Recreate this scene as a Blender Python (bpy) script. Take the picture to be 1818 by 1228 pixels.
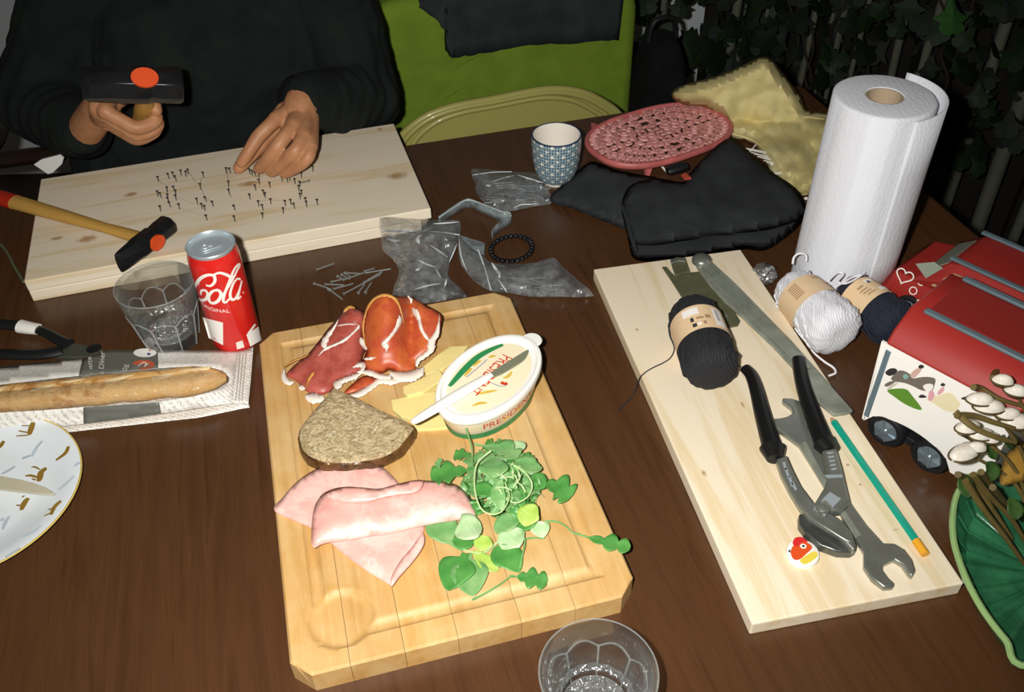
import bpy, bmesh, math, random
from mathutils import Vector, Matrix, noise, geometry, Quaternion
random.seed(7)
for o in list(bpy.data.objects): bpy.data.objects.remove(o)
SC = bpy.context.scene
COL = SC.collection
V = Vector
# ------------------------------------------------------------------ camera
IW, IH = 1818, 1228
FPX, PITCH, ROLL, CAMZ = 1610.24, 0.72346, -0.02409, 0.7222
cp, sp = math.cos(PITCH), math.sin(PITCH)
FWD = V((0, cp, -sp)); _r = V((1, 0, 0)); _u = V((0, sp, cp))
RGT = _r*math.cos(ROLL) + _u*math.sin(ROLL)
UPV = -_r*math.sin(ROLL) + _u*math.cos(ROLL)
EYE = V((0, 0, CAMZ))
cd = bpy.data.cameras.new('camera'); cam = bpy.data.objects.new('camera', cd); COL.objects.link(cam)
cd.sensor_width = 36.0; cd.lens = 36.0*FPX/IW; cd.clip_start = 0.02
R3 = Matrix((RGT, UPV, -FWD)).transposed()
cam.matrix_world = Matrix.Translation(EYE) @ R3.to_4x4()
SC.camera = cam
# ------------------------------------------------------------------ light: the camera's own flash and a dim room fill, warm to lift the blacks
w = bpy.data.worlds.new('room_fill'); SC.world = w; w.use_nodes = True
w.node_tree.nodes['Background'].inputs[0].default_value = (1.0, 0.82, 0.62, 1)
w.node_tree.nodes['Background'].inputs[1].default_value = 0.028  # low warm fill, raised to lift the blacks like film fog
fl = bpy.data.lights.new('flash', 'SPOT'); fl.shadow_soft_size = 0.012; fl.spot_size = math.radians(108); fl.spot_blend = 1.0
fl.energy = 60.0; fl.color = (1.0, 0.985, 0.95)
flo = bpy.data.objects.new('flash', fl); COL.objects.link(flo)
flo.matrix_world = Matrix.Translation(EYE - RGT*0.060 + UPV*0.022 + FWD*0.0) @ R3.to_4x4()
vs = SC.view_settings; vs.view_transform = 'Standard'; vs.look = 'None'; vs.gamma = 1; vs.use_curve_mapping = False
vs.exposure = 0.0
SC.cycles.caustics_reflective = True
SC.cycles.max_bounces = 12; SC.cycles.transparent_max_bounces = 24; SC.cycles.transmission_bounces = 10

# ------------------------------------------------------------------ geometry helpers
def ray(u, v):
    return FWD + RGT*((u-IW/2)/FPX) - UPV*((v-IH/2)/FPX)
def P(u, v, z=0.0):
    d = ray(u, v); return EYE + d*((z-CAMZ)/d.z)
def PY(u, v, y):
    d = ray(u, v); return EYE + d*(y/d.y)
def PP(u, v, pt, n):
    d = ray(u, v); return EYE + d*((pt-EYE).dot(n)/d.dot(n))
def ZM(x0, y0, s):                       # crop pixel -> photo pixel
    return lambda pts: [(x0+a[0]/s, y0+a[1]/s)+tuple(a[2:]) for a in pts]

def thing(name, label, cat, loc=(0, 0, 0), rotz=0.0, group=None):
    o = bpy.data.objects.new(name, None); COL.objects.link(o)
    o.empty_display_size = 0.02
    o.location = loc; o.rotation_euler = (0, 0, rotz)
    o.matrix_world = Matrix.Translation(V(loc)) @ Matrix.Rotation(rotz, 4, 'Z')
    return tag(o, label, cat, group)
def tag(o, label=None, cat=None, group=None, kind=None):
    if label: o['label'] = label
    if cat: o['category'] = cat
    if group: o['group'] = group
    if kind or cat: o['kind'] = kind or 'thing'
    return o
WM = {}
def wmat(o):
    m = Matrix.Translation(o.location) @ o.rotation_euler.to_matrix().to_4x4()
    return (wmat(o.parent) @ m) if o.parent else m
def obj(name, data, mat=None, parent=None, world=False, smooth=True, base=True):
    """data = (verts, faces) or bmesh; world=True: the verts are world coordinates"""
    me = bpy.data.meshes.new(name)
    if isinstance(data, bmesh.types.BMesh):
        data.to_mesh(me); data.free()
    else:
        me.from_pydata([tuple(v) for v in data[0]], [], data[1])
    o = bpy.data.objects.new(name, me); COL.objects.link(o)
    if parent is not None:
        o.parent = parent
        if world: me.transform(wmat(parent).inverted())
    elif world and base and len(me.vertices):
        n = len(me.vertices); cx = sum(v.co.x for v in me.vertices)/n; cy = sum(v.co.y for v in me.vertices)/n
        cz = min(v.co.z for v in me.vertices)
        me.transform(Matrix.Translation((-cx, -cy, -cz))); o.location = (cx, cy, cz)
    if mat is not None:
        for m in (mat if isinstance(mat, (list, tuple)) else [mat]): me.materials.append(m)
    if smooth:
        me.polygons.foreach_set('use_smooth', [True]*len(me.polygons))
        try: me.set_sharp_from_angle(angle=math.radians(40))
        except Exception: pass
    me.update()
    return o
def bev(o, w=0.001, seg=2):
    m = o.modifiers.new('bevel', 'BEVEL'); m.width = w; m.segments = seg; m.limit_method = 'ANGLE'; m.angle_limit = math.radians(35); return o
def solid(o, t, off=0.0):
    m = o.modifiers.new('solid', 'SOLIDIFY'); m.thickness = t; m.offset = off; return o
def subs(o, n=1):
    m = o.modifiers.new('sub', 'SUBSURF'); m.levels = n; m.render_levels = n; return o
def box(x0, x1, y0, y1, z0, z1):
    v = [(x0,y0,z0),(x1,y0,z0),(x1,y1,z0),(x0,y1,z0),(x0,y0,z1),(x1,y0,z1),(x1,y1,z1),(x0,y1,z1)]
    f = [(0,3,2,1),(4,5,6,7),(0,1,5,4),(1,2,6,5),(2,3,7,6),(3,0,4,7)]
    return v, f
def join(*ds):
    v, f = [], []
    for a, b in ds:
        k = len(v); v += [tuple(p) for p in a]; f += [tuple(i+k for i in q) for q in b]
    return v, f
def xf(d, m):
    return [m @ V(p) for p in d[0]], d[1]
def lathe(prof, n=48, sx=1.0, sy=1.0, mod=None, close=False):
    """prof: list of (r, z); r == 0 makes a pole"""
    v, f, rows = [], [], []
    for k, (r, z) in enumerate(prof):
        if r < 1e-7:
            rows.append([len(v)]); v.append((0, 0, z))
        else:
            row = []
            for i in range(n):
                a = 2*math.pi*i/n; rr = r*(mod(a, z, r) if mod else 1)
                row.append(len(v)); v.append((rr*sx*math.cos(a), rr*sy*math.sin(a), z))
            rows.append(row)
    prs = list(zip(rows, rows[1:])) + ([(rows[-1], rows[0])] if close else [])
    for a, b in prs:
        if len(a) == 1 and len(b) == 1: continue
        for i in range(n):
            j = (i+1) % n
            if len(a) == 1: f.append((a[0], b[j], b[i]))
            elif len(b) == 1: f.append((a[i], a[j], b[0]))
            else: f.append((a[i], a[j], b[j], b[i]))
    return v, f
def smooth_path(pts, n=8, closed=False):
    pts = [V(p) for p in pts]
    if len(pts) < 3 and not closed:
        return [pts[0].lerp(pts[1], i/n) for i in range(n+1)]
    out = []; L = len(pts)
    for i in range(L if closed else L-1):
        g = lambda k: pts[k % L] if closed else pts[max(0, min(L-1, k))]
        p0, p1, p2, p3 = g(i-1), g(i), g(i+1), g(i+2)
        for s in range(n):
            t = s/n
            out.append(0.5*((2*p1)+(p2-p0)*t+(2*p0-5*p1+4*p2-p3)*t*t+(3*p1-p0-3*p2+p3)*t**3))
    if not closed: out.append(pts[-1].copy())
    return out
def tube(path, rad, n=8, closed=False, caps=True, flat=1.0, up=None):
    """path of Vectors; rad number or list or function of t in 0..1"""
    path = [V(p) for p in path]; L = len(path); v, f = [], []
    last = None
    for i, p in enumerate(path):
        a = path[(i-1) % L] if (closed or i > 0) else p
        b = path[(i+1) % L] if (closed or i < L-1) else p
        t = (b-a); t = t.normalized() if t.length > 1e-9 else V((0, 0, 1))
        if up is not None: s = t.cross(up)
        elif last is None: s = t.cross(V((0, 0, 1))) if abs(t.z) < .95 else t.cross(V((1, 0, 0)))
        else: s = last - t*last.dot(t)
        s = s.normalized() if s.length > 1e-9 else V((1, 0, 0)); last = s; q = t.cross(s)
        r = rad(i/max(1, L-1)) if callable(rad) else (rad[i] if isinstance(rad, (list, tuple)) else rad)
        for k in range(n):
            an = 2*math.pi*k/n
            v.append(p + s*(r*math.cos(an)) + q*(r*flat*math.sin(an)))
    m = L if closed else L-1
    for i in range(m):
        j = (i+1) % L
        for k in range(n):
            l = (k+1) % n; f.append((i*n+k, i*n+l, j*n+l, j*n+k))
    if caps and not closed:
        f.append(tuple(range(n-1, -1, -1))); f.append(tuple((L-1)*n+k for k in range(n)))
    return v, f
def prism(poly, z0, z1):
    """poly: list of (x, y) counter-clockwise or not; a closed slab"""
    pl = [V((p[0], p[1])) for p in poly]
    ar = sum(pl[i].x*pl[(i+1) % len(pl)].y - pl[(i+1) % len(pl)].x*pl[i].y for i in range(len(pl)))
    if ar < 0: pl.reverse()
    n = len(pl); bm = bmesh.new()
    lo = [bm.verts.new((p.x, p.y, z0)) for p in pl]; hi = [bm.verts.new((p.x, p.y, z1)) for p in pl]
    bm.faces.new(lo[::-1]); bm.faces.new(hi)
    for i in range(n):
        j = (i+1) % n; bm.faces.new((lo[i], lo[j], hi[j], hi[i]))
    return bm
def ppoly(pts, z):                       # pixel outline -> xy outline at height z
    return [tuple(P(a[0], a[1], z)[:2]) for a in pts]
def grow(poly, s):
    c = sum((V(p) for p in poly), V((0, 0)))/len(poly)
    return [tuple(c+(V(p)-c)*s) for p in poly]
def sm2(pts, n=5, closed=True):
    return [tuple(p) for p in smooth_path([V((a[0], a[1], 0)) for a in pts], n, closed)]
def inside(p, poly):
    x, y = p[0], p[1]; r = False; j = len(poly)-1
    for i in range(len(poly)):
        xi, yi = poly[i][0], poly[i][1]; xj, yj = poly[j][0], poly[j][1]
        if (yi > y) != (yj > y) and x < (xj-xi)*(y-yi)/(yj-yi)+xi: r = not r
        j = i
    return r
def edist(p, poly):
    p = V((p[0], p[1])); b = 1e9
    for i in range(len(poly)):
        a = V((poly[i-1][0], poly[i-1][1])); c = V((poly[i][0], poly[i][1])); e = c-a
        t = max(0, min(1, (p-a).dot(e)/max(1e-9, e.dot(e)))); b = min(b, (a+e*t-p).length)
    return b
def tri2d(poly, step):
    """a filled triangulation of a 2D outline with inner points every step"""
    poly = [V((a[0], a[1])) for a in poly]; pts = list(poly)
    xs = [p.x for p in poly]; ys = [p.y for p in poly]; y = min(ys); k = 0
    while y < max(ys):
        x = min(xs) + (step*.5 if k % 2 else 0)
        while x < max(xs):
            if inside((x, y), poly) and edist((x, y), poly) > step*.55: pts.append(V((x, y)))
            x += step
        y += step*.866; k += 1
    n = len(poly)
    r = geometry.delaunay_2d_cdt(pts, [(i, (i+1) % n) for i in range(n)], [list(range(n))], 1, 1e-6)
    return [tuple(p) for p in r[0]], [tuple(f) for f in r[2]]
def resample(pl, d):
    out = []
    for i in range(len(pl)):
        a, b = V(pl[i][:2]), V(pl[(i+1) % len(pl)][:2]); n = max(1, int((b-a).length/d+.5))
        if (b-a).length < d*.35 and out and (a-V(out[-1])).length < d*.5: continue
        out += [tuple(a.lerp(b, k/n)) for k in range(n)]
    return out
def patch(outline, zf, step=8, sm=4):
    """a sheet whose outline is given in photo pixels, each point lifted to its own real height zf(u, v, d, P0)"""
    ol = resample(sm2(outline, sm) if sm else [tuple(a[:2]) for a in outline], step*.75)
    vs_, fs = tri2d(ol, step)
    return [P(a[0], a[1], zf(a[0], a[1], edist(a, ol))) for a in vs_], fs
def nz(u, v, s=1.0, seed=0.0):
    return noise.noise(V((u*s, v*s, seed)))
def stroke(path3, width, normals, lift=0.0004):
    """a flat ribbon on a surface: path of points, normals there, width number or list"""
    v, f = [], []; L = len(path3)
    for i, p in enumerate(path3):
        t = path3[min(L-1, i+1)]-path3[max(0, i-1)]
        n = normals[i] if isinstance(normals, list) else normals
        s = n.cross(t).normalized()
        wd = width[i] if isinstance(width, list) else (width(i/(L-1)) if callable(width) else width)
        v += [p+s*wd*.5+n*lift, p-s*wd*.5+n*lift]
    for i in range(L-1): f.append((2*i, 2*i+1, 2*i+3, 2*i+2))
    return v, f
_tc = {}
def text2d(s, size=1.0):
    """lettering as 2D mesh (verts, faces), centred, built-in font"""
    if (s, size) in _tc: return _tc[(s, size)]
    cu = bpy.data.curves.new('t', 'FONT'); cu.body = s; cu.size = size; cu.align_x = 'CENTER'; cu.align_y = 'CENTER'; cu.resolution_u = 3
    ob = bpy.data.objects.new('t', cu); COL.objects.link(ob)
    dg = bpy.context.evaluated_depsgraph_get(); me = ob.evaluated_get(dg).to_mesh()
    r = ([tuple(v.co) for v in me.vertices], [tuple(p.vertices) for p in me.polygons])
    bpy.data.objects.remove(ob); bpy.data.curves.remove(cu)
    _tc[(s, size)] = r
    return r
def clone(o, parent=None, **kw):
    c = o.copy(); COL.objects.link(c)
    if parent is not None: c.parent = parent
    for k, vv in kw.items(): c[k] = vv
    for ch in [x for x in bpy.data.objects if x.parent == o]: clone(ch, c)
    return c

# ------------------------------------------------------------------ materials
def srgb(h):
    if isinstance(h, str):
        h = h.lstrip('#'); c = [int(h[i:i+2], 16)/255 for i in (0, 2, 4)]
    else: c = [x/255 for x in h]
    return tuple((x/12.92 if x <= .04045 else ((x+.055)/1.055)**2.4) for x in c) + (1,)
class NT:
    def __init__(s, name):
        s.m = bpy.data.materials.new(name); s.m.use_nodes = True; s.t = s.m.node_tree
        s.b = s.t.nodes['Principled BSDF']; s.out = s.t.nodes['Material Output']; s.co = None
    def n(s, ty, **kw):
        x = s.t.nodes.new(ty)
        for k, v in kw.items(): setattr(x, k, v)
        return x
    def l(s, a, b): s.t.links.new(a, b)
    def coord(s, scale=(1, 1, 1), rot=(0, 0, 0), loc=(0, 0, 0)):
        tc = s.n('ShaderNodeTexCoord'); mp = s.n('ShaderNodeMapping')
        mp.inputs['Scale'].default_value = scale; mp.inputs['Rotation'].default_value = rot; mp.inputs['Location'].default_value = loc
        s.l(tc.outputs['Object'], mp.inputs[0]); return mp.outputs[0]
    def noise(s, co, scale, detail=3, rough=.55, dist=0):
        x = s.n('ShaderNodeTexNoise'); x.inputs['Scale'].default_value = scale; x.inputs['Detail'].default_value = detail
        x.inputs['Roughness'].default_value = rough; x.inputs['Distortion'].default_value = dist
        s.l(co, x.inputs['Vector']); return x.outputs[0]
    def ramp(s, fac, stops):
        x = s.n('ShaderNodeValToRGB'); e = x.color_ramp.elements
        while len(e) < len(stops): e.new(.5)
        for i, (p, c) in enumerate(stops):
            e[i].position = p; e[i].color = srgb(c) if not (isinstance(c, tuple) and len(c) == 4) else c
        s.l(fac, x.inputs[0]); return x.outputs[0]
    def mix(s, fac, a, b, mode='MIX'):
        x = s.n('ShaderNodeMix', data_type='RGBA', blend_type=mode)
        for sock, val in ((x.inputs[0], fac), (x.inputs[6], a), (x.inputs[7], b)):
            if hasattr(val, 'is_output'): s.l(val, sock)
            elif isinstance(val, (int, float)): sock.default_value = val
            else: sock.default_value = val
        return x.outputs[2]
    def math(s, op, a, b=0.0, clamp=False):
        x = s.n('ShaderNodeMath', operation=op); x.use_clamp = clamp
        for sock, val in ((x.inputs[0], a), (x.inputs[1], b)):
            if hasattr(val, 'is_output'): s.l(val, sock)
            else: sock.default_value = val
        return x.outputs[0]
    def bump(s, h, strength=.3, dist=.001):
        x = s.n('ShaderNodeBump'); x.inputs['Strength'].default_value = strength; x.inputs['Distance'].default_value = dist
        s.l(h, x.inputs['Height']); s.l(x.outputs[0], s.b.inputs['Normal'])
    def set(s, **kw):
        for k, v in kw.items(): s.b.inputs[k].default_value = v
        return s
MC = {}
def M(name, col, rough=.5, metal=0.0, spec=.5, vary=0.0, vs=60, bump=0.0, bs=200, bd=.0006, coat=0.0, trans=0.0, ior=1.45, sss=0.0, col2=None, sheen=0.0, stretch=(1, 1, 1), aniso=0):
    if name in MC: return MC[name]
    t = NT(name); c = srgb(col)
    t.set(Roughness=rough, Metallic=metal, IOR=ior)
    t.b.inputs['Specular IOR Level'].default_value = spec
    t.b.inputs['Coat Weight'].default_value = coat; t.b.inputs['Coat Roughness'].default_value = .06
    t.b.inputs['Transmission Weight'].default_value = trans
    t.b.inputs['Subsurface Weight'].default_value = sss
    if sss: t.b.inputs['Subsurface Radius'].default_value = (.006, .002, .001); t.b.inputs['Subsurface Scale'].default_value = 1.0
    t.b.inputs['Sheen Weight'].default_value = sheen
    co = t.coord(stretch)
    if vary or col2:
        c2 = srgb(col2) if col2 else tuple(x*(1-vary) for x in c[:3])+(1,)
        n = t.noise(co, vs, 4, .6); t.l(t.ramp(n, [(.35, c), (.65, c2)]), t.b.inputs['Base Color'])
    else: t.b.inputs['Base Color'].default_value = c
    if bump: t.bump(t.noise(co, bs, 3), bump, bd)
    MC[name] = t.m
    return t.m
def pine(name, knots=(), ax='x', seed=0.0, light='#eee2cb', dark='#e2cda6'):
    t = NT(name); sc = (1, 14, 14) if ax == 'x' else (14, 1, 14)
    co = t.coord(sc, loc=(seed, seed*2, 0))
    n = t.noise(co, 3.2, 4, .55, .6)
    base = t.ramp(n, [(.30, light), (.50, light), (.64, dark), (.80, light)])
    fine = t.noise(t.coord((4, 90, 90) if ax == 'x' else (90, 4, 90)), 8, 2)
    base = t.mix(t.math('MULTIPLY', fine, .22), base, srgb('#c8a76c'))
    tc = t.n('ShaderNodeTexCoord')
    for (kx, ky, kz, kr, el) in knots:
        mp = t.n('ShaderNodeMapping'); mp.vector_type = 'POINT'
        s = (1/(kr*el), 1/kr, 0.0) if ax == 'x' else (1/kr, 1/(kr*el), 0.0)
        mp.inputs['Scale'].default_value = s; mp.inputs['Location'].default_value = (-kx*s[0], -ky*s[1], 0)
        t.l(tc.outputs['Object'], mp.inputs[0])
        ln = t.n('ShaderNodeVectorMath', operation='LENGTH'); t.l(mp.outputs[0], ln.inputs[0])
        wob = t.math('ADD', ln.outputs['Value'], t.math('MULTIPLY', t.math('SUBTRACT', t.noise(tc.outputs['Object'], 160, 2), .5), .9))
        m = t.ramp(wob, [(.35, (1, 1, 1, 1)), (1.0, (0, 0, 0, 1))])
        base = t.mix(t.math('MULTIPLY', m, .8), base, srgb('#a67b45'))
    t.l(base, t.b.inputs['Base Color'])
    t.set(Roughness=.62); t.bump(fine, .12, .0005)
    return t.m
def film(name, tint='#e9eef0', amt=.10, rough=.12, gloss=.07):
    """thin clear plastic: see-through with a facing-dependent gloss and a little milkiness"""
    t = NT(name); nt = t.t
    tr = t.n('ShaderNodeBsdfTransparent'); gl = t.n('ShaderNodeBsdfGlossy'); df = t.n('ShaderNodeBsdfDiffuse')
    gl.inputs['Roughness'].default_value = rough; df.inputs['Color'].default_value = srgb(tint)
    tr.inputs['Color'].default_value = (.93, .94, .94, 1)
    fr = t.n('ShaderNodeLayerWeight'); fr.inputs['Blend'].default_value = .5
    m1 = t.n('ShaderNodeMixShader'); m2 = t.n('ShaderNodeMixShader')
    nn = t.noise(t.coord(), 55, 3, .6)
    t.l(t.ramp(nn, [(.35, (amt*.35,)*3+(1,)), (.75, (min(1, amt*2.0),)*3+(1,))]), m1.inputs[0])
    t.l(tr.outputs[0], m1.inputs[1]); t.l(df.outputs[0], m1.inputs[2])
    t.l(t.math('ADD', t.math('MULTIPLY', t.math('POWER', fr.outputs[1], 3.0), .75), gloss, True), m2.inputs[0]); t.l(m1.outputs[0], m2.inputs[1]); t.l(gl.outputs[0], m2.inputs[2])
    bp = t.n('ShaderNodeBump'); bp.inputs['Strength'].default_value = .7; bp.inputs['Distance'].default_value = .004
    t.l(t.noise(t.coord(), 70, 3, .6, 1.2), bp.inputs['Height'])
    for x in (gl, fr): t.l(bp.outputs[0], x.inputs['Normal'])
    t.l(m2.outputs[0], t.out.inputs[0]); nt.nodes.remove(t.b)
    return t.m
# ------------------------------------------------------------------ the room
TA = math.radians(14.72); TX = V((math.cos(TA), math.sin(TA), 0)); TY = V((-math.sin(TA), math.cos(TA), 0))
FAR = P(718.9, 257.5); FLOOR = -0.75
m_floor = M('floor_boards_dark', '#3a2a1c', .6, vary=.4, vs=8)
m_wall = M('wall_grey_blue', '#dfe6e8', .9, vary=.08, vs=3)
tag(obj('floor', box(-2.6, 2.6, -1.2, 2.55, FLOOR-.05, FLOOR), m_floor, smooth=False), 'dark floor under the table', kind='structure')
tag(obj('wall_back', box(-2.6, 2.6, 2.55, 2.65, FLOOR, 1.8), m_wall, smooth=False), 'pale grey-blue wall behind the chairs', kind='structure')

# ------------------------------------------------------------------ dining table
def m_table():
    t = NT('dark_brown_table_wood')
    co = t.coord((22, 1.2, 1)); n = t.noise(co, 2.5, 5, .6, .5)
    n2 = t.noise(t.coord((140, 5, 1)), 4, 3)
    c = t.ramp(n, [(.3, '#4a2e1a'), (.55, '#573820'), (.75, '#402614')])
    c = t.mix(t.math('MULTIPLY', n2, .5), c, srgb('#321d0f'))
    t.l(c, t.b.inputs['Base Color'])
    r = t.ramp(t.noise(t.coord(), 9, 3), [(.3, (.27,)*3+(1,)), (.8, (.40,)*3+(1,))]); t.l(r, t.b.inputs['Roughness'])
    t.b.inputs['Specular IOR Level'].default_value = .5
    t.bump(n2, .05, .0003)
    return t.m
MT = m_table()
# table frame: origin below the far edge's left part; x along the far edge, y towards the far side
tx1 = (P(1692, 380)-FAR).dot(TX); tx0 = tx1-1.75; TD = 1.18
tc_ = FAR + TX*((tx0+tx1)/2) - TY*(TD/2)
table = thing('dining_table', 'dark brown wooden dining table covered with tools, food and yarn', 'table', (tc_.x, tc_.y, FLOOR), TA)
hw = (tx1-tx0)/2; hd = TD/2
bev(obj('tabletop', box(-hw, hw, -hd, hd, -FLOOR-.032, -FLOOR), MT, table, smooth=False), .003, 2)
bev(obj('apron', join(box(-hw+.07, hw-.07, -hd+.07, -hd+.09, -FLOOR-.12, -FLOOR-.033), box(-hw+.07, hw-.07, hd-.09, hd-.07, -FLOOR-.12, -FLOOR-.033),
    box(-hw+.07, -hw+.09, -hd+.07, hd-.07, -FLOOR-.12, -FLOOR-.033), box(hw-.09, hw-.07, -hd+.07, hd-.07, -FLOOR-.12, -FLOOR-.033)), MT, table, smooth=False), .001, 1)
for sx in (-1, 1):
    for sy in (-1, 1):
        a, b = sx*(hw-.09), sy*(hd-.09)
        bev(obj('leg', box(a-.03, a+.03, b-.03, b+.03, 0, -FLOOR-.034), MT, table, smooth=False), .003)

# ------------------------------------------------------------------ pine planks
def plank(name, label, cx, cy, a, wx, ly, z0, z1, mat, group=None):
    o = obj(name, box(-wx/2, wx/2, -ly/2, ly/2, 0, z1-z0), mat, smooth=False)
    o.location = (cx, cy, z0); o.rotation_euler = (0, 0, a); bev(o, .0016, 2)
    return tag(o, label, 'plank', group)
PLA = .28; PLC = V((-.39847, 1.1245, 0)); PLZ = .0337
def pl_local(u, v):
    d = P(u, v, PLZ)-PLC; c, s = math.cos(PLA), math.sin(PLA); return d.x*c+d.y*s, -d.x*s+d.y*c
kn = []
for (u, v, kr, el) in ((232, 345, .007, 1.6), (155, 424, .010, 1.6), (705, 312, .012, 1.5), (442, 326, .009, 2.0), (100, 423, .005, 2), (675, 229, .005, .9)):
    q = pl_local(u, v); kn.append((q[0], q[1], 0, kr, el))
plank('pine_plank', 'pale pine plank studded with rows of small nails, lying on another plank', PLC.x, PLC.y, PLA, .5295, .2613, .0170, PLZ, pine('pine_upper', kn, 'x', 1.3), 'pine planks')
dx = -math.cos(PLA)*.007
plank('pine_plank', 'pale pine plank lying underneath the nail-studded plank', PLC.x-.0075*math.cos(PLA), PLC.y-.0075*math.sin(PLA), PLA, .5145, .2600, 0, .0166, pine('pine_lower', (), 'x', 4.1), 'pine planks')
PRA = .18; PRC = V((.25416, .70369, 0)); PRZ = .0172
def pr_local(u, v):
    d = P(u, v, PRZ)-PRC; c, s = math.cos(PRA), math.sin(PRA); return d.x*c+d.y*s, -d.x*s+d.y*c
kn = []
for (u, v, kr, el) in ((1318, 718, .0022, .35), (1250, 840, .003, .5), (1131, 585, .0025, 1), (1590, 940, .004, 4), (1505, 825, .002, 1), (1527, 860, .0022, 1)):
    q = pr_local(u, v); kn.append((q[0], q[1], 0, kr, 1/el))
plank('pine_plank', 'pale pine plank carrying the black yarn, pliers and wrench', PRC.x, PRC.y, PRA, .2011, .5269, 0, PRZ, pine('pine_right', kn, 'y', 2.2, '#eee0c6', '#e2cda6'), 'pine planks')

# ------------------------------------------------------------------ cutting board of glued staves
CBA = .25; CBC = V((-.09623, .63769, 0)); CBW, CBL, CBZ = .30544, .45323, .0262
board = thing('cutting_board', 'worn beech cutting board with juice groove, round corner well and clipped corners', 'cutting board', CBC, CBA)
def cb_local(u, v):
    d = P(u, v, CBZ)-CBC; c, s = math.cos(CBA), math.sin(CBA); return d.x*c+d.y*s, -d.x*s+d.y*c
wellx, welly = cb_local(606, 1097); wellr = .0290
g_l = cb_local(527, 900)[0]; g_r = cb_local(1010, 900)[0]; g_b = cb_local(760, 570)[1]; g_f = cb_local(850, 1103)[1]
CH = .0165
def cb_h(x, y):
    z = CBZ
    # distance to the outline with its clipped corners -> rounded edge
    e = min(CBW/2-abs(x), CBL/2-abs(y), (CBW/2+CBL/2-CH-abs(x)-abs(y))*.7071)
    if e < .0022: z -= .0022*(1-max(0, e)/.0022)**2
    # rectangular groove
    gx0, gx1, gy0, gy1 = -CBW/2+.030, CBW/2-.030, -CBL/2+.030, CBL/2-.030
    d = max(gx0-x, x-gx1, gy0-y, y-gy1)
    if abs(d) < .0062: z -= .0032*math.sqrt(max(0, 1-(d/.0062)**2))
    r = math.hypot(x-wellx, y-welly)
    if r < wellr: z = min(z, CBZ - .0042*min(1.0, math.sqrt(max(0, (wellr-r)/.006))))
    return z
def m_beech():
    t = NT('oiled_beech')
    oi = t.n('ShaderNodeObjectInfo')
    co = t.coord((30, 2, 30)); n = t.noise(co, 3, 4, .6, .3)
    c = t.ramp(n, [(.3, '#d0a76b'), (.55, '#c69a5a'), (.75, '#b7894a')])
    n2 = t.noise(t.coord((1, 1, 1)), 14, 4, .6)
    c = t.mix(t.ramp(n2, [(.45, (0, 0, 0, 1)), (.75, (.55, .55, .55, 1))]), c, srgb('#dfc493'))
    n3 = t.noise(t.coord((60, 3, 60), rot=(0, 0, .9)), 9, 2)
    c = t.mix(t.math('MULTIPLY', t.ramp(n3, [(.62, (0, 0, 0, 1)), (.72, (1, 1, 1, 1))]), .18), c, srgb('#f0dcb0'))
    v = t.math('ADD', t.math('MULTIPLY', oi.outputs['Random'], .10), .92)
    hs = t.n('ShaderNodeHueSaturation'); t.l(c, hs.inputs['Color']); t.l(v, hs.inputs['Value'])
    t.l(hs.outputs[0], t.b.inputs['Base Color']); t.set(Roughness=.55); t.bump(n, .08, .0004)
    return t.m
MB = m_beech()
edges_x = [-CBW/2, -.104, -.058, -.012, .044, .093, CBW/2]
for i in range(6):
    x0, x1 = edges_x[i], edges_x[i+1]; a = x0+(.00018 if i else 0); b = x1-(.00018 if i < 5 else 0)
    nx = max(8, int((b-a)/.0019)); ny = int(CBL/.0021)
    xs = [a+(b-a)*k/nx for k in range(nx+1)]; ys = [-CBL/2+CBL*k/ny for k in range(ny+1)]
    bm = bmesh.new()
    top = [[bm.verts.new((x, y, cb_h(x, y)-(.0004 if ((k == 0 and i) or (k == nx and i < 5)) else 0))) for y in ys] for k, x in enumerate(xs)]
    bot = {}
    for p in range(nx):
        for q in range(ny): bm.faces.new((top[p][q], top[p+1][q], top[p+1][q+1], top[p][q+1]))
    ring = [top[p][0] for p in range(nx+1)] + [top[nx][q] for q in range(1, ny+1)] + [top[p][ny] for p in range(nx-1, -1, -1)] + [top[0][q] for q in range(ny-1, 0, -1)]
    low = [bm.verts.new((v.co.x, v.co.y, 0)) for v in ring]
    for k in range(len(ring)):
        j = (k+1) % len(ring); bm.faces.new((ring[j], ring[k], low[k], low[j]))
    bm.faces.new(low[::-1])
    for sx in (-1, 1):
        for sy in (-1, 1):
            n_ = V((sx, sy, 0)).normalized(); pt = V((sx*(CBW/2-CH), sy*CBL/2, 0))
            g = bmesh.ops.bisect_plane(bm, geom=bm.verts[:]+bm.edges[:]+bm.faces[:], plane_co=pt, plane_no=n_, clear_outer=True)
            bd = [e for e in bm.edges if e.is_boundary]
            if bd: bmesh.ops.holes_fill(bm, edges=bd, sides=0)
    obj('stave', bm, MB, board)
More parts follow.
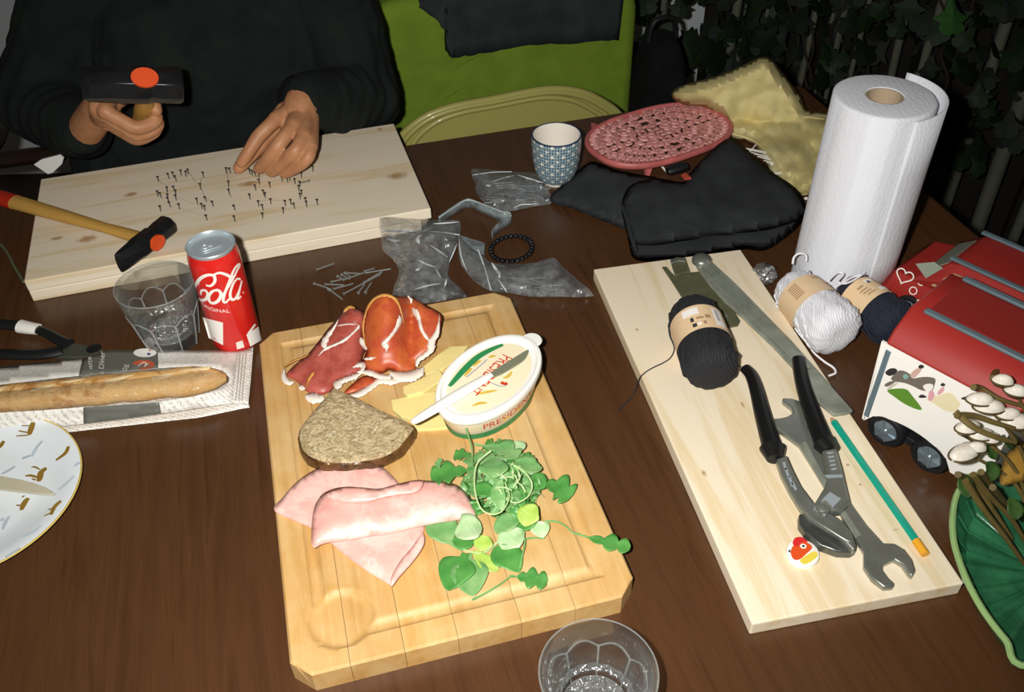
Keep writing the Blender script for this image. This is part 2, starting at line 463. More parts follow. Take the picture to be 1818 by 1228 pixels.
# ------------------------------------------------------------------ food on the board
BZ = CBZ
def mottle(name, cols, scale, rough=.5, bump=.4, bs=120, bd=.002, spec=.5, sss=0.0):
    t = NT(name); n = t.noise(t.coord(), scale, 6, .7, .4)
    k = len(cols); t.l(t.ramp(n, [(.28+.44*i/(k-1), c) for i, c in enumerate(cols)]), t.b.inputs['Base Color'])
    t.set(Roughness=rough); t.b.inputs['Specular IOR Level'].default_value = spec
    if sss: t.b.inputs['Subsurface Weight'].default_value = sss; t.b.inputs['Subsurface Radius'].default_value = (.006, .002, .001); t.b.inputs['Subsurface Scale'].default_value = 1
    if bump: t.bump(t.noise(t.coord(), bs, 4, .65), bump, bd)
    return t.m
m_ham = mottle('cooked_ham_pink', ['#f0b3a6', '#ecaa9e', '#f5c4b8', '#e59a90'], 26, .38, .15, 160, .0006, sss=.1)
m_raw = mottle('cured_ham_red', ['#c0572f', '#b2482c', '#c4622f', '#9c412c'], 34, .42, .2, 140, .0006, sss=.1)
m_raw2 = mottle('cured_ham_rose', ['#ab4c40', '#b65c50', '#a0453a', '#b06a5a'], 34, .42, .2, 140, .0006, sss=.1)
m_fat = M('ham_fat_white', '#f3e3d4', .35, sss=.1, vary=.08, vs=90)
m_rind = M('ham_edge_tan', '#d69a4e', .4, vary=.15, vs=120)
m_cheese = M('cheese_pale_yellow', '#f0dc92', .42, sss=.1, vary=.07, vs=70, bump=.08, bs=80)
m_crust = M('cheese_crust', '#d9b96c', .6, vary=.2, vs=90)
m_pate = mottle('coarse_pate', ['#665335', '#a8936c', '#c9b78f', '#9c855c', '#d9caa8', '#87714a'], 70, .5, .9, 150, .004)
m_jelly = mottle('pate_brown_side', ['#2e1c0c', '#6a4724', '#3a2512', '#8a6536'], 60, .28, .6, 90, .003)

# cooked ham: two folded slices
Z = ZM(480, 680, 3.318)
def sheet(name, parent, outline, zf, mat, step=9, thick=.0016, sm=4, sub=1):
    o = obj(name, patch(outline, zf, step, sm), mat, parent, world=True)
    if thick: solid(o, thick, 0)
    return o
o1 = Z([(25,730),(70,680),(130,610),(200,550),(300,495),(400,465),(500,458),(580,462),(650,490),(710,540),(750,585),(860,700),(905,840),(895,890),(908,920),(895,970),(840,1050),(760,1140),(715,1195),(690,1180),(560,1100),(450,1020),(360,945),(250,860),(140,810),(40,765)])
ham1 = thing('ham_slice', 'large pink slice of cooked ham lying flat with a pointed lower fold', 'ham slice', P(665, 900, BZ), 0, 'cooked ham slices')
def zh1(u, v, d):
    return BZ+.0022+.0035*min(1, d/18)+.0016*nz(u, v, .02, 3)
sheet('slice', ham1, o1, zh1, m_ham)
tip = Z([(715,1195),(712,1150),(760,1060),(830,975),(885,900),(897,885),(908,920),(895,970),(840,1050),(760,1140)])
sheet('folded_flap', ham1, tip, lambda u, v, d: BZ+.0085+.0012*min(1, d/6), m_ham, 6)
o2 = Z([(245,860),(250,965),(300,950),(350,938),(450,925),(560,905),(700,885),(850,850),(1000,820),(1110,805),(1195,790),(1205,770),(1180,690),(1120,620),(1060,590),(940,578),(850,575),(740,600),(640,625),(540,618),(430,615),(360,630),(300,665),(260,740)])
ham2 = thing('ham_slice', 'long folded slice of pink cooked ham rolled across the other slice', 'ham slice', P(690, 905, BZ), 0, 'cooked ham slices')
def zh2(u, v, d):
    return BZ+.0105+.0085*min(1, d/26)+.0022*nz(u, v, .028, 9)-.002*max(0, nz(u, v, .06, 4))
sheet('slice', ham2, o2, zh2, m_ham)
fo = Z([(330,660),(430,615),(540,618),(640,625),(740,600),(850,575),(900,580),(860,640),(700,665),(560,700),(420,700)])
sheet('folded_flap', ham2, fo, lambda u, v, d: zh2(u, v, 30)+.0022+.0012*min(1, d/8), m_ham, 7)

# cured ham: a left slice and a tall folded slice with fat streaks
Z = ZM(500, 510, 5.847)
def streak(parent, pts, zf, mat=m_fat, name='fat_streak', lift=.0011):
    """pts: (u, v, half-width in photo px)"""
    sp_ = smooth_path([V((a[0], a[1], a[2])) for a in pts], 6)
    v, f = [], []
    for i, p in enumerate(sp_):
        t = (sp_[min(len(sp_)-1, i+1)]-sp_[max(0, i-1)]); t = V((t.x, t.y)); t.normalize(); s = V((-t.y, t.x))
        w_ = max(.25, p.z)*(1+.45*nz(p.x, p.y, .25, 8))*min(1, .25+4*min(i, len(sp_)-1-i)/len(sp_))
        for k in (-1, 0, 1):
            u_, v_ = p.x+s.x*w_*k, p.y+s.y*w_*k
            v.append(P(u_, v_, zf(u_, v_, 99)+lift*(1 if k == 0 else .6)))
    for i in range(len(sp_)-1):
        for k in range(2): f.append((3*i+k, 3*i+k+1, 3*i+k+4, 3*i+k+3))
    return solid(obj(name, (v, f), mat, parent, world=True), .0003, 0)
zwide = lambda pts, s=5.847: [(500+a/s, 510+b/s, c/s) for a, b, c in pts]
pa = Z([(700,200),(740,205),(860,275),(850,420),(830,560),(860,640),(830,740),(870,830),(760,900),(640,960),(560,1010),(520,1060),(440,1110),(330,1105),(255,1075),(150,970),(60,930),(60,890),(150,800),(280,690),(390,560),(480,440),(560,350),(630,270)])
slA = thing('cured_ham_slice', 'left slice of red cured ham draped towards the board edge', 'ham slice', P(585, 650, BZ), 0, 'cured ham slices')
def zA(u, v, d):
    t = max(0, min(1, (700-v)/150)); k = max(0, 1-abs(u-(640-(v-560)*.35))/70)
    return BZ+.003+.006*min(1, d/14)+.026*t*t+.007*k*t+.0018*nz(u, v, .035, 2)
sheet('meat', slA, pa, zA, m_raw2, 7, .0016)
for pts in ([(460,640,22),(440,580,30),(480,500,26),(540,420,14),(590,330,10)], [(380,710,12),(450,640,16),(560,590,14),(660,540,16),(740,470,12),(800,410,16),(790,385,10)],
            [(570,400,8),(680,380,8),(790,385,8)]): streak(slA, zwide(pts), zA)
streak(slA, zwide([(640,260,14),(700,200,18),(760,215,12)]), zA, m_rind, 'rind')
streak(slA, zwide([(20,830,8),(110,770,8),(200,735,8),(290,690,8)]), zA, m_rind, 'rind')
streak(slA, zwide([(255,1050,10),(275,970,12),(310,910,16),(340,870,8)]), zA, m_rind, 'rind')
streak(slA, zwide([(30,840,14),(20,920,24),(60,980,34),(130,985,22)]), lambda u, v, d: BZ+.004, m_fat, 'fat_edge', .001)
streak(slA, zwide([(180,1050,26),(215,1035,34),(250,1045,22)]), lambda u, v, d: BZ+.004, m_fat, 'fat_edge', .001)
streak(slA, zwide([(245,1130,50),(320,1145,55),(400,1150,48),(430,1125,30)]), lambda u, v, d: BZ+.005, m_fat, 'fat_edge', .001)
streak(slA, zwide([(570,1060,50),(590,1000,42),(650,960,30),(740,930,30),(830,890,26)]), lambda u, v, d: BZ+.009, m_fat, 'fat_edge', .001)
pb = Z([(860,260),(890,190),(950,125),(1010,85),(1080,68),(1160,90),(1300,100),(1340,105),(1480,180),(1640,275),(1650,380),(1600,560),(1560,660),(1520,700),(1400,770),(1380,860),(1250,890),(1120,850),(1060,880),(960,890),(880,850),(850,760),(880,660),(840,560),(840,420)])
slB = thing('cured_ham_slice', 'tall folded slice of red cured ham standing up beside the cheese', 'ham slice', P(715, 625, BZ), 0, 'cured ham slices')
def zB(u, v, d):
    t = max(0, min(1, (668-v)/140)); arch = max(0, 1-((u-(683-(v-600)*.02))/38)**2)
    return BZ+.006+.004*min(1, d/10)+.040*t**1.3+.016*arch*min(1, t*2)-.010*max(0, 1-abs(u-730)/14)*t+.0015*nz(u, v, .04, 6)
sheet('meat', slB, pb, zB, m_raw, 7, .0016)
for pts in ([(1080,690,10),(1090,620,26),(1060,590,28),(1120,520,20),(1190,430,20),(1230,340,30),(1220,290,14)], [(1350,200,18),(1380,250,36),(1420,320,22),(1450,430,18),(1490,500,18),(1540,560,24)],
            [(1640,280,10),(1630,380,14),(1610,480,26),(1560,560,34),(1545,650,34),(1480,710,26),(1420,750,30),(1400,820,44)],
            [(850,740,10),(910,740,16),(980,725,8)], [(1310,80,12),(1345,130,14),(1340,170,10)]): streak(slB, zwide(pts), zB)
streak(slB, zwide([(885,650,10),(860,560,12),(845,420,10),(860,300,12),(900,190,14),(980,105,16),(1080,75,18),(1170,110,18),(1230,200,18),(1270,380,12)]), zB, m_rind, 'rind')
streak(slB, zwide([(820,520,30),(850,600,24),(885,650,8)]), zB, m_fat, 'fat_edge')
streak(slB, zwide([(1120,880,40),(1220,920,55),(1340,920,60),(1430,880,50),(1470,830,26)]), lambda u, v, d: BZ+.010, m_fat, 'fat_edge', .001)
streak(slB, zwide([(740,830,22),(800,800,28),(850,810,26),(830,860,16),(780,880,12)]), lambda u, v, d: BZ+.012, m_fat, 'fat_edge', .001)
streak(slB, zwide([(790,880,26),(900,880,30),(1010,920,30),(1110,930,26),(1120,900,18)]), lambda u, v, d: BZ+.011, m_fat, 'fat_edge', .001)
pc = Z([(850,925),(980,950),(970,985),(880,1030),(760,1085),(650,1100),(700,1040)])
slC = thing('cured_ham_slice', 'small red strip of cured ham with a white fat edge above the pate', 'ham slice', P(640, 690, BZ), 0, 'cured ham slices')
sheet('meat', slC, pc, lambda u, v, d: BZ+.004+.002*min(1, d/8), m_raw, 6)
streak(slC, zwide([(700,1115,26),(790,1110,34),(900,1050,36),(1010,970,34),(1130,970,44),(1240,980,26)]), lambda u, v, d: BZ+.004, m_fat, 'fat_edge', .001)

# cheese slices
Z = ZM(680, 580, 5.6812)
def slab(name, label, pts, z0, h, mat, group, cat, side=None, bw=.0008):
    pl = ppoly(pts, z0+h); cx = sum(p[0] for p in pl)/len(pl); cy = sum(p[1] for p in pl)/len(pl)
    o = obj(name, prism([(p[0]-cx, p[1]-cy) for p in pl], 0, h), mat, smooth=False); o.location = (cx, cy, z0); bev(o, bw, 2)
    return tag(o, label, cat, group)
slab('cheese_slice', 'pale yellow cheese slice tucked under the far side of the butter tub', Z([(400,400),(560,270),(680,195),(860,187),(760,320),(600,425),(430,480)]), BZ, .006, m_cheese, 'cheese slices', 'cheese')
slab('cheese_slice', 'thick stick of cheese between the cured ham and the butter tub', Z([(200,600),(390,520),(560,425),(600,475),(560,560),(400,655),(245,690),(205,655)]), BZ, .010, m_cheese, 'cheese slices', 'cheese')
slab('cheese_slice', 'wide flat wedge of cheese under the butter knife handle', Z([(80,735),(300,690),(520,650),(640,790),(520,850),(310,935),(180,900),(95,830)]), BZ, .007, m_cheese, 'cheese slices', 'cheese')
slab('cheese_slice', 'thin cheese corner sticking out in front of the butter tub', Z([(300,985),(450,900),(640,860),(660,1015),(500,1030),(345,1035)]), BZ, .004, m_cheese, 'cheese slices', 'cheese')

# coarse pate
Z = ZM(480, 680, 3.318)
pt_top = Z([(375,32),(335,75),(300,120),(240,185),(195,245),(172,300),(180,360),(205,410),(260,445),(340,468),(450,470),(560,458),(650,440),(740,395),(790,340),(830,290),(842,262),(790,225),(700,185),(600,138),(520,95),(440,58)])
pate = thing('pate_slab', 'thick grey-brown slab of coarse pate with dark jellied side', 'pate', P(632, 760, BZ))
PH = .019
ol = sm2(pt_top, 3); v2, f2 = tri2d(ol, 7)
vt = [P(a[0], a[1], BZ+PH+.0022*nz(a[0], a[1], .12, 5)+.0012*nz(a[0], a[1], .35, 2)-(.004*max(0, 1-edist(a, ol)/6)**2)) for a in v2]
n0 = len(ol); bv, bf = list(vt), list(f2)
ringv = list(range(n0)); rows = [ringv]
cen = P(632, 760, BZ)
for k, (zz, g) in enumerate(((.014, 1.03), (.008, 1.045), (.002, 1.03), (0, 1.0))):
    row = []
    for i in range(n0):
        q = vt[i]; d = V((q.x-cen.x, q.y-cen.y, 0))*g
        d *= 1+.02*nz(i, k, .7, 1); row.append(len(bv)); bv.append(V((cen.x+d.x, cen.y+d.y, BZ+zz)))
    rows.append(row)
ar = sum(ol[i][0]*ol[(i+1) % n0][1]-ol[(i+1) % n0][0]*ol[i][1] for i in range(n0))
sf = []
for a, b in zip(rows, rows[1:]):
    for i in range(n0):
        j = (i+1) % n0; sf.append((a[i], b[i], b[j], a[j]) if ar < 0 else (a[j], b[j], b[i], a[i]))
bm = bmesh.new()
obj('slab', (vt, f2), m_pate, pate, world=True)
obj('jellied_side', (bv, sf), m_jelly, pate, world=True)

# ------------------------------------------------------------------ butter tub and knife
TC = V((-.0243, .6970, BZ)); TR = math.radians(55.03); TAx, TBx, TH = .0734, .0459, .040
tub = thing('butter_tub', 'oval cream butter tub with white lid, red lettering and green bands', 'butter tub', TC, TR)
m_pl = M('white_plastic', '#f6f3ec', .3, coat=.2)
m_cream = M('cream_label', '#f4e6c4', .4); m_redp = M('red_print', '#c8402a', .45); m_grn = M('green_print', '#2f8a50', .45); m_gold = M('gold_print', '#d8b44a', .45); m_grey = M('grey_print', '#b9b4b4', .5)
k = TBx/TAx
obj('tub_body', lathe([(0, .002), (.058, .002), (.060, 0), (.0625, .002), (.0695, .033), (.0700, .036)], 64, 1, k), m_cream, tub)
obj('green_band', lathe([(.0632+.0003, .0035), (.0652+.0003, .0120)], 64, 1, k, lambda a, z, r: 1), m_grn, tub)
obj('lid', lathe([(.0700, .0325), (.0722, .0320), (.0734, .0335), (.0734, .0385), (.0722, .0405), (.0700, .0412), (.0665, .0408), (.0648, .0385), (.0630, .0378), (0, .0378)], 72, 1, k), m_pl, tub)
obj('lid_tab', (lambda d: xf(d, Matrix.Translation((.0748, -.004, .0345))))(lathe([(0, .0030), (.0105, .0030), (.0118, .0015), (.0105, 0), (0, 0)], 32)), m_pl, tub)
obj('lid_label', lathe([(0, .0381), (.0585, .0381)], 64, 1, k), m_cream, tub)
def on_tub_lid(u, v): return PP(u, v, TC+V((0, 0, .0384)), V((0, 0, 1)))
def lidprint(name, pts, w_, mat, lift=.0002):
    pth = smooth_path([on_tub_lid(a[0], a[1]) for a in pts], 6)
    return obj(name, stroke(pth, w_, V((0, 0, 1)), lift), mat, tub, world=True, smooth=False)
lidprint('green_arc', ZM(680, 580, 5.6812)([(670,600),(740,520),(830,420),(950,310),(1080,235),(1210,180)]), lambda t: .0075*math.sin(math.pi*min(1, .08+t*.84))**.5, m_grn)
for pts, w_ in (([(960,680),(1040,660),(1150,640)], .003), ([(1210,520),(1260,500),(1300,450)], .003), ([(900,800),(980,770),(1050,770)], .003), ([(820,500),(870,440),(900,420)], .003), ([(910,400),(950,360),(990,340)], .003), ([(1060,310),(1140,290)], .003)):
    lidprint('wheat_ear', ZM(680, 580, 5.6812)(pts), lambda t, w_=w_: w_*(.3+math.sin(math.pi*t)), m_gold)
for pts in ([(840,510),(950,420),(1050,330)], [(1080,560),(1180,600),(1250,590)]):
    lidprint('grey_scroll', ZM(680, 580, 5.6812)(pts), .002, m_grey)
lidprint('red_seal', ZM(680, 580, 5.6812)([(1190,560),(1225,575),(1255,570)]), .004, m_redp)
# PRESIDENT on the lid, running from upper right to lower left
def text_on(name, s, size, fn, mat, parent, sx=1.0):
    v, f = text2d(s, 1.0)
    bm_ = bmesh.new(); vs2 = [bm_.verts.new(p) for p in v]
    for q in f:
        try: bm_.faces.new([vs2[i] for i in q])
        except ValueError: pass
    bmesh.ops.subdivide_edges(bm_, edges=[e for e in bm_.edges if e.calc_length() > .25], cuts=2)
    bmesh.ops.triangulate(bm_, faces=bm_.faces[:])
    out = [fn(p.co.x*size*sx, p.co.y*size) for p in bm_.verts]; bm_.verts.index_update()
    ff = [tuple(x.index for x in q.verts) for q in bm_.faces]; bm_.free()
    return obj(name, (out, ff), mat, parent, world=True, smooth=False)
pa_, pb_ = on_tub_lid(680+1290/5.6812, 580+265/5.6812), on_tub_lid(680+850/5.6812, 580+700/5.6812)
lx = (pb_-pa_); LL = lx.length; lx.normalize(); ly = V((0, 0, 1)).cross(lx); mid = (pa_+pb_)/2
text_on('lettering', 'PRESIDENT', LL/5.75, lambda x, y: mid+lx*x+ly*y*1.5+V((0, 0, .0003)), m_redp, tub)
# PRESIDENT on the side wall, wrapping round
def tub_ang(u, v):
    best = None
    for i in range(-170, 20):
        a = math.radians(i); p = tub_side(a, .020); q = (p-EYE); z_ = q.dot(FWD); du = IW/2+FPX*q.dot(RGT)/z_-u; dv = IH/2-FPX*q.dot(UPV)/z_-v
        if best is None or du*du+dv*dv < best[0]: best = (du*du+dv*dv, a)
    return best[1]
def tub_side(s_, z):
    a = s_; r = .0632+(.0695-.0632)*(z-.0035)/.0295+.0005
    l = V((r*math.cos(a), r*k*math.sin(a), z)); return TC+Matrix.Rotation(TR, 3, 'Z') @ l
aC = tub_ang(905, 733)
text_on('lettering', 'PRESIDENT', .0125, lambda x, y: tub_side(aC+x/.0535, .0215+y*1.0), m_redp, tub)
for s0 in (-2.05, -1.75, -.35):
    obj('wheat_ear', stroke([tub_side(s0+i*.03, .018+i*.0008) for i in range(5)], .002, V((math.cos(TR+s0), math.sin(TR+s0), 0)), .0002), m_gold, tub, world=True, smooth=False)
# butter knife lying across the lid
kz = BZ+.0412+.0022
ka, kb = P(680+290/5.6812, 580+970/5.6812, kz), P(680+1475/5.6812, 580+250/5.6812, kz)
kd = (kb-ka); KL = kd.length; ang = math.atan2(kd.y, kd.x)
knife = thing('butter_knife', 'butter knife with a white plastic handle lying across the tub lid', 'knife', ka-V((0, 0, .0022)), ang)
hl = KL*.66
obj('handle', tube([(x*hl, 0, .0025) for x in (0, .03, .1, .3, .5, .7, .9, 1)], [.0022, .0042, .0052, .0062, .0068, .0066, .0052, .0034], 12, flat=.42, up=V((0, 0, 1))), m_pl, knife)
bl = [(hl-.004, -.002), (hl+.004, -.0055), (KL*.8, -.0065), (KL*.92, -.0055), (KL, .0015), (KL*.985, .0035), (KL*.85, .0035), (hl, .0025)]
bev(obj('blade', prism(sm2(bl, 4), .0012, .0028), M('blade_steel', '#8f9178', .35, metal=.3), knife), .0005, 1)

# ------------------------------------------------------------------ salad leaves
def m_leaf(name, c1, c2, rough=.42):
    t = NT(name); n = t.noise(t.coord(), 45, 4); t.l(t.ramp(n, [(.35, c1), (.65, c2)]), t.b.inputs['Base Color'])
    t.set(Roughness=rough); t.b.inputs['Specular IOR Level'].default_value = .25 if name.startswith('ivy') else .5; t.b.inputs['Subsurface Weight'].default_value = .05; t.b.inputs['Subsurface Radius'].default_value = (.002, .004, .001); t.b.inputs['Subsurface Scale'].default_value = 1
    t.bump(t.noise(t.coord(), 140, 3), .25, .0008); return t.m
LM = {'d': m_leaf('leaf_deep_green', '#3f7f36', '#599748'), 'm': m_leaf('leaf_mid_green', '#5f9453', '#84ab6c'), 'p': m_leaf('leaf_pale_green', '#9bbd86', '#bdd3a4'), 'y': m_leaf('leaf_yellow_green', '#94b548', '#b3c964'), 's': m_leaf('stem_pale', '#c3d9a0', '#a9c984')}
def leaf_mesh(path, wid, kind, cup=.35, roll=0.0):
    """path: world points from stem to tip; spoon (lamb's lettuce) or rocket (lobed)"""
    sp_ = smooth_path(path, 8); L = len(sp_); v, f = [], []; nx = 7
    for i, p in enumerate(sp_):
        t = i/(L-1); tan = (sp_[min(L-1, i+1)]-sp_[max(0, i-1)]); tan = tan.normalized() if tan.length else V((1, 0, 0))
        side = V((0, 0, 1)).cross(tan); side = side.normalized() if side.length > .01 else V((1, 0, 0))
        side = Quaternion(tan, roll) @ side; nor = tan.cross(side)
        if kind == 'spoon': wv = wid*(.10+.05*t if t < .28 else max(.02, math.sin(math.pi*min(1, (t-.22)/.80)**.85))*.5)
        elif kind == 'oval': wv = wid*max(.03, math.sin(math.pi*(.04+.94*t)))*.5
        else:
            e = .34+.66*abs(math.sin(t*math.pi*3.7+.3))**.7
            wv = wid*.5*(.10 if t < .25 else max(.05, min(1, (t-.2)*2.2)*e*(1-max(0, t-.86)*5)))
        for j in range(nx):
            s_ = -1+2*j/(nx-1)
            v.append(p+side*(wv*s_)+nor*(cup*wv*(abs(s_)**1.6)*.6)+nor*(.0007*nz(i*3+j, wid*5e3, .7)))
    for i in range(L-1):
        for j in range(nx-1): f.append((i*nx+j, i*nx+j+1, (i+1)*nx+j+1, (i+1)*nx+j))
    return v, f
SZ = ZM(740, 760, 3.9615)
PX = 1.5/ (3.9615*2.1*1000)     # crop pixel -> metres, roughly
def leaf(label, pts, wcrop, kind, mk, z0, z1, zm=None, roll=0.0, cup=.35, group=None):
    q = SZ(pts); n = len(q); path = []
    for i, a in enumerate(q):
        t = i/(n-1); z = z0*(1-t)+z1*t + (4*t*(1-t)*zm if zm else 0); path.append(P(a[0], a[1], BZ+z))
    nm = 'rocket_leaf' if kind == 'rocket' else ('salad_stem' if kind == 'stem' else 'lettuce_leaf')
    if kind == 'stem': d = tube(smooth_path(path, 6), lambda t: .0011*(1-.4*t), 6)
    else: d = leaf_mesh(path, wcrop*PX, kind, cup, roll)
    o = obj(nm, d, LM[mk], None, world=True)
    if kind != 'stem': solid(o, .0004, 0)
    return tag(o, label, 'salad leaf', group or 'salad leaves on the board')
# hidden filling of the heap first, then the leaves one can pick out
cx_, cy_ = 600, 380
for i in range(100):
    a = random.uniform(0, 2*math.pi); r = math.sqrt(random.random()); x = cx_+r*250*math.cos(a)+ (random.random()-.5)*30; y = cy_+r*250*math.sin(a)-10
    b = random.uniform(0, 2*math.pi); l = random.uniform(110, 200); hgt = .026*(1-r*r)+.003
    kd_ = random.choice(['rocket', 'rocket', 'spoon', 'oval'])
    pts = [(x-l/2*math.cos(b), y-l/2*math.sin(b)*.8), (x+random.uniform(-20, 20), y+random.uniform(-20, 20)), (x+l/2*math.cos(b), y+l/2*math.sin(b)*.8)]
    leaf('small green leaf within the tangled heap of rocket and lettuce', pts, random.uniform(55, 95), kd_, random.choice('ddmmmmp'), hgt*.6, hgt*.7+random.uniform(0, .006), .006, random.uniform(-.5, .5), .4, 'leaves heaped in the salad')
for i in range(14):
    a = random.uniform(0, 2*math.pi); r = math.sqrt(random.random())*.8; x = cx_+r*200*math.cos(a); y = cy_+r*180*math.sin(a); b = random.uniform(0, 6.28); l = random.uniform(60, 120)
    leaf('thin pale stem poking out of the heap of salad', [(x-l/2*math.cos(b), y-l/2*math.sin(b)), (x+10, y-8), (x+l/2*math.cos(b), y+l/2*math.sin(b))], 0, 'stem', 's', .026*(1-r*r)+.010, .026*(1-r*r)+.012, .004, group='stems heaped in the salad')
for args in (
 ('pale spoon-shaped leaf at the left touching the folded ham', [(330,850),(240,800),(190,730),(150,660),(140,612)], 165, 'spoon', 'm', .004, .008),
 ('large pale curled leaf lying above the left rosette', [(455,690),(400,690),(340,715),(268,745)], 175, 'oval', 'p', .012, .010, .004),
 ('dark leaf tucked under the pale curled leaf', [(400,790),(330,800),(250,790)], 110, 'oval', 'd', .004, .006),
 ('dark green rounded leaf at the bottom left of the salad', [(345,880),(320,930),(270,1020),(215,1140)], 190, 'spoon', 'd', .003, .006),
 ('pale rounded leaf beside the dark leaf at the bottom', [(360,880),(365,950),(375,1060),(395,1180)], 190, 'spoon', 'm', .002, .004),
 ('small yellow-green leaf in the middle of the left rosette', [(500,760),(470,810),(455,865)], 105, 'oval', 'y', .010, .007),
 ('narrow yellowish leaf pointing down from the left rosette', [(400,865),(470,930),(520,970),(575,1000)], 90, 'oval', 'y', .004, .003),
 ('broad dark leaf with a pointed tip in the lower middle', [(560,830),(600,880),(660,930),(720,1010)], 165, 'oval', 'd', .006, .003),
 ('pale wide leaf standing above the dark pointed leaf', [(750,720),(690,760),(640,800),(600,850)], 150, 'oval', 'p', .010, .006),
 ('mid green leaf angled across the middle of the heap front', [(760,610),(680,640),(600,690),(555,735)], 110, 'oval', 'm', .014, .010),
 ('bright yellow-green leaf standing at the front of the heap', [(840,540),(800,590),(775,640),(760,690)], 125, 'oval', 'y', .022, .014),
 ('small pale leaf hanging right of the yellow-green leaf', [(840,640),(860,690),(890,770)], 105, 'spoon', 'p', .012, .006),
 ('dark leaf behind the bright yellow-green leaf', [(850,560),(760,660),(680,700)], 120, 'oval', 'd', .010, .008),
 ('round pale leaf lying on top of the heap', [(540,350),(540,310),(545,265),(540,215)], 155, 'oval', 'm', .036, .034, .002),
 ('small pale leaf at the very top of the heap', [(720,170),(700,140),(660,100)], 115, 'oval', 'p', .016, .016),
 ('pale veined leaf at the upper right of the heap', [(690,235),(760,250),(820,275),(880,285)], 115, 'oval', 'm', .024, .020),
 ('long arched leaf in the centre of the heap', [(600,360),(570,440),(580,520),(600,580)], 80, 'oval', 'm', .036, .026),
 ('dark curled leaf in the centre left of the heap', [(420,470),(470,440),(540,470)], 110, 'oval', 'd', .030, .028),
 ('dark leaf at the right of the heap', [(800,350),(850,380),(900,420)], 120, 'oval', 'd', .020, .014)):
    lb, pts, wc, kd_, mk, z0, z1 = args[:7]; leaf(lb, pts, wc, kd_, mk, z0, z1, args[7] if len(args) > 7 else None)
for args in (
 ('jagged rocket frond reaching left over the ham', [(420,270),(330,300),(220,320),(100,355)], 170, 'rocket', 'd', .018, .010),
 ('small jagged rocket frond at the upper left', [(420,200),(340,190),(260,195)], 95, 'rocket', 'd', .016, .010),
 ('curled rocket tip hooking upwards at the left', [(240,330),(170,300),(150,250),(175,215)], 40, 'rocket', 'm', .010, .012),
 ('jagged rocket frond on the right side of the heap', [(830,380),(920,400),(1000,430),(1080,490)], 200, 'rocket', 'd', .016, .006),
 ('rocket frond crossing the top of the heap', [(400,110),(500,130),(620,150),(700,210)], 140, 'rocket', 'm', .016, .022),
 ('rocket frond at the right top of the heap', [(650,170),(740,200),(810,230)], 90, 'rocket', 'd', .016, .014),
 ('small dark rocket tip at the bottom of the salad', [(650,1040),(720,1045),(800,1060),(915,1085)], 130, 'rocket', 'd', .004, .002),
 ('single rocket leaf hanging over the right edge of the board', [(1100,735),(1200,765),(1300,795),(1400,820),(1500,845)], 115, 'rocket', 'd', .004, .006)):
    leaf(*args)
for lb, pts, z0, z1 in (
 ('looped green stem ringing the left of the heap', [(520,160),(430,240),(405,350),(415,470),(450,560),(520,605),(600,580),(650,480),(620,380)], .034, .034),
 ('looped green stem ringing the right of the heap', [(680,260),(760,310),(810,390),(790,470),(720,520),(660,520)], .032, .028),
 ('stem leading to the stray rocket leaf', [(900,655),(980,655),(1050,690),(1100,735),(1200,765)], .006, .005),
 ('thin stem trailing to the lower left of the bottom rocket tip', [(390,1205),(480,1160),(580,1100),(660,1040)], .001, .004),
 ('stem rising in front of the butter tub', [(345,0),(365,60),(385,130),(390,240)], .030, .020),
 ('thin stem curving under the small pale leaf', [(760,780),(820,770),(900,775)], .003, .003),
 ('thick stem in the lower middle of the salad', [(720,1010),(740,900),(760,800),(740,730)], .002, .012),
 ('stem joining the leaves of the left rosette', [(580,790),(480,870),(380,870),(280,830),(230,790)], .004, .004)):
    leaf(lb, pts, 0, 'stem', 's' if 'ring' in lb or 'rosette' in lb else 'm', z0, z1)
# ------------------------------------------------------------------ nails in the plank, thread, hammer
m_nail = M('nail_steel', '#4d504c', .35, metal=.5)
m_nailb = M('nail_bright', '#a9adab', .25, metal=.6)
def nail_mesh(L, r=.00065, hr=.0017):
    return lathe([(0, 0), (r*.6, .0006), (r, .002), (r, L-.0012), (hr, L-.0009), (hr, L), (0, L+.0002)], 8)
NZ = ZM(240, 280, 5.05)
nh = [(192,165),(292,140),(335,125),(358,160),(398,110),(440,120),(465,98),(602,128),(573,232),(272,262),(342,250),(350,290),(190,298),(222,308),(278,325),(290,350),(355,330),(305,392),(212,428),(385,412),(628,345),(548,365),(590,405),(690,385),(612,425),(632,510),(803,90),(845,88),(885,90),(825,207),(835,283),(885,420),(883,522),(1020,100),(1040,108),(1075,120),(1100,130),(1107,190),(1072,245),(1200,222),(1020,322),(1147,288),(1155,310),(1097,385),(1137,420),(1132,490),(1207,362),(1312,165),(1358,170),(1378,155),(1425,185),(1468,212),(1458,248),(1485,290),(1470,320),(1480,128),(1585,75),(1388,370),(1338,378),(1422,402),(1317,448),(1525,352),(1530,390),(1627,372)]
nm0 = None; npos = []
for i, (u, v) in enumerate(NZ(nh)):
    hh = .0095+random.uniform(-.001, .001); p = P(u, v, PLZ+.0095); npos.append(p)
    if nm0 is None: o = obj('nail', nail_mesh(.0115), m_nail); nm0 = o
    else: o = bpy.data.objects.new('nail', nm0.data); COL.objects.link(o)
    o.location = (p.x, p.y, PLZ-.002); o.rotation_euler = (random.uniform(-.12, .12), random.uniform(-.12, .12), 0)
    tag(o, 'small dark nail hammered upright into the upper pine plank', 'nail', 'nails standing in the pine plank')
fn = obj('nail', nail_mesh(.022, .0009, .0021), m_nail); p = P(424, 278, PLZ+.021)
fn.location = (p.x, p.y, PLZ-.002); fn.rotation_euler = (.10, .05, 0)
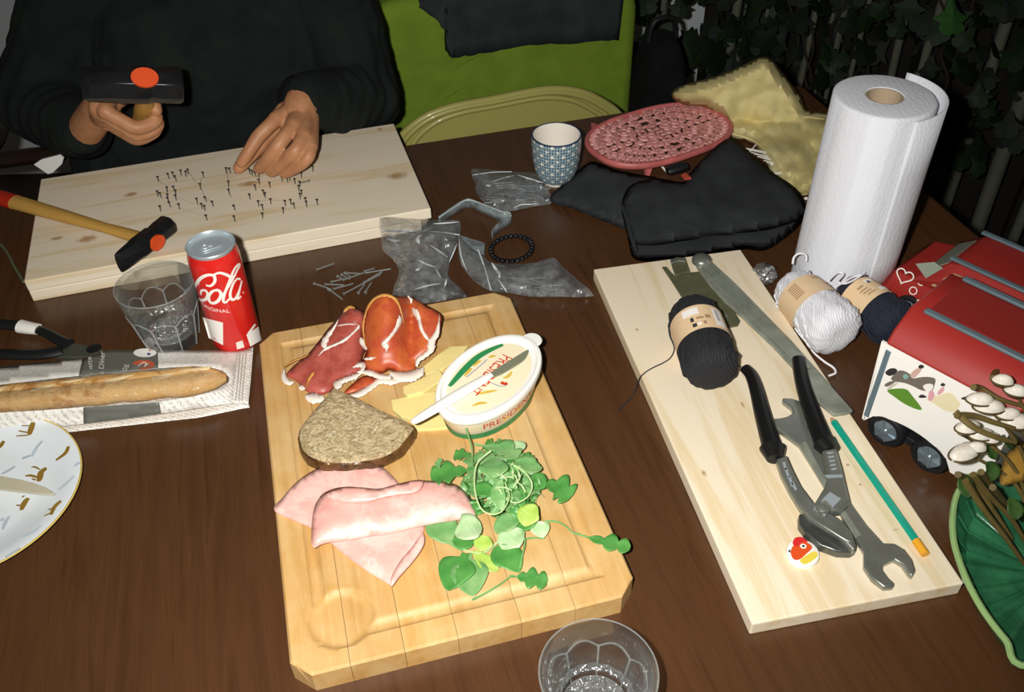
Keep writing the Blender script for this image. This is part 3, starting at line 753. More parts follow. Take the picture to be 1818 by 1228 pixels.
tag(fn, 'nail pinched upright between finger and thumb', 'nail')
fn = obj('nail', nail_mesh(.016, .0008, .0021), m_nail); p = P(540, 325, PLZ+.002)
fn.location = (p.x-.008, p.y, PLZ+.0022); fn.rotation_euler = (0, 1.52, .3); tag(fn, 'nail lying flat on the plank at the right of the rows', 'nail')
tv, tf = [], []
for seg in ([(375,355),(500,400),(610,440)], [(400,450),(520,490),(632,525)], [(595,180),(578,245),(625,350),(690,400)], [(825,100),(830,207),(838,290),(860,360)], [(200,180),(240,230),(300,250)], [(470,110),(530,200),(573,240)], [(1100,390),(1200,375),(1310,385)]):
    d = tube([P(u, v, PLZ+.003) for u, v in NZ(seg)], .00022, 4); tv, tf = join((tv, tf), d)
tag(obj('thread', (tv, tf), M('thread_grey', '#8f8468', .8), None, world=True), 'fine thread strung between the nails on the pine plank', 'thread')

m_iron = M('black_hammer_iron', '#242628', .32, metal=.35, vary=.3, vs=60, bump=.1, bs=90)
m_orange = M('orange_paint', '#e2501c', .5)
m_ash = M('ash_handle', '#c79a4c', .5, vary=.22, vs=9, stretch=(1, 12, 12), bump=.05)
m_redh = M('red_handle_paint', '#b02a18', .45)
def hammer(name, label, hl, hw, L, hr, eo=0.0):
    """handle along -x from the head at the origin; head long axis y, up z"""
    t = thing(name, label, 'hammer')
    s = hw/2
    hv, hf = [], []
    prof = [(-hl/2, s*.25, s*1.0), (-hl*.42, s*.62, s), (-hl*.20, s*.98, s), (-hl*.14, s*1.12, s*1.05), (hl*.14, s*1.12, s*1.05), (hl*.18, s*.94, s*.94), (hl*.28, s*1.02, s*1.02), (hl*.46, s*1.04, s*1.04), (hl/2, s*.92, s*.92)]
    n = 8
    for (y, a, b) in prof:
        c = .32
        for (x, z) in ((a, -b*c*1.2), (a, b*c*1.2), (a*c*1.2, b), (-a*c*1.2, b), (-a, b*c*1.2), (-a, -b*c*1.2), (-a*c*1.2, -b), (a*c*1.2, -b)): hv.append((x, y, z))
    for i in range(len(prof)-1):
        for k_ in range(n): hf.append((i*n+k_, (i+1)*n+k_, (i+1)*n+(k_+1) % n, i*n+(k_+1) % n))
    hf.append(tuple(range(n))); hf.append(tuple((len(prof)-1)*n+k_ for k_ in range(n-1, -1, -1)))
    bev(obj('head', (hv, hf), m_iron, t), .0008, 2)
    dd = lathe([(0, 0), (hr*1.12, 0), (hr*1.15, -.001), (hr*1.15, -.004)], 24, 1, .78)
    e = obj('handle_end', xf(dd, Matrix.Translation((s*1.12+.0016, eo, 0)) @ Matrix.Rotation(math.pi/2, 4, 'Y') @ Matrix.Rotation(math.pi/2, 4, 'Z')), m_orange, t); tag(e, 'orange painted handle end')
    q = [(-s, hr*.85), (-L*.12, hr*.85), (-L*.25, hr*.72), (-L*.5, hr*.95), (-L*.75, hr*1.1), (-L*.80, hr*1.12)]
    obj('handle', tube([(x, eo, 0) for x, r in q], [r for x, r in q], 16, flat=.72, up=V((0, 0, 1))), m_ash, t)
    q = [(-L*.79, hr*1.15), (-L*.9, hr*1.2), (-L*.985, hr*1.15), (-L, hr*.9)]
    tag(obj('handle_grip', tube([(x, eo, 0) for x, r in q], [r for x, r in q], 16, flat=.72, up=V((0, 0, 1))), m_redh, t), 'red painted lower handle')
    return t
hm = hammer('hammer', 'hammer with a black head and red-ended wooden handle resting on the plank', .096, .027, .300, .0112, .008)
hcen = P(256, 432, PLZ+.0145)
hm.location = hcen; hm.rotation_euler = (0, 0, math.atan2(-.091, .2035)-.02)

# ------------------------------------------------------------------ faceted tumblers
def m_glass():
    """clear glass seen thin: mostly straight through, a little bent, gloss towards the edges"""
    t = NT('clear_glass'); tr = t.n('ShaderNodeBsdfTransparent'); rf = t.n('ShaderNodeBsdfRefraction'); gl = t.n('ShaderNodeBsdfGlossy')
    tr.inputs['Color'].default_value = (.965, .98, .975, 1); rf.inputs['IOR'].default_value = 1.3; rf.inputs['Roughness'].default_value = .0; rf.inputs['Color'].default_value = (.96, .98, .97, 1); gl.inputs['Roughness'].default_value = .03
    lw = t.n('ShaderNodeLayerWeight'); m1 = t.n('ShaderNodeMixShader'); m2 = t.n('ShaderNodeMixShader')
    m1.inputs[0].default_value = .22; t.l(tr.outputs[0], m1.inputs[1]); t.l(rf.outputs[0], m1.inputs[2])
    t.l(t.math('ADD', t.math('MULTIPLY', t.math('POWER', lw.outputs[1], 3.0), .7), .05, True), m2.inputs[0])
    df = t.n('ShaderNodeBsdfDiffuse'); df.inputs['Color'].default_value = (.80, .88, .88, 1); m3 = t.n('ShaderNodeMixShader')
    t.l(t.math('ADD', t.math('MULTIPLY', t.math('POWER', lw.outputs[1], 2.5), .22), .004, True), m3.inputs[0])  # pale diffuse at grazing angles paints in bright glass edges
    t.l(m1.outputs[0], m3.inputs[1]); t.l(df.outputs[0], m3.inputs[2])
    t.l(m3.outputs[0], m2.inputs[1]); t.l(gl.outputs[0], m2.inputs[2]); t.l(m2.outputs[0], t.out.inputs[0]); t.t.nodes.remove(t.b)
    return t.m
MG = m_glass()
def m_gl2(name, dif, glo, rough):
    t = NT(name); tr = t.n('ShaderNodeBsdfTransparent'); gl = t.n('ShaderNodeBsdfGlossy'); df = t.n('ShaderNodeBsdfDiffuse'); m1 = t.n('ShaderNodeMixShader'); m2 = t.n('ShaderNodeMixShader')
    gl.inputs['Roughness'].default_value = rough; df.inputs['Color'].default_value = (.8, .88, .88, 1); m1.inputs[0].default_value = dif; m2.inputs[0].default_value = glo
    t.l(tr.outputs[0], m1.inputs[1]); t.l(df.outputs[0], m1.inputs[2]); t.l(m1.outputs[0], m2.inputs[1]); t.l(gl.outputs[0], m2.inputs[2]); t.l(m2.outputs[0], t.out.inputs[0]); t.t.nodes.remove(t.b)
    if rough > .1:
        bp_ = t.n('ShaderNodeBump'); bp_.inputs['Strength'].default_value = 1; bp_.inputs['Distance'].default_value = .004; t.l(t.noise(t.coord(), 160, 2), bp_.inputs['Height']); t.l(bp_.outputs[0], gl.inputs['Normal'])
    return t.m
MGR = m_gl2('glass_edge', .20, .18, .08); MGB = m_gl2('sparkle_glass', .10, .55, .16)  # white diffuse mixed in stands for highlights on rim, ridges and base
def tumbler(name, label, x, y, h, r, rotz=0.0):
    t = thing(name, label, 'glass', (x, y, 0), rotz, 'faceted drinking glasses'); n = 90; NF = 9
    def prof_o(z):
        u = z/h; return r*(.655+.345*min(1, (u/.98))**.9) if u < .62 else r*(.885+.115*((u-.62)/.38)**.8)
    def fac(a, z, rr):
        u = z/h
        if u > .62: return 1
        k_ = min(1, (.62-u)/.10)*min(1, u/.06+.2)
        b = math.pi/NF; aa = ((a+b) % (2*b))-b
        return 1-k_*(1-math.cos(b)/math.cos(aa))*-1.0*0 - k_*.055*(1-abs(aa)/b)
    pr = [(0, 0), (r*.56, 0), (r*.62, .0015)]
    zs = [h*k_/22 for k_ in range(1, 22)]; pr += [(prof_o(z), z) for z in zs]
    pr += [(r*.998, h-.0012), (r*.985, h), (r*.970, h-.0012)]
    zi = [h*k_/22 for k_ in range(21, 4, -1)]
    pr += [(prof_o(z)-.0026-.002*(1-z/h), z) for z in zi]
    pr += [(r*.45, h*.175), (r*.2, h*.165), (0, h*.16)]
    nout = 3+21+2
    def mod(a, z, rr): return fac(a, z, rr)
    d = lathe(pr, n, 1, 1, mod); obj('glass_body', d, MG, t)
    obj('rim_edge', lathe([(r*.998, h-.0016), (r*1.0, h-.0004), (r*.985, h+.0004), (r*.970, h-.0004)], n), MGR, t)
    obj('reflection_ring', lathe([(r*.62, h*.30), (r*.70, h*.34), (r*.715, h*.36), (r*.70, h*.38)], n, 1, 1, lambda a, z, rr: 1+.02*math.sin(a*18)), MGB, t)  # bright rippled ring stands in for facet reflections
    bv_, bf_ = [(0, 0, h*.165)], []           # star facets shaped into the base to imitate caustic sparkle
    for i in range(36):
        a_ = math.pi*2*i/36; bv_.append((r*.46*math.cos(a_), r*.46*math.sin(a_), h*.175+(.0022 if i % 2 else -.0012)))
        bv_.append((r*.58*math.cos(a_), r*.58*math.sin(a_), h*.215+(.0015 if i % 2 else -.001)))
    for i in range(36):
        j = (i+1) % 36; bf_ += [(0, 1+2*i, 1+2*j), (1+2*i, 2+2*i, 2+2*j, 1+2*j)]
    obj('sparkle_base', (bv_, bf_), MGB, t, smooth=False)
    for i in range(NF):                       # milky ridge tubes painting bright lines between the facets, arched at the top
        a_ = math.pi/NF+2*math.pi*i/NF
        def gp(da, u): q = prof_o(u*h)*fac(a_+da, u*h, 0)+.0003; return V((q*math.cos(a_+da), q*math.sin(a_+da), u*h))
        obj('facet_ridge', tube([gp(0, .04+.52*k_/10) for k_ in range(11)], .0009, 6), MGR, t)
        obj('facet_arch', tube([gp(2*math.pi/NF*k_/10, .56+.09*math.sin(math.pi*k_/10)) for k_ in range(11)], .0007, 6), MGR, t)
    obj('base_ring', lathe([(r*.585, h*.20), (r*.60, h*.215), (r*.585, h*.23)], n), MGR, t)
    return t
tumbler('drinking_glass', 'empty faceted drinking glass beside the red can', -.4119, .8400, .090, .0455, .1)
tumbler('drinking_glass', 'faceted drinking glass in front of the cutting board, seen from above', .0605, .3560, .072, .0465, .4)

# ------------------------------------------------------------------ cola can
CX, CY, CR, CHt = -.3333, .8376, .0287, .145
can = thing('soda_can', 'red and white cola can with silver lid standing behind the bread bag', 'can', (CX, CY, 0))
m_can = M('can_red', '#d3211c', .32, metal=.0, coat=.5); m_alu = M('aluminium', '#b9c4c9', .3, metal=.45); m_white = M('can_white', '#f3efe6', .38); m_black = M('black_print', '#2a2a2c', .5)
obj('can_body', lathe([(0, .004), (.019, .002), (.0225, 0), (.0235, .0008), (.0272, .007), (CR, .011), (CR, .128), (.0283, .132), (.0262, .1405)], 64), m_can, can)
obj('lid', lathe([(.0262, .1405), (.0270, .1425), (.0275, .1445), (.0268, .1455), (.0258, .1445), (.0250, .1400), (.0235, .1395), (.0222, .1408), (0, .1408)], 64), m_alu, can)
ca = math.atan2(-CY, -CX)
def can_l(d, up=0): return xf(d, Matrix.Translation((0, 0, .1412)) @ Matrix.Rotation(math.radians(28), 4, 'Z'))
tabo = [(-.0125, -.004), (-.009, -.0068), (.004, -.0068), (.011, -.005), (.0125, 0), (.011, .005), (.004, .0068), (-.009, .0068), (-.0125, .004)]
bev(obj('ring_pull', (lambda b: (b.transform(Matrix.Translation((0, 0, .1412)) @ Matrix.Rotation(math.radians(28), 4, 'Z')), b)[1])(prism(sm2(tabo, 3), .0002, .0016)), m_alu, can), .0004, 1)
obj('ring_pull_loop', can_l(tube([(-.0065+.0036*math.cos(a), .0036*math.sin(a), .0020) for a in [i*math.pi/8 for i in range(16)]], .0010, 6, closed=True)), m_alu, can)
obj('rivet', can_l(lathe([(.0028, .0016), (.0026, .0026), (.0015, .0031), (0, .0031)], 16)), m_alu, can)
def hit_cyl(u, v, r=CR):
    d = ray(u, v); ox, oy = EYE.x-CX, EYE.y-CY
    a = d.x*d.x+d.y*d.y; b = 2*(ox*d.x+oy*d.y); c = ox*ox+oy*oy-r*r; D = b*b-4*a*c
    t = (-b-math.sqrt(max(0, D)))/(2*a); p = EYE+d*t
    return p, V((p.x-CX, p.y-CY, 0)).normalized()
KZ = ZM(260, 390, 4.9125)
def can_stroke(name, pts, w_, mat=None, lift=.0003):
    ps = [hit_cyl(a[0], a[1]) for a in KZ([tuple(q) for q in smooth_path([(x, y, 0) for x, y in pts], 8)])]
    L = len(ps); ww = (lambda t: w_*(.45+.55*math.sin(math.pi*min(1, max(0, .12+t*.76))))) if not isinstance(w_, tuple) else (lambda t: w_[0]+(w_[1]-w_[0])*t)
    v, f = [], []
    for i, (p, n) in enumerate(ps):
        t = ps[min(L-1, i+1)][0]-ps[max(0, i-1)][0]; s = n.cross(t).normalized(); k_ = ww(i/(L-1))
        for sg in (-.5, 0, .5):
            q = p+s*k_*sg; q = V((q.x-CX, q.y-CY, 0)).normalized()*(CR+lift)+V((CX, CY, (p+s*k_*sg).z)); v.append(q)
    for i in range(L-1):
        for k_ in range(2): f.append((3*i+k_, 3*i+k_+1, 3*i+k_+4, 3*i+k_+3))
    return obj(name, (v, f), mat or m_white, can, world=True)
# "Cola": C with its swash, o, l, a
can_stroke('letter_c', [(520,570),(560,575),(595,540),(590,490),(540,480),(480,505),(435,560),(425,620),(440,670),(480,700),(520,690),(535,650),(515,615),(480,620),(475,655)], .0040)
can_stroke('letter_c', [(585,478),(640,462),(700,480),(740,500),(780,480)], .0034)
can_stroke('letter_o', [(625,615),(580,620),(545,665),(555,715),(590,725),(630,700),(650,650),(630,615),(600,610)], .0040)
can_stroke('letter_l', [(640,690),(690,620),(740,540),(790,440),(815,395),(795,395),(760,440),(720,540),(680,650),(670,705),(690,720),(730,680)], .0034)
can_stroke('letter_a', [(820,520),(790,515),(755,560),(730,640),(740,690),(775,685),(810,610),(830,530),(805,640),(795,690),(825,665)], .0034)
can_stroke('hyphen', [(392,520),(415,528)], .0028)
can_stroke('registered_dot', [(838,628),(846,640)], .0016)
def can_text(s, size, u, v, u2, v2):
    """lettering centred at photo px, running towards (u2, v2)"""
    p, n = hit_cyl(u, v); q, n2 = hit_cyl(u2, v2)
    a0 = math.atan2(n.y, n.x); slope = (q.z-p.z)/max(1e-6, (math.atan2(n2.y, n2.x)-a0)*CR)
    return lambda x, y: V((CX+(CR+.0006)*math.cos(a0+x/CR), CY+(CR+.0006)*math.sin(a0+x/CR), p.z+y+slope*x))
text_on('lettering', 'ORIGINAL', .0074, can_text('', 1, *KZ([(590, 783)])[0], *KZ([(700, 795)])[0]), m_white, can)
def can_quad(name, pts, mat, lift=.0003, sub=8):
    c = [KZ([p])[0] for p in pts]; v, f = [], []
    for i in range(sub+1):
        for j in range(sub+1):
            s, t = i/sub, j/sub
            u = (c[0][0]*(1-s)+c[1][0]*s)*(1-t)+(c[3][0]*(1-s)+c[2][0]*s)*t; w_ = (c[0][1]*(1-s)+c[1][1]*s)*(1-t)+(c[3][1]*(1-s)+c[2][1]*s)*t
            p, n = hit_cyl(u, w_); v.append(p+n*lift)
    for i in range(sub):
        for j in range(sub): k_ = i*(sub+1)+j; f.append((k_, k_+1, k_+sub+2, k_+sub+1))
    return obj(name, (v, f), mat, can, world=True)
can_quad('white_panel', [(492,850),(668,895),(670,1092),(545,1030)], m_white)
text_on('lettering', 'A', .0075, (lambda g: lambda x, y: g(x, y)+(V((0, 0, 0))))(can_text('', 1, *KZ([(598, 1035)])[0], *KZ([(700, 1048)])[0])), M('red_letter', '#c83a36', .5), can)
can_quad('white_panel', [(870,1000),(975,930),(1000,1050),(905,1105)], m_white)
can_quad('small_print', [(880,985),(940,905),(955,915),(890,1000)], m_white, .0004)
can_quad('white_panel', [(780,1070),(835,1050),(855,1110),(790,1130)], M('can_pale', '#e6ddd2', .5))

# ------------------------------------------------------------------ bread bag with baguette
Z = ZM(0, 560, 3.7875)
def m_news():
    t = NT('newsprint_paper')
    co = t.coord((1, 1, 1), rot=(0, 0, .35))
    wv = t.n('ShaderNodeTexWave'); wv.inputs['Scale'].default_value = 75; wv.inputs['Distortion'].default_value = .6; wv.inputs['Detail'].default_value = 2; wv.bands_direction = 'Y'; t.l(co, wv.inputs[0])
    n = t.noise(co, 420, 2, .7); k_ = t.math('MULTIPLY', t.ramp(wv.outputs[0], [(.45, (0, 0, 0, 1)), (.6, (1, 1, 1, 1))]), t.ramp(n, [(.45, (0, 0, 0, 1)), (.55, (1, 1, 1, 1))]))
    t.l(t.mix(t.math('MULTIPLY', k_, .55), srgb('#ebe6dc'), srgb('#8d8c88')), t.b.inputs['Base Color']); t.set(Roughness=.55)
    return t.m
m_newsp = m_news(); m_band = M('grey_band_print', '#66665e', .4); m_bread = mottle('baguette_crust', ['#c98f4a', '#d9a660', '#e3b878', '#b97c3a', '#ecc890'], 30, .55, .5, 60, .003)
bag = thing('bread_bag', 'paper bread sleeve printed like newspaper with a clear window and grey band', 'bread bag', P(250, 690, 0))
# heights: bag lies on the table and swells over the loaf
lo0, lo1 = P(-60, 713, .02), P(402, 668, .02)
ldir = (lo1-lo0).normalized(); lnor = V((-ldir.y, ldir.x, 0))
def zbag(u, v, d=9):
    q = P(u, v, .015)-lo0; s = q.dot(lnor); a = q.dot(ldir)
    e = max(0, min(1, ((lo1-lo0).length+.02-a)/.05))
    return .0075+.0330*e*math.exp(-(s/.034)**2)
def bagsheet(name, pts, mat, lift=0.0, step=9, parent=bag, thick=.0003, sm=0):
    o = obj(name, patch(pts, lambda u, v, d: zbag(u, v)+lift, step, sm), mat, parent, world=True)
    return solid(o, thick, 0) if thick else o
win_up = [(-30,470),(0,465),(300,430),(530,405),(800,380),(1060,355),(1300,340),(1400,345)]
win_dn = [(-30,655),(0,652),(300,635),(560,615),(800,600),(1070,580),(1300,545),(1480,500)]
bagsheet('paper_side', Z([(-30,345),(250,318),(530,288),(720,232),(1060,230),(1300,236),(1600,232)] + [(1565,590)] + [(1300,628),(1100,660),(820,700),(560,730),(380,748),(-30,790)] + win_dn + [(1530,470),(1545,420),(1500,370)] + win_up[::-1]), m_newsp)
bagsheet('crimped_end', Z([(1600,232),(1650,228),(1705,203),(1690,400),(1670,597),(1620,592),(1562,590),(1580,400)]), m_newsp, .0004)
for x in (1592, 1612, 1632):
    bagsheet('crimp_line', Z([(x+20, 250),(x+27, 250),(x-3, 575),(x-10, 575)]), M('crimp_grey', '#a9a49a', .6), .0010, 12, thick=0)
bagsheet('window_film', Z(win_up + [(1500,370),(1545,420),(1530,470)] + win_dn[::-1]), film('bag_film', '#f4ead8', .05, .15), .0006, thick=0)
bagsheet('grey_band', Z([(555,290),(720,234),(1060,232),(1065,352),(800,378),(530,403)]), m_band, .0007)
bagsheet('grey_band', Z([(560,617),(800,602),(1070,582),(1085,660),(820,698),(562,728)]), m_band, .0007)
def bag_pt(u, v): return P(u, v, zbag(u, v)+.0013)
def bag_text(s, size, x0, y0, x1, y1, mat):
    a, b = Z([(x0, y0)])[0], Z([(x1, y1)])[0]; L = math.hypot(b[0]-a[0], b[1]-a[1]); ex = ((b[0]-a[0])/L, (b[1]-a[1])/L); ey = (ex[1], -ex[0]); mx, my = (a[0]+b[0])/2, (a[1]+b[1])/2
    text_on('lettering', s, size, lambda x, y: bag_pt(mx+ex[0]*x+ey[0]*y, my+ex[1]*x+ey[1]*y), mat, bag)
m_wp = M('white_print', '#f0ece4', .5)
bag_text('quette', 12.5, 612, 392, 600, 285, m_wp); bag_text('a Dîner', 13.5, 680, 392, 690, 245, m_wp); bag_text('0g', 13, 840, 375, 845, 325, m_wp)
def bag_oval(name, cx, cy, rx, ry, mat, lift=.0012):
    pts = [(cx+rx*math.cos(i*math.pi/12), cy+ry*math.sin(i*math.pi/12)-.0) for i in range(24)]
    o = obj(name, patch(Z(pts), lambda u, v, d: zbag(u, v)+lift, 6, 0), mat, bag, world=True); return o
bag_oval('white_logo', 975, 250, 78, 30, m_wp); bag_oval('logo_mark', 1000, 258, 14, 8, M('blue_print', '#3c4a7a', .5), .0016); bag_oval('logo_mark', 1005, 235, 10, 5, m_redp, .0016)
bag_oval('red_logo', 965, 330, 75, 32, M('orange_print', '#d9603a', .5))
pth = [bag_pt(*q)+V((0, 0, .0006)) for q in Z([(930,345),(960,320),(985,325),(975,345),(1000,325)])]
obj('logo_mark', stroke(smooth_path(pth, 5), .0016, V((0, 0, 1)), .0004), m_wp, bag, world=True)
bagsheet('back_sheet', Z([(-30,350),(530,300),(720,245),(1600,240),(1670,590),(1100,655),(380,742),(-30,785)]), m_newsp, 0, 14)
for o in [x for x in bag.children if x.name.startswith('back_sheet')]:
    for vv in o.data.vertices: vv.co.z = .0006
bl_ = thing('baguette', 'golden baguette inside the clear window of the bread sleeve', 'bread', (lo0.x, lo0.y, 0))
LB = (lo1-lo0).length; bp = [lo0.lerp(lo1, t)+V((0, 0, -.002)) for t in [i/22 for i in range(23)]]
def bread_r(t): return .0180*(1-max(0, (t-.86)/.14)**2.2*.75)*(1+.05*math.sin(t*40))
d = tube(bp, bread_r, 20, flat=.86, up=V((0, 0, 1)))
d = ([V(p)+V((0, 0, .0008*nz(p.x*1000, p.y*1000, .12, 4))) for p in d[0]], d[1]); obj('loaf', d, m_bread, bl_, world=True)
for t in (.12, .36, .60, .82):
    c0 = lo0.lerp(lo1, t); a_ = [c0+ldir*(-.035)+lnor*(-.006), c0+lnor*0, c0+ldir*.035+lnor*.006]
    obj('scored_cut', tube([q+V((0, 0, .0105)) for q in smooth_path(a_, 5)], lambda s: .0042*math.sin(math.pi*(.08+s*.84))+.0003, 8, flat=.8, up=V((0, 0, 1))), M('baguette_cut', '#efd3a0', .7, vary=.15, vs=80), bl_, world=True)

# ------------------------------------------------------------------ pliers at the far left
pz = .010
lp = thing('combination_pliers', 'pliers with dark grips and a white collar lying behind the bread bag', 'pliers', P(90, 610, 0))
m_grip = M('black_grip', '#191a1b', .4); m_tool = M('dark_tool_steel', '#5a5c4e', .36, metal=.3, vary=.25, vs=50)
hp = [P(u, v, pz) for u, v in Z([(-120,50),(0,58),(80,64),(145,72)])]
obj('grip', tube(smooth_path(hp, 5), .0075, 10, flat=.7, up=V((0, 0, 1))), m_grip, lp, world=True)
hp = [P(u, v, pz) for u, v in Z([(138,72),(200,84),(258,92)])]
obj('grip_collar', tube(smooth_path(hp, 4), lambda t: .0098-.002*t, 12, flat=.8, up=V((0, 0, 1))), m_white, lp, world=True)
hp = [P(u, v, pz) for u, v in Z([(250,92),(320,120),(400,165),(460,190)])]
obj('arm', tube(smooth_path(hp, 5), lambda t: .0065+.002*t, 10, flat=.6, up=V((0, 0, 1))), m_grip, lp, world=True)
hp = [P(u, v, pz-.002) for u, v in Z([(-120,270),(0,260),(150,262),(300,258),(420,235)])]
obj('grip', tube(smooth_path(hp, 5), lambda t: .0080, 10, flat=.6, up=V((0, 0, 1))), m_grip, lp, world=True)
jaw = ppoly(Z([(400,160),(470,165),(560,178),(650,195),(720,225),(700,245),(600,255),(500,262),(400,262),(330,250),(360,215)]), pz)
bev(obj('jaw', prism(jaw, .001, .0062), m_tool, lp, world=True), .001, 1)
c = P(*Z([(630, 222)])[0], .0062)
obj('pivot', xf(lathe([(.0085, 0), (.0085, .0008), (.007, .0012), (0, .0012)], 20, 1, 1), Matrix.Translation(c)), m_grip, lp, world=True)
# hanging cord at the table's left end
cd_ = [P(u, v, .004) for u, v in [(-10,432),(3,436),(14,450),(24,470),(34,487),(42,500)]]
tag(obj('cord', tube(smooth_path(cd_, 6), .0022, 8), M('cord_dark_green', '#5c5f45', .5), None, world=True), 'thin greenish cord lying on the table left of the planks', 'cord')

# ------------------------------------------------------------------ plate and table knife
PC = V((-.5495, .5945, 0)); PRr = .1075
plate = thing('dinner_plate', 'white plate printed with small brown and grey animals', 'plate', PC)
m_por = M('porcelain', '#e6ecee', .18, coat=.5)
obj('plate_body', lathe([(0, .003), (.055, .003), (.058, 0), (.062, .002), (.085, .010), (.1045, .0155), (PRr, .0165), (PRr, .0180), (.104, .0180), (.088, .0135), (.070, .0075), (.058, .0062), (0, .0060)], 80), m_por, plate)
obj('plate_rim', lathe([(PRr-.0012, .0180), (PRr, .0186), (PRr+.0006, .0172)], 80), M('rim_gold', '#d8bd62', .3), plate)
def plate_z(p):
    r = math.hypot(p.x-PC.x, p.y-PC.y)
    for (r0, z0), (r1, z1) in (((0, .006), (.058, .0062)), ((.058, .0062), (.070, .0075)), ((.070, .0075), (.088, .0135)), ((.088, .0135), (.104, .018)), ((.104, .018), (.12, .018))):
        if r <= r1: return z0+(z1-z0)*(r-r0)/(r1-r0)
    return .018
def plate_pt(u, v):
    z = .012
    for _ in range(4): z = plate_z(P(u, v, z))
    return P(u, v, z+.0005)
ZP = ZM(0, 720, 4.2347)
m_an = M('animal_brown', '#8a6a28', .4); m_ag = M('animal_grey', '#b4bfc6', .4)
def pstroke(parts, mat, label):
    v, f = [], []
    for pts, w_ in parts:
        pth = smooth_path([plate_pt(*q) for q in ZP(pts)], 5); d = stroke(pth, lambda t, w_=w_: w_*(.5+.5*math.sin(math.pi*min(1, .1+t*.85))), V((0, 0, 1)), .0002); v, f = join((v, f), d)
    tag(obj('printed_animal', (v, f), mat, plate, world=True, smooth=False), label)
pstroke([([(250,125),(235,170),(220,220)], .0065), ([(225,150),(190,150),(160,150)], .0016), ([(225,205),(170,195),(140,188)], .002), ([(215,222),(165,225),(120,228)], .002)], m_an, 'brown printed animal')
pstroke([([(515,305),(500,345),(470,375),(420,410)], .0045)], m_an, 'brown printed animal')
pstroke([([(350,470),(310,500),(300,545),(290,570)], .0065), ([(300,480),(260,460),(235,465)], .002), ([(285,540),(230,525),(190,528)], .003), ([(270,560),(240,548)], .002)], m_an, 'brown printed animal')
pstroke([([(215,695),(190,720),(175,750),(160,785)], .006), ([(165,690),(185,675)], .002), ([(170,750),(120,748)], .002)], m_an, 'brown printed animal')
pstroke([([(460,715),(425,745),(400,780),(385,820)], .0045), ([(400,775),(360,780)], .0018), ([(395,800),(330,830)], .0018)], m_an, 'brown printed animal')
pstroke([([(30,265),(10,295),(-10,320)], .005)], m_an, 'brown printed animal')
for pts in ([(320,265),(280,310),(250,360),(240,385)], [(560,525),(510,575),(470,610),(440,635)], [(115,455),(60,490),(10,515)], [(600,425),(560,455)], [(60,110),(30,130),(0,140)], [(230,375),(190,390),(165,395)], [(310,900),(250,945),(170,985)], [(70,830),(40,880),(20,935)], [(150,1070),(90,1110),(40,1140)], [(20,845),(15,870)]):
    pstroke([(pts, .004)], m_ag, 'grey printed animal')
kz_ = .0195
kn_ = thing('table_knife', 'rounded steel table knife blade lying on the animal plate', 'knife', P(20, 858, .0185))
bo = ppoly(ZP([(-420,430),(-100,500),(0,528),(150,555),(250,580),(330,610),(390,645),(412,665),(390,672),(250,660),(100,642),(0,630),(-150,610),(-420,560)]), kz_)
bev(obj('blade', prism(bo, .0185, .0203), M('dull_steel', '#cfc9ae', .4, metal=.2), kn_, world=True), .0005, 1)
h0, h1 = P(*ZP([(-400, 495)])[0], kz_), P(*ZP([(-800, 440)])[0], .016)
obj('handle', tube([h0.lerp(h1, t) for t in (0, .1, .4, .8, 1)], [.005, .006, .0065, .0075, .005], 12, flat=.5, up=V((0, 0, 1))), m_alu, kn_, world=True)
# ------------------------------------------------------------------ things on the right plank
m_steel = M('bright_steel', '#9fa298', .30, metal=.68, vary=.2, vs=40, bump=.12, bs=160)
m_dsteel = M('grey_steel', '#9b9f90', .42, metal=.25, vary=.35, vs=45, bump=.2, bs=120)
m_olive = M('olive_metal', '#65654c', .45, metal=.2, vary=.2, vs=70, bump=.1)
def part(name, pts, z0, z1, mat, parent, bw=.0008, sm=0):
    o = obj(name, prism(ppoly(sm2(pts, sm) if sm else pts, (z0+z1)/2), z0, z1), mat, parent, world=True); return bev(o, bw, 2)
Z = ZM(1160, 440, 4.0921)
hg = thing('metal_plate', 'flat olive metal plate with a raised spring clip under the black yarn', 'metal plate', P(1240, 520, PRZ))
part('plate', Z([(62,140),(95,138),(130,180),(160,208),(240,182),(330,175),(400,212),(480,310),(560,410),(632,535),(615,568),(545,580),(440,600),(330,600),(200,350),(130,240)]), PRZ, PRZ+.002, m_olive, hg, .0006)
part('clip', Z([(122,90),(165,72),(232,76),(250,130),(268,178),(215,186),(162,208),(140,150)]), PRZ+.002, PRZ+.0055, m_olive, hg, .001)
part('clip_lip', Z([(122,95),(165,76),(230,80),(236,102),(180,98),(130,118)]), PRZ+.0055, PRZ+.0085, m_steel, hg, .001)
c = P(*Z([(525, 490)])[0], PRZ+.002)
obj('rivet', xf(lathe([(.0035, 0), (.0030, .0016), (0, .0022)], 16), Matrix.Translation(c)), m_steel, hg, world=True)
fl_ = thing('metal_file', 'long flat worn steel bar with a rounded knob end lying along the plank', 'metal bar', P(1370, 600, PRZ))
bar = Z([(300,110),(345,120),(410,95),(600,270),(800,475),(1000,680),(1150,850),(1300,1020),(1450,1190),(1400,1208),(1310,1220),(1200,1130),(1000,860),(870,720),(640,500),(520,400),(420,290),(330,170)])
part('bar', bar, PRZ, PRZ+.0045, m_dsteel, fl_, .0012)
part('ridge', Z([(345,130),(395,110),(600,290),(800,490),(1000,695),(1150,870),(1080,880),(880,680),(640,440),(440,260)]), PRZ+.0046, PRZ+.0064, M('rib_steel', '#979d8f', .35, metal=.3, vary=.25, vs=50), fl_, .0009)
c = P(*Z([(352, 92)])[0], PRZ+.006)
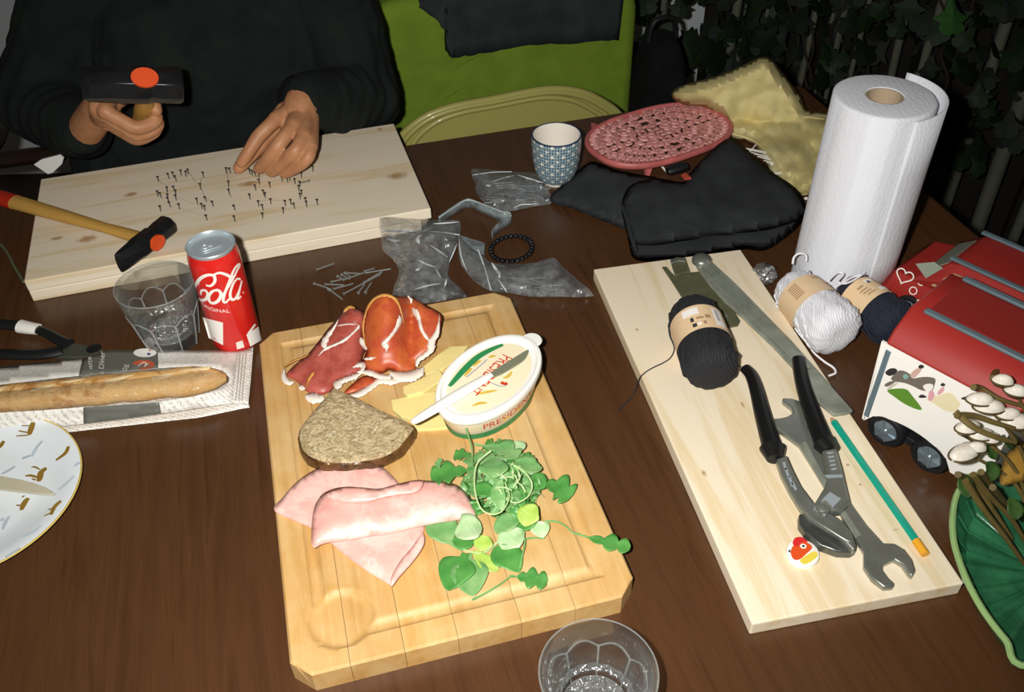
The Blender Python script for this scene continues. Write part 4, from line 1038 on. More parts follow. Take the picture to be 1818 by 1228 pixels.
obj('knob', xf(lathe([(0, -.006), (.008, -.0055), (.0128, -.002), (.0128, .002), (.010, .0055), (.004, .0072), (0, .0075)], 28), Matrix.Translation(c)), m_steel, fl_, world=True)

def m_yarn(name, c1, c2, rough=.85):
    t = NT(name); wv = t.n('ShaderNodeTexWave'); wv.inputs['Scale'].default_value = 130; wv.inputs['Distortion'].default_value = 5; wv.inputs['Detail'].default_value = 2; wv.inputs['Detail Scale'].default_value = 1.5
    t.l(t.coord((1, 1, 1), rot=(0, .5, .4)), wv.inputs[0]); t.l(t.mix(wv.outputs[0], srgb(c1), srgb(c2)), t.b.inputs['Base Color']); t.set(Roughness=rough)
    t.b.inputs['Sheen Weight'].default_value = .0
    t.bump(wv.outputs[0], .5, .0012); return t.m
def skein(name, label, a, b, ra, rb, ym, bm_, b0, b1, ztop, sq=.9):
    """yarn skein from back end a to front end b (centres), radius ra -> rb; band between b0 and b1"""
    d = b-a; L = d.length; t = thing(name, label, 'yarn', ((a+b)/2).to_2d().to_3d()+V((0, 0, ztop)))
    ax = d.normalized(); rot = V((0, 0, 1)).rotation_difference(ax).to_matrix().to_4x4(); mm = Matrix.Translation(a) @ rot
    up_l = (rot.inverted() @ V((0, 0, 1)))
    pr = [(0, .008), (ra*.22, .004), (ra*.55, .0), (ra*.85, L*.03), (ra*.97, L*.10), (ra, L*.2)]
    for k_ in range(1, 9): s = .2+.6*k_/8; pr.append((ra+(rb-ra)*s, L*s))
    pr += [(rb*.97, L*.88), (rb*.88, L*.95), (rb*.62, L*.995), (rb*.3, L), (0, L*.985)]
    def mod(al, z, r): return 1+.02*math.sin(al*9+z*90)+.015*math.sin(al*17-z*60)
    obj('yarn_body', xf(lathe(pr, 64, 1, 1, mod), mm), ym, t, world=True)
    for k_ in range(12):      # strands lying over the two visible ends
        for s0, s1 in ((.08, b0-.01), (b1+.01, .90)):
            a0 = k_*.53+s0; ps = []
            for i in range(10):
                s = s0+(s1-s0)*i/9; r = (ra+(rb-ra)*s)*(1.0 if .1 < s < .9 else .88)+.0008; ps.append(mm @ V((r*math.cos(a0+s*2.2), r*math.sin(a0+s*2.2), L*s)))
            obj('strand', tube(smooth_path(ps, 2), .0010, 6), ym, t, world=True)
    n = 12; pb_ = []
    for i in range(n+1): s = b0+(b1-b0)*i/n; pb_.append(((ra+(rb-ra)*s)*1.035+.0006, L*s))
    obj('paper_band', xf(lathe(pb_, 64), mm), bm_, t, world=True)
    def onband(al, s, lift=.0006):
        r = (ra+(rb-ra)*s)*1.035+.0006+lift; return mm @ V((r*math.cos(al), r*math.sin(al), L*s))
    return t, onband, mm, up_l
def band_print(t, onband, items):
    for (a0, a1, s0, s1, mat) in items:
        v, f = [], []
        for i in range(7):
            for j in range(3): v.append(onband(a0+(a1-a0)*i/6, s0+(s1-s0)*j/2))
        for i in range(6):
            for j in range(2): k_ = i*3+j; f.append((k_, k_+1, k_+4, k_+3))
        obj('band_print', (v, f), mat, t, world=True)
m_bandt = M('band_tan_paper', '#e8c9a0', .6, vary=.05, vs=60); m_bprint = M('band_print_brown', '#a98a68', .6); m_wlab = M('band_white_label', '#f4f0ea', .5); m_dk = M('band_print_dark', '#3b3a3a', .6)
# black skein on the plank
ya, yb = P(1228, 552, PRZ+.0315), P(1262, 648, PRZ+.0315)
_d = (yb-ya).normalized(); ya -= _d*.004; yb += _d*.016
t, ob, mm, ul = skein('yarn_skein', 'black yarn skein with a tan paper band lying on the right plank', ya, yb, .0285, .0305, m_yarn('yarn_black', '#121215', '#26272c'), m_bandt, .26, .62, PRZ)
ua = math.atan2(ul.y, ul.x)
band_print(t, ob, [(ua+.75, ua+.15, .30, .40, m_wlab), (ua+.52, ua+.40, .44, .50, m_dk), (ua+.30, ua+.05, .45, .48, m_bprint), (ua-.02, ua-.2, .43, .48, m_bprint), (ua+.5, ua+.35, .53, .58, m_dk), (ua+.3, ua+.18, .53, .57, m_wlab), (ua+.1, ua-.0, .52, .57, m_bprint), (ua-.35, ua-.75, .31, .58, m_wlab), (ua-.45, ua-.6, .33, .50, m_grey)])
tp = [P(*q, z) for q, z in zip(Z([(108,560),(120,640),(152,725),(130,790),(80,830),(0,868),(-60,905),(-105,955)]), (PRZ+.02, PRZ+.01, PRZ+.0015, PRZ+.0015, PRZ+.0015, PRZ+.0015, PRZ+.0015, PRZ+.001))] + [P(1125, 700, .0015), P(1112, 715, .0012), P(1098, 728, .0012)]
tail = obj('yarn_tail', tube(smooth_path(tp, 6), .0007, 6), MC.get('x') or m_yarn('yarn_black2', '#141416', '#24252a'), t, world=True)
# pliers, wrench, pencil, cap
Z = ZM(1300, 620, 2.7917)
wr = thing('open_wrench', 'double open-ended steel wrench lying under the black-handled pliers', 'wrench', P(1480, 880, PRZ))
wo = Z([(200,352),(235,350),(270,342),(298,325),(292,298),(248,265),(247,250),(290,252),(335,266),(368,300),(386,348),(372,395),(410,460),(470,560),(540,690),(600,790),(665,880),(745,968),(800,970),(850,1000),(888,1050),(905,1105),(888,1135),(868,1115),(838,1072),(800,1048),(745,1075),(742,1102),(770,1140),(802,1170),(795,1186),(750,1190),(690,1145),(650,1085),(650,1012),(600,925),(530,810),(460,690),(390,575),(330,480),(275,440),(215,398)])
part('shaft', wo, PRZ, PRZ+.007, m_steel, wr, .0016)
part('recess', Z([(330,470),(365,455),(420,560),(490,690),(560,800),(640,920),(610,935),(540,820),(465,700),(395,580)]), PRZ+.0071, PRZ+.0075, m_dsteel, wr, .0002)
pls = thing('water_pump_pliers', 'adjustable water pump pliers with black handles spread open', 'pliers', P(1440, 850, PRZ))
m_bgrip = M('black_rubber_grip', '#151515', .38)
gz = PRZ+.0125
def grip(pts, rs, name='grip'):
    ps = [P(u, v, gz) for u, v in Z(pts)]; obj(name, tube(smooth_path(ps, 6), lambda t_: rs[0]+(rs[1]-rs[0])*t_, 14, flat=.8, up=V((0, 0, 1))), m_bgrip, pls, world=True)
grip([(62,92),(95,130),(120,200),(145,300),(175,410),(202,498)], (.0062, .0105)); grip([(328,48),(338,120),(360,210),(395,310),(430,400),(460,475)], (.0072, .0105))
grip([(200,490),(212,545)], (.0135, .0085), 'grip_collar'); grip([(455,462),(490,505)], (.0125, .0100), 'grip_collar')
part('lever', Z([(215,555),(268,535),(300,610),(340,690),(400,770),(470,815),(540,860),(590,920),(612,985),(600,1012),(520,930),(440,880),(380,845),(335,800),(280,710),(240,630)]), PRZ+.0075, PRZ+.0165, m_steel, pls, .0022)
part('lever', Z([(440,515),(512,500),(530,560),(548,625),(562,690),(582,770),(530,812),(480,815),(405,775),(450,700),(470,640)]), PRZ+.0078, PRZ+.0180, m_steel, pls, .0022)
part('lower_jaw', Z([(325,832),(345,828),(400,850),(470,880),(540,930),(600,985),(612,1005),(585,1020),(520,1018),(430,985),(360,925),(328,880)]), PRZ+.001, PRZ+.0112, M('dark_jaw', '#6f726c', .3, metal=.7, vary=.3, vs=80, bump=.4, bs=200), pls, .0015)
part('upper_jaw', Z([(360,800),(430,810),(500,850),(560,895),(600,960),(560,950),(480,900),(400,850)]), PRZ+.0165, PRZ+.0192, m_steel, pls, .0012)
c = P(*Z([(470, 770)])[0], PRZ+.018)
obj('slide_slot', xf(box(-.014, .014, -.006, .006, 0, .0022), Matrix.Translation(c) @ Matrix.Rotation(.75, 4, 'Z')), m_alu, pls, world=True)
obj('pivot_nut', xf(lathe([(.0075, 0), (.0075, .0035), (.006, .0045), (0, .0045)], 6), Matrix.Translation(c+V((-.006, -.006, .0022)))), m_steel, pls, world=True)
for (x0, y0, x1, y1) in ((248,560,268,600), (258,590,282,640), (275,630,300,680), (290,660,318,700)):
    part('grip_ridge', Z([(x0,y0),(x0+14,y0-4),(x1+4,y1-6),(x1-6,y1)]), PRZ+.0165, PRZ+.0172, m_alu, pls, .0002)
for i in range(5):
    y0 = 510+i*20; part('grip_ridge', Z([(470+i*5,y0),(500+i*4,y0-4),(502+i*4,y0+4),(472+i*5,y0+8)]), PRZ+.018, PRZ+.0187, m_alu, pls, .0002)
part('scale_mark', Z([(455,622),(545,620),(547,634),(470,636)]), PRZ+.018, PRZ+.0186, m_alu, pls, .0002)
pz_ = PRZ+.0037; q0, q1 = P(1475.6, 742, pz_), P(1643, 984, pz_); dd = (q1-q0).normalized()
pen = thing('pencil', 'teal pencil with a yellow end lying along the plank edge', 'pencil', q0-V((0, 0, .0037)))
obj('shaft', tube([q0+dd*.006, q1-dd*.016], .0038, 6), M('teal_paint', '#159a80', .35, coat=.4), pen, world=True, smooth=False)
obj('yellow_end', tube([q1-dd*.016, q1], .0040, 12), M('yellow_paint', '#e6a42a', .4), pen, world=True)
obj('sharpened_tip', tube([q0+dd*.006, q0], [.0036, .0012], 6), M('pencil_wood', '#d9a878', .6), pen, world=True)
cp_ = P(1425.4, 981, PRZ+.004)
cap = thing('bottle_cap', 'small white round cap printed with a red and yellow bird', 'bottle cap', (cp_.x, cp_.y, PRZ))
obj('cap_body', lathe([(.0150, 0), (.0152, .002), (.0142, .0055), (.0125, .0066), (0, .0066)], 42, 1, 1, lambda a, z, r: 1+(.02*math.sin(a*21) if z < .003 else 0)), m_pl, cap)
cz = PRZ+.0068
def cap_patch(pts, mat, dz=0.0):
    pl = [P(q[0], q[1], cz+dz) for q in Z(pts)]; obj('bird_print', ([V(p) for p in pl], [tuple(range(len(pl)))]), mat, cap, world=True, smooth=False)
cap_patch(sm2([(290,1010),(300,975),(340,950),(385,965),(395,985),(370,1010),(335,1040),(305,1040)], 3), M('bird_orange', '#d9501c', .5), .0001)
cap_patch(sm2([(300,965),(310,935),(345,930),(375,955),(345,955),(325,975)], 3), M('bird_red', '#d02a2a', .5), .0002)
cap_patch(sm2([(335,1045),(375,1015),(410,1000),(425,1020),(400,1045),(360,1065)], 3), M('bird_yellow', '#e3cc4a', .5), .0002)
cap_patch(sm2([(335,972),(350,962),(368,972),(362,986),(345,986)], 3), m_wp, .0003)
cap_patch(sm2([(345,972),(354,968),(360,976),(352,981)], 3), m_dk, .0004)
cap_patch([(275,1000),(288,990),(290,1008)], m_dk, .0003)

# ------------------------------------------------------------------ yarn beside the plank, foil, paper towel
Z = ZM(1340, 400, 3.8033)
ya, yb = P(1402, 505, .034), P(1477, 580, .036)
_d = (yb-ya).normalized(); yb += _d*.018
t, ob, mm, ul = skein('yarn_skein', 'white yarn skein with a tan paper band beside the plank', ya, yb, .0270, .0345, m_yarn('yarn_white', '#f1f0f2', '#d9dae2'), m_bandt, .22, .56, 0)
ua = math.atan2(ul.y, ul.x)
band_print(t, ob, [(ua+.95+.0, ua+.55, .28+.03*i, .295+.03*i, m_bprint) for i in range(7)] + [(ua-.1, ua-.5, .26, .275, m_bprint), (ua-.1, ua-.45, .30, .315, m_bprint), (ua-.5, ua-.9, .36, .40, M('band_pink', '#e0a0a0', .6))])
m_wy = M('white_yarn_strand', '#f2f1f4', .8)
lp_ = [P(u, v, z) for (u, v), z in zip(Z([(255,260),(265,215),(300,190),(345,200),(348,240)]), (.060, .066, .072, .068, .060))]
obj('yarn_loop', tube(smooth_path(lp_, 6), .0013, 6), m_wy, t, world=True)
lp_ = [P(u, v, .004) for u, v in Z([(360,800),(400,860),(470,920),(530,960),(545,995),(500,1015)])]
obj('yarn_loop', tube(smooth_path(lp_, 6), .0013, 6), m_wy, t, world=True)
ya, yb = P(1503, 512, .030), P(1585, 575, .030)
_d = (yb-ya).normalized(); yb += _d*.012
t, ob, mm, ul = skein('yarn_skein', 'navy yarn skein with a tan band between white yarn and toy car', ya, yb, .0250, .0285, m_yarn('yarn_navy', '#10131f', '#222a3c'), m_bandt, .18, .58, 0)
ua = math.atan2(ul.y, ul.x)
band_print(t, ob, [(ua+.1, ua-.3, .24, .30, m_wlab), (ua+.02, ua-.12, .27, .32, m_dk), (ua+.6, ua+.3, .30, .33, m_bprint), (ua+.65, ua+.25, .37, .39, m_bprint), (ua+.6, ua+.2, .42, .44, m_bprint), (ua-.1, ua-.6, .44, .52, m_wlab), (ua+.5, ua+.1, .47, .49, m_bprint)])
for pts in ([(500,370),(560,320),(600,330),(560,380),(620,390),(700,350),(745,315)], [(540,420),(590,390),(660,350),(730,330)]):
    obj('white_strand', tube(smooth_path([P(u, v, .060) for u, v in Z(pts)], 5), .0013, 6), m_wy, t, world=True)
fc = P(1357, 487, .012)
bm = bmesh.new(); bmesh.ops.create_icosphere(bm, subdivisions=4, radius=.0155)
for v_ in bm.verts:
    v_.co *= 1+.22*noise.noise(v_.co*160)+.10*noise.noise(v_.co*420); v_.co.z *= .8
o = obj('foil_ball', bm, M('silver_foil', '#d5d6d2', .22, metal=.9), smooth=False); o.location = (fc.x, fc.y, .0125); tag(o, 'small crumpled silver foil ball behind the white yarn', 'foil')

TWX, TWY, TWR, TWH = .42244, .93598, .0560, .2545
tw = thing('paper_towel_roll', 'standing white paper towel roll with a loose sheet end', 'paper towel', (TWX, TWY, 0))
def m_towel():
    t = NT('quilted_paper'); t.set(Roughness=.9); t.b.inputs['Base Color'].default_value = srgb('#e2e4ea')
    wv = t.n('ShaderNodeTexWave'); wv.inputs['Scale'].default_value = 42; wv.inputs['Distortion'].default_value = 9; wv.inputs['Detail'].default_value = 2; wv.inputs['Detail Scale'].default_value = 2.2
    t.l(t.coord((1, 1, 1.0)), wv.inputs[0]); t.bump(wv.outputs[0], .16, .0012); return t.m
mtw = m_towel()
obj('roll', lathe([(.0205, .001), (TWR-.001, 0), (TWR, .001), (TWR, TWH-.0025), (TWR-.0016, TWH-.0006), (TWR-.004, TWH), (.0215, TWH), (.0205, TWH-.001)], 96, 1, 1, lambda a, z, r: 1+.004*math.sin(5*a+z*9)+.003*math.sin(11*a), close=True), mtw, tw)
obj('cardboard_core', lathe([(.0188, .001), (.0204, .001), (.0204, TWH-.0008), (.0188, TWH-.0008)], 48, close=True), M('cardboard', '#b7a184', .85, vary=.1, vs=90), tw)
v, f = [], []; na = 26
a_s, a_e = math.radians(-75), math.radians(52)
for i in range(na+1):
    s = i/na; a = a_s+(a_e-a_s)*s; r = TWR+.0012+.0135*math.sin(min(1, s*1.15)*math.pi*.5)**1.6
    for zz in (.002, .06, .12, .18, TWH-.004*(1-s)): v.append((r*math.cos(a), r*math.sin(a), zz if zz > .01 else .004))
for i in range(na):
    for j in range(4): k_ = i*5+j; f.append((k_, k_+5, k_+6, k_+1))
solid(obj('loose_sheet', (v, f), mtw, tw), .0022, 1)

# ------------------------------------------------------------------ toys: red car and horse trailer
m_tred = M('toy_red', '#9e2a24', .5); m_tdred = M('toy_dark_red', '#8a261f', .55); m_tgrey = M('toy_grey_rail', '#5f7078', .5); m_twhite = M('toy_white', '#f4f0ea', .35, coat=.2); m_tyre = M('tyre_black', '#141416', .6); m_hub = M('toy_hub', '#7b8890', .25, metal=.45)
def wheel(parent, c, axd, r=.0165, w_=.012, name='wheel'):
    rot = V((0, 0, 1)).rotation_difference(axd).to_matrix().to_4x4(); mmx = Matrix.Translation(c) @ rot
    o = obj(name, xf(lathe([(0, -w_/2), (r*.9, -w_/2), (r, -w_/2+.002), (r, w_/2-.002), (r*.92, w_/2), (r*.70, w_/2), (r*.66, w_/2-.002), (0, w_/2-.002)], 36), mmx), m_tyre, parent, world=True)
    h = obj('hub', xf(lathe([(r*.64, w_/2-.0018), (r*.60, w_/2-.0004), (r*.25, w_/2+.0006), (r*.18, w_/2+.0022), (0, w_/2+.0026)], 30, 1, 1, lambda a, z, rr: 1+(.05*math.cos(a*6) if rr > r*.5 else 0)), mmx), m_hub, o, world=False)
    h.data.transform(Matrix.Identity(4)); h.data.transform(wmat(parent).inverted())
    for k_ in range(6):
        a = k_*math.pi/3; sp2 = obj('spoke', xf(box(r*.2, r*.6, -.0012, .0012, w_/2-.0006, w_/2+.0014), mmx @ Matrix.Rotation(a, 4, 'Z')), m_hub, o); sp2.data.transform(wmat(parent).inverted())
    return o
# trailer frame: origin = lower left corner of the white side, x along the side, y away from the viewer
t0 = P(1530, 742, .020); tdir = (P(1691, 838, .020)-t0); tdir.z = 0; tdir.normalize(); tn = V((-tdir.y, tdir.x, 0))
TO = V((t0.x, t0.y, 0)); trailer = thing('toy_horse_trailer', 'white and red toy horse trailer with horse pictures on its side', 'toy trailer', TO, math.atan2(tdir.y, tdir.x))
def tp_plane(u, v):       # photo px -> trailer local (x, z) on its near side plane
    p = PP(u, v, TO, tn); q = p-TO; return q.dot(tdir), p.z
TLn, TWd = .132, .142
zt = tp_plane(1558, 602)[1]; zw = .012
E2 = {}
# side panel with wheel arches cut into the lower edge
w1 = tp_plane(1570, 766); w2 = tp_plane(1648, 812); WR = .0200
side = [(0, .020), (.003, .018)]
xa0, xa1 = w1[0]-.024, w2[0]+.024
for i in range(13):
    s = i/12; x = xa0+(xa1-xa0)*s; side.append((x, .018+.024*math.sin(math.pi*min(1, max(0, s)))**.45))
side += [(TLn, .018), (TLn, zt), (-.006, zt)]
def extr_xz(poly, y0, y1):
    b = prism([(p[0], p[1]) for p in poly], 0, 1)
    for v_ in b.verts: v_.co = V((v_.co.x, y0+(y1-y0)*v_.co.z, v_.co.y))
    bmesh.ops.recalc_face_normals(b, faces=b.faces[:]); return b
bev(obj('side_panel', extr_xz(side, 0, .003), m_twhite, trailer), .0008, 2)
bev(obj('side_panel', extr_xz(side, TWd-.003, TWd), m_twhite, trailer), .0008, 2)
bev(obj('end_panel', box(0, .003, .003, TWd-.003, .016, zt), m_twhite, trailer), .0008, 2)
bev(obj('end_panel', box(TLn-.003, TLn, .003, TWd-.003, .016, zt), m_twhite, trailer), .0008, 2)
bev(obj('chassis', box(.004, TLn-.004, .010, TWd-.010, .010, .020), m_tyre, trailer), .001, 1)
# red roof: sloping shoulder, flat top
RH = .030
roof = [(-.001, zt), (.008, zt+RH*.45), (.032, zt+RH), (TWd-.032, zt+RH), (TWd-.008, zt+RH*.45), (TWd+.001, zt)]
rb_ = prism([(p[0], p[1]) for p in roof], 0, 1)
for v_ in rb_.verts: v_.co = V((-.002+(TLn+.004)*v_.co.z, v_.co.x, v_.co.y))
bmesh.ops.recalc_face_normals(rb_, faces=rb_.faces[:]); bev(obj('roof', rb_, m_tred, trailer), .003, 3)
for yy in (.0335, TWd-.0335):
    bev(obj('roof_rail', box(.012, .125, yy-.0038, yy+.0038, zt+RH, zt+RH+.004), m_tgrey, trailer), .0015, 2)
bev(obj('roof_hatch', box(.014, TLn-.016, .040, TWd-.040, zt+RH, zt+RH+.0016), m_tdred, trailer), .0008, 1)
bev(obj('grey_edge_strip', box(.0010, .0065, -.0012, .0004, .026, zt-.006), m_tgrey, trailer), .0005, 1)
for (x, z) in (w1, w2):
    for yy, s in ((.007, -1), (TWd-.007, 1)):
        wheel(trailer, TO+tdir*x+tn*yy+V((0, 0, WR)), tn*s, WR, .014)
# horse and rider pictures (flat print on the side)
def tprint(name, pts, mat, off=.0003, sm=3):
    q = [tp_plane(a[0], a[1]) for a in (sm2(pts, sm) if sm else pts)]
    return obj(name, ([(x, -off, z) for x, z in q], [tuple(range(len(q)))]), mat, trailer, smooth=False)
ZT = ZM(1500, 580, 4.3868)
m_hgrey = M('horse_grey', '#6f665e', .5); m_hdark = M('horse_dark', '#2f2b2c', .5); m_hgreen = M('hedge_green', '#5c8a2c', .5); m_hpink = M('print_pink', '#d9a0a8', .5); m_hcream = M('print_cream', '#e6d9b4', .5)
tprint('printed_horse', ZT([(380,375),(420,340),(470,345),(510,370),(530,400),(600,390),(660,390),(705,405),(700,450),(680,500),(640,500),(590,490),(540,465),(480,440),(430,430),(390,425),(360,405)]), m_hgrey)
tprint('printed_mane', ZT([(315,355),(350,325),(390,322),(410,340),(385,370),(345,380)]), m_hdark, .0004)
tprint('printed_leg', ZT([(310,450),(350,425),(400,420),(360,450),(325,465)]), m_hgrey, .0004)
tprint('printed_leg', ZT([(330,480),(370,445),(420,435),(380,465),(345,488)]), M('horse_pale', '#c9bfb2', .5), .0004)
tprint('printed_rider', ZT([(510,380),(530,345),(570,320),(600,330),(575,365),(540,395)]), M('rider_pale', '#c9a79a', .5), .0005)
tprint('printed_rider_hat', ZT([(575,305),(595,292),(620,305),(605,322),(580,320)]), m_hdark, .0006)
tprint('printed_saddle', ZT([(455,375),(480,365),(500,385),(480,405),(460,400)]), M('print_teal', '#7fa89c', .5), .0006)
tprint('printed_flank', ZT([(610,460),(650,440),(690,450),(680,490),(640,500)]), M('flank_white', '#efe9e0', .5), .0006)
tprint('printed_hedge', ZT([(330,495),(400,480),(480,485),(530,540),(600,635),(560,640),(470,600),(390,545)]), m_hgreen, .0004)
tprint('printed_hoof', ZT([(575,545),(600,525),(640,545),(600,552)]), m_hdark, .0004)
tprint('printed_horse', ZT([(640,560),(690,540),(740,530),(800,510),(850,530),(880,570),(900,600),(860,660),(780,650),(700,600)]), m_hcream, .0003)
tprint('printed_tail', ZT([(660,500),(690,500),(700,540),(670,575),(650,560)]), m_hpink, .0005)
tprint('printed_rider_hat', ZT([(745,450),(765,435),(785,450),(765,462)]), m_hdark, .0005)
tprint('printed_rider', ZT([(720,520),(745,480),(775,465),(770,500),(740,525)]), m_hpink, .0004)
tprint('printed_mane', ZT([(905,555),(950,540),(975,555),(940,568)]), m_hdark, .0005)
# red toy car behind, parallel to the trailer
CO = TO + tn*.206 - tdir*.108
car = thing('toy_car', 'red toy car with roof rails and a white heart on its bonnet', 'toy car', CO, math.atan2(tdir.y, tdir.x))
CWd, CLn = .122, .230
def loft(rows, mat, name, parent, bw=.002):
    """rows: list of (x, [(y, z)...]) cross-sections"""
    n = len(rows[0][1]); v = [(x, y, z) for x, sec in rows for y, z in sec]; f = []
    for i in range(len(rows)-1):
        for k_ in range(n): f.append((i*n+k_, i*n+(k_+1) % n, (i+1)*n+(k_+1) % n, (i+1)*n+k_))
    f.append(tuple(range(n-1, -1, -1))); f.append(tuple((len(rows)-1)*n+k_ for k_ in range(n)))
    o = obj(name, (v, f), mat, parent)
    b = bmesh.new(); b.from_mesh(o.data); bmesh.ops.recalc_face_normals(b, faces=b.faces[:]); b.to_mesh(o.data); b.free()
    return bev(o, bw, 3)
def sec(zb, zh, i0, i1): return [(i0, zb), (CWd-i0, zb), (CWd-i0*.3, zb+(zh-zb)*.5), (CWd-i1, zh), (i1, zh), (i0*.3, zb+(zh-zb)*.5)]
def car_plane(u, v, off=0.0):
    p = PP(u, v, CO+tn*off, tn); q = p-CO; return q.dot(tdir), p.z
loft([(0, sec(.016, .036, .012, .024)), (.010, sec(.012, .048, .004, .014)), (.060, sec(.012, .056, 0, .006)), (CLn-.01, sec(.012, .058, 0, .005)), (CLn, sec(.014, .054, .003, .010))], m_tred, 'car_body', car)
loft([(.036, sec(.054, .056, .006, .008)), (.066, sec(.054, .086, .003, .022)), (.078, sec(.054, .090, .003, .020)), (CLn-.014, sec(.054, .090, .003, .020)), (CLn-.006, sec(.054, .082, .003, .022))], m_tred, 'cabin', car)
for yy in (.0235, CWd-.0235):
    bev(obj('roof_rail', box(.062, .165, yy-.0038, yy+.0038, .090, .0938), m_tgrey, car), .0015, 2)
m_win = M('toy_window_grey', '#8d9384', .3); m_intr = M('toy_interior_tan', '#a98f62', .6)
def cwin(pts, mat):
    q = [car_plane(u, v, .004) for u, v in pts]
    yy = lambda z: .0012+max(0, (z-.054))*.32-.0022
    solid(obj('side_window', ([(x, yy(z), z) for x, z in q], [tuple(range(len(q)))]), mat, car, smooth=False), .0012, 0)
cwin([(1624, 469), (1655, 468), (1671, 479), (1645, 493)], m_win); cwin([(1655, 504), (1690, 488), (1706, 494), (1666, 509)], m_intr)
v = [(.0400, .020, .061), (.0400, CWd-.020, .061), (.0610, CWd-.028, .081), (.0610, .028, .081)]
solid(obj('windscreen', (v, [(0, 1, 2, 3)]), m_win, car, smooth=False), .0012, 0)
for x in (.044, CLn-.048):
    for yy, s in ((.004, -1), (CWd-.004, 1)):
        wheel(car, CO+tdir*x+tn*yy+V((0, 0, .0175)), tn*s, .0175, .014)
# heart and small flowers drawn on the side of the bonnet, on the near flank
def cstroke(pts, w_, name):
    v, f = [], []
    pth = smooth_path([V((x, -.0004-(.0009 if 0 else 0), z)) for x, z in pts], 5, True); pth.append(pth[0])
    pth = [V((p.x, flank_y(p.x, p.z)-.0008, p.z)) for p in pth]
    obj(name, stroke(pth, w_, V((0, -1, .25)).normalized(), .0002), m_wp, car)
def flank_y(x, z):
    h = .055; tt = (z-.012)/(h-.012); return 0 if tt < .5 else (tt-.5)*2*.006
hx, hz = car_plane(1602, 493)
cstroke([(hx+.0105*math.sin(a)**3, hz+.0095*(.8125*math.cos(a)-.3125*math.cos(2*a)-.125*math.cos(3*a)-.0625*math.cos(4*a))) for a in [i*math.pi/10 for i in range(20)]], .0016, 'heart_sticker')
for (u, v_, r) in ((1631, 505, .0030), (1620, 517, .0044), (1632, 536, .0028)):
    x, z = car_plane(u, v_)
    cstroke([(x+r*math.cos(a), z+r*math.sin(a)) for a in [i*math.pi/5 for i in range(10)]], .0013, 'ring_sticker')
# ------------------------------------------------------------------ patterned cup
def m_cup():
    t = NT('cup_blue_pattern'); tc = t.n('ShaderNodeTexCoord'); sx = t.n('ShaderNodeSeparateXYZ'); t.l(tc.outputs['Object'], sx.inputs[0])
    ang = t.math('MULTIPLY', t.math('ARCTAN2', sx.outputs[1], sx.outputs[0]), 14/(2*math.pi)); zz = t.math('MULTIPLY', sx.outputs[2], 1/.0150)
    def cell(x, off=0.0): return t.math('ABSOLUTE', t.math('SUBTRACT', t.math('FRACT', t.math('ADD', x, off)), .5))
    a, b = cell(ang), cell(zz)            # 0 at cell middle, .5 at border
    star = t.math('ADD', t.math('SUBTRACT', .5, a), t.math('SUBTRACT', .5, b))       # small at the corners
    star2 = t.math('ADD', a, b)
    m1 = t.math('LESS_THAN', star, .20); m1b = t.math('LESS_THAN', star2, .14)
    bars = t.math('GREATER_THAN', t.math('SINE', t.math('MULTIPLY', ang, 2*math.pi*4)), .05); bars2 = t.math('GREATER_THAN', t.math('SINE', t.math('MULTIPLY', zz, 2*math.pi*3)), -.25)
    k = t.math('MULTIPLY', bars, bars2)
    c = t.mix(k, srgb('#8fa3a8'), srgb('#2b4560')); c = t.mix(t.math('MAXIMUM', m1, m1b), c, srgb('#e9e4d2'))
    t.l(c, t.b.inputs['Base Color']); t.set(Roughness=.22); return t.m
cup = thing('handleless_cup', 'handleless cup with a blue geometric pattern beside the nail bag', 'cup', (.07216, 1.19216, 0))
cr, chh = .0367, .0784
obj('cup_wall', lathe([(.019, .006), (.024, .0065), (.0290, .014), (.0330, .026), (.0355, .042), (.0366, .058), (cr, chh-.0012), (cr-.0005, chh-.0004)], 72), m_cup(), cup)
obj('foot_ring', lathe([(.0, .004), (.014, .004), (.0155, 0), (.0185, 0), (.0195, .0062), (.024, .0066)], 48), M('cup_cream', '#ece6d6', .2, coat=.4), cup)
obj('inner_wall', lathe([(cr-.0022, chh-.0004), (cr-.0030, chh-.003), (.0335, .058), (.0325, .042), (.029, .024), (.022, .012), (0, .010)], 72), M('cup_inside', '#efe7da', .25, coat=.3), cup)
obj('rim', lathe([(cr-.0001, chh-.0018), (cr+.0001, chh-.0006), (cr-.0008, chh+.0004), (cr-.0020, chh), (cr-.0024, chh-.0010)], 72), M('cup_rim_navy', '#1c2f4c', .25), cup)

# ------------------------------------------------------------------ pink cast-iron trivet
TVC = V((.2387, 1.2806, 0)); TVA = math.radians(29.4); tva, tvb = .1208, .0765; tvz = .026
trv = thing('iron_trivet', 'oval pink openwork cast-iron trivet on short feet', 'trivet', TVC, TVA)
m_pink = M('pink_enamel', '#c96a66', .45, vary=.25, vs=50, bump=.2, bs=120); m_pinkd = M('pink_enamel_worn_highlit', '#c27672', .5, col2='#e0a49c', vs=90, bump=.3, bs=140)  # paler mottle colours in whitish highlights along with worn spots
def sq_oval(s, a, e=2.6):
    c, q = math.cos(a), math.sin(a); return V((s*tva*math.copysign(abs(c)**(2/e), c), s*tvb*math.copysign(abs(q)**(2/e), q), 0))
ring = [sq_oval(1, i*math.pi/48) for i in range(96)]
obj('rim', tube([p*.985+V((0, 0, tvz)) for p in ring], .0042, 10, closed=True, flat=1.3, up=V((0, 0, 1))), m_pink, trv)
for s in (.84, .62, .38):
    obj('oval_bar', tube([sq_oval(s, i*math.pi/36, 2.3)+V((0, 0, tvz+.001)) for i in range(72)], .0030, 8, closed=True, flat=.9, up=V((0, 0, 1))), m_pinkd, trv)
pet = None
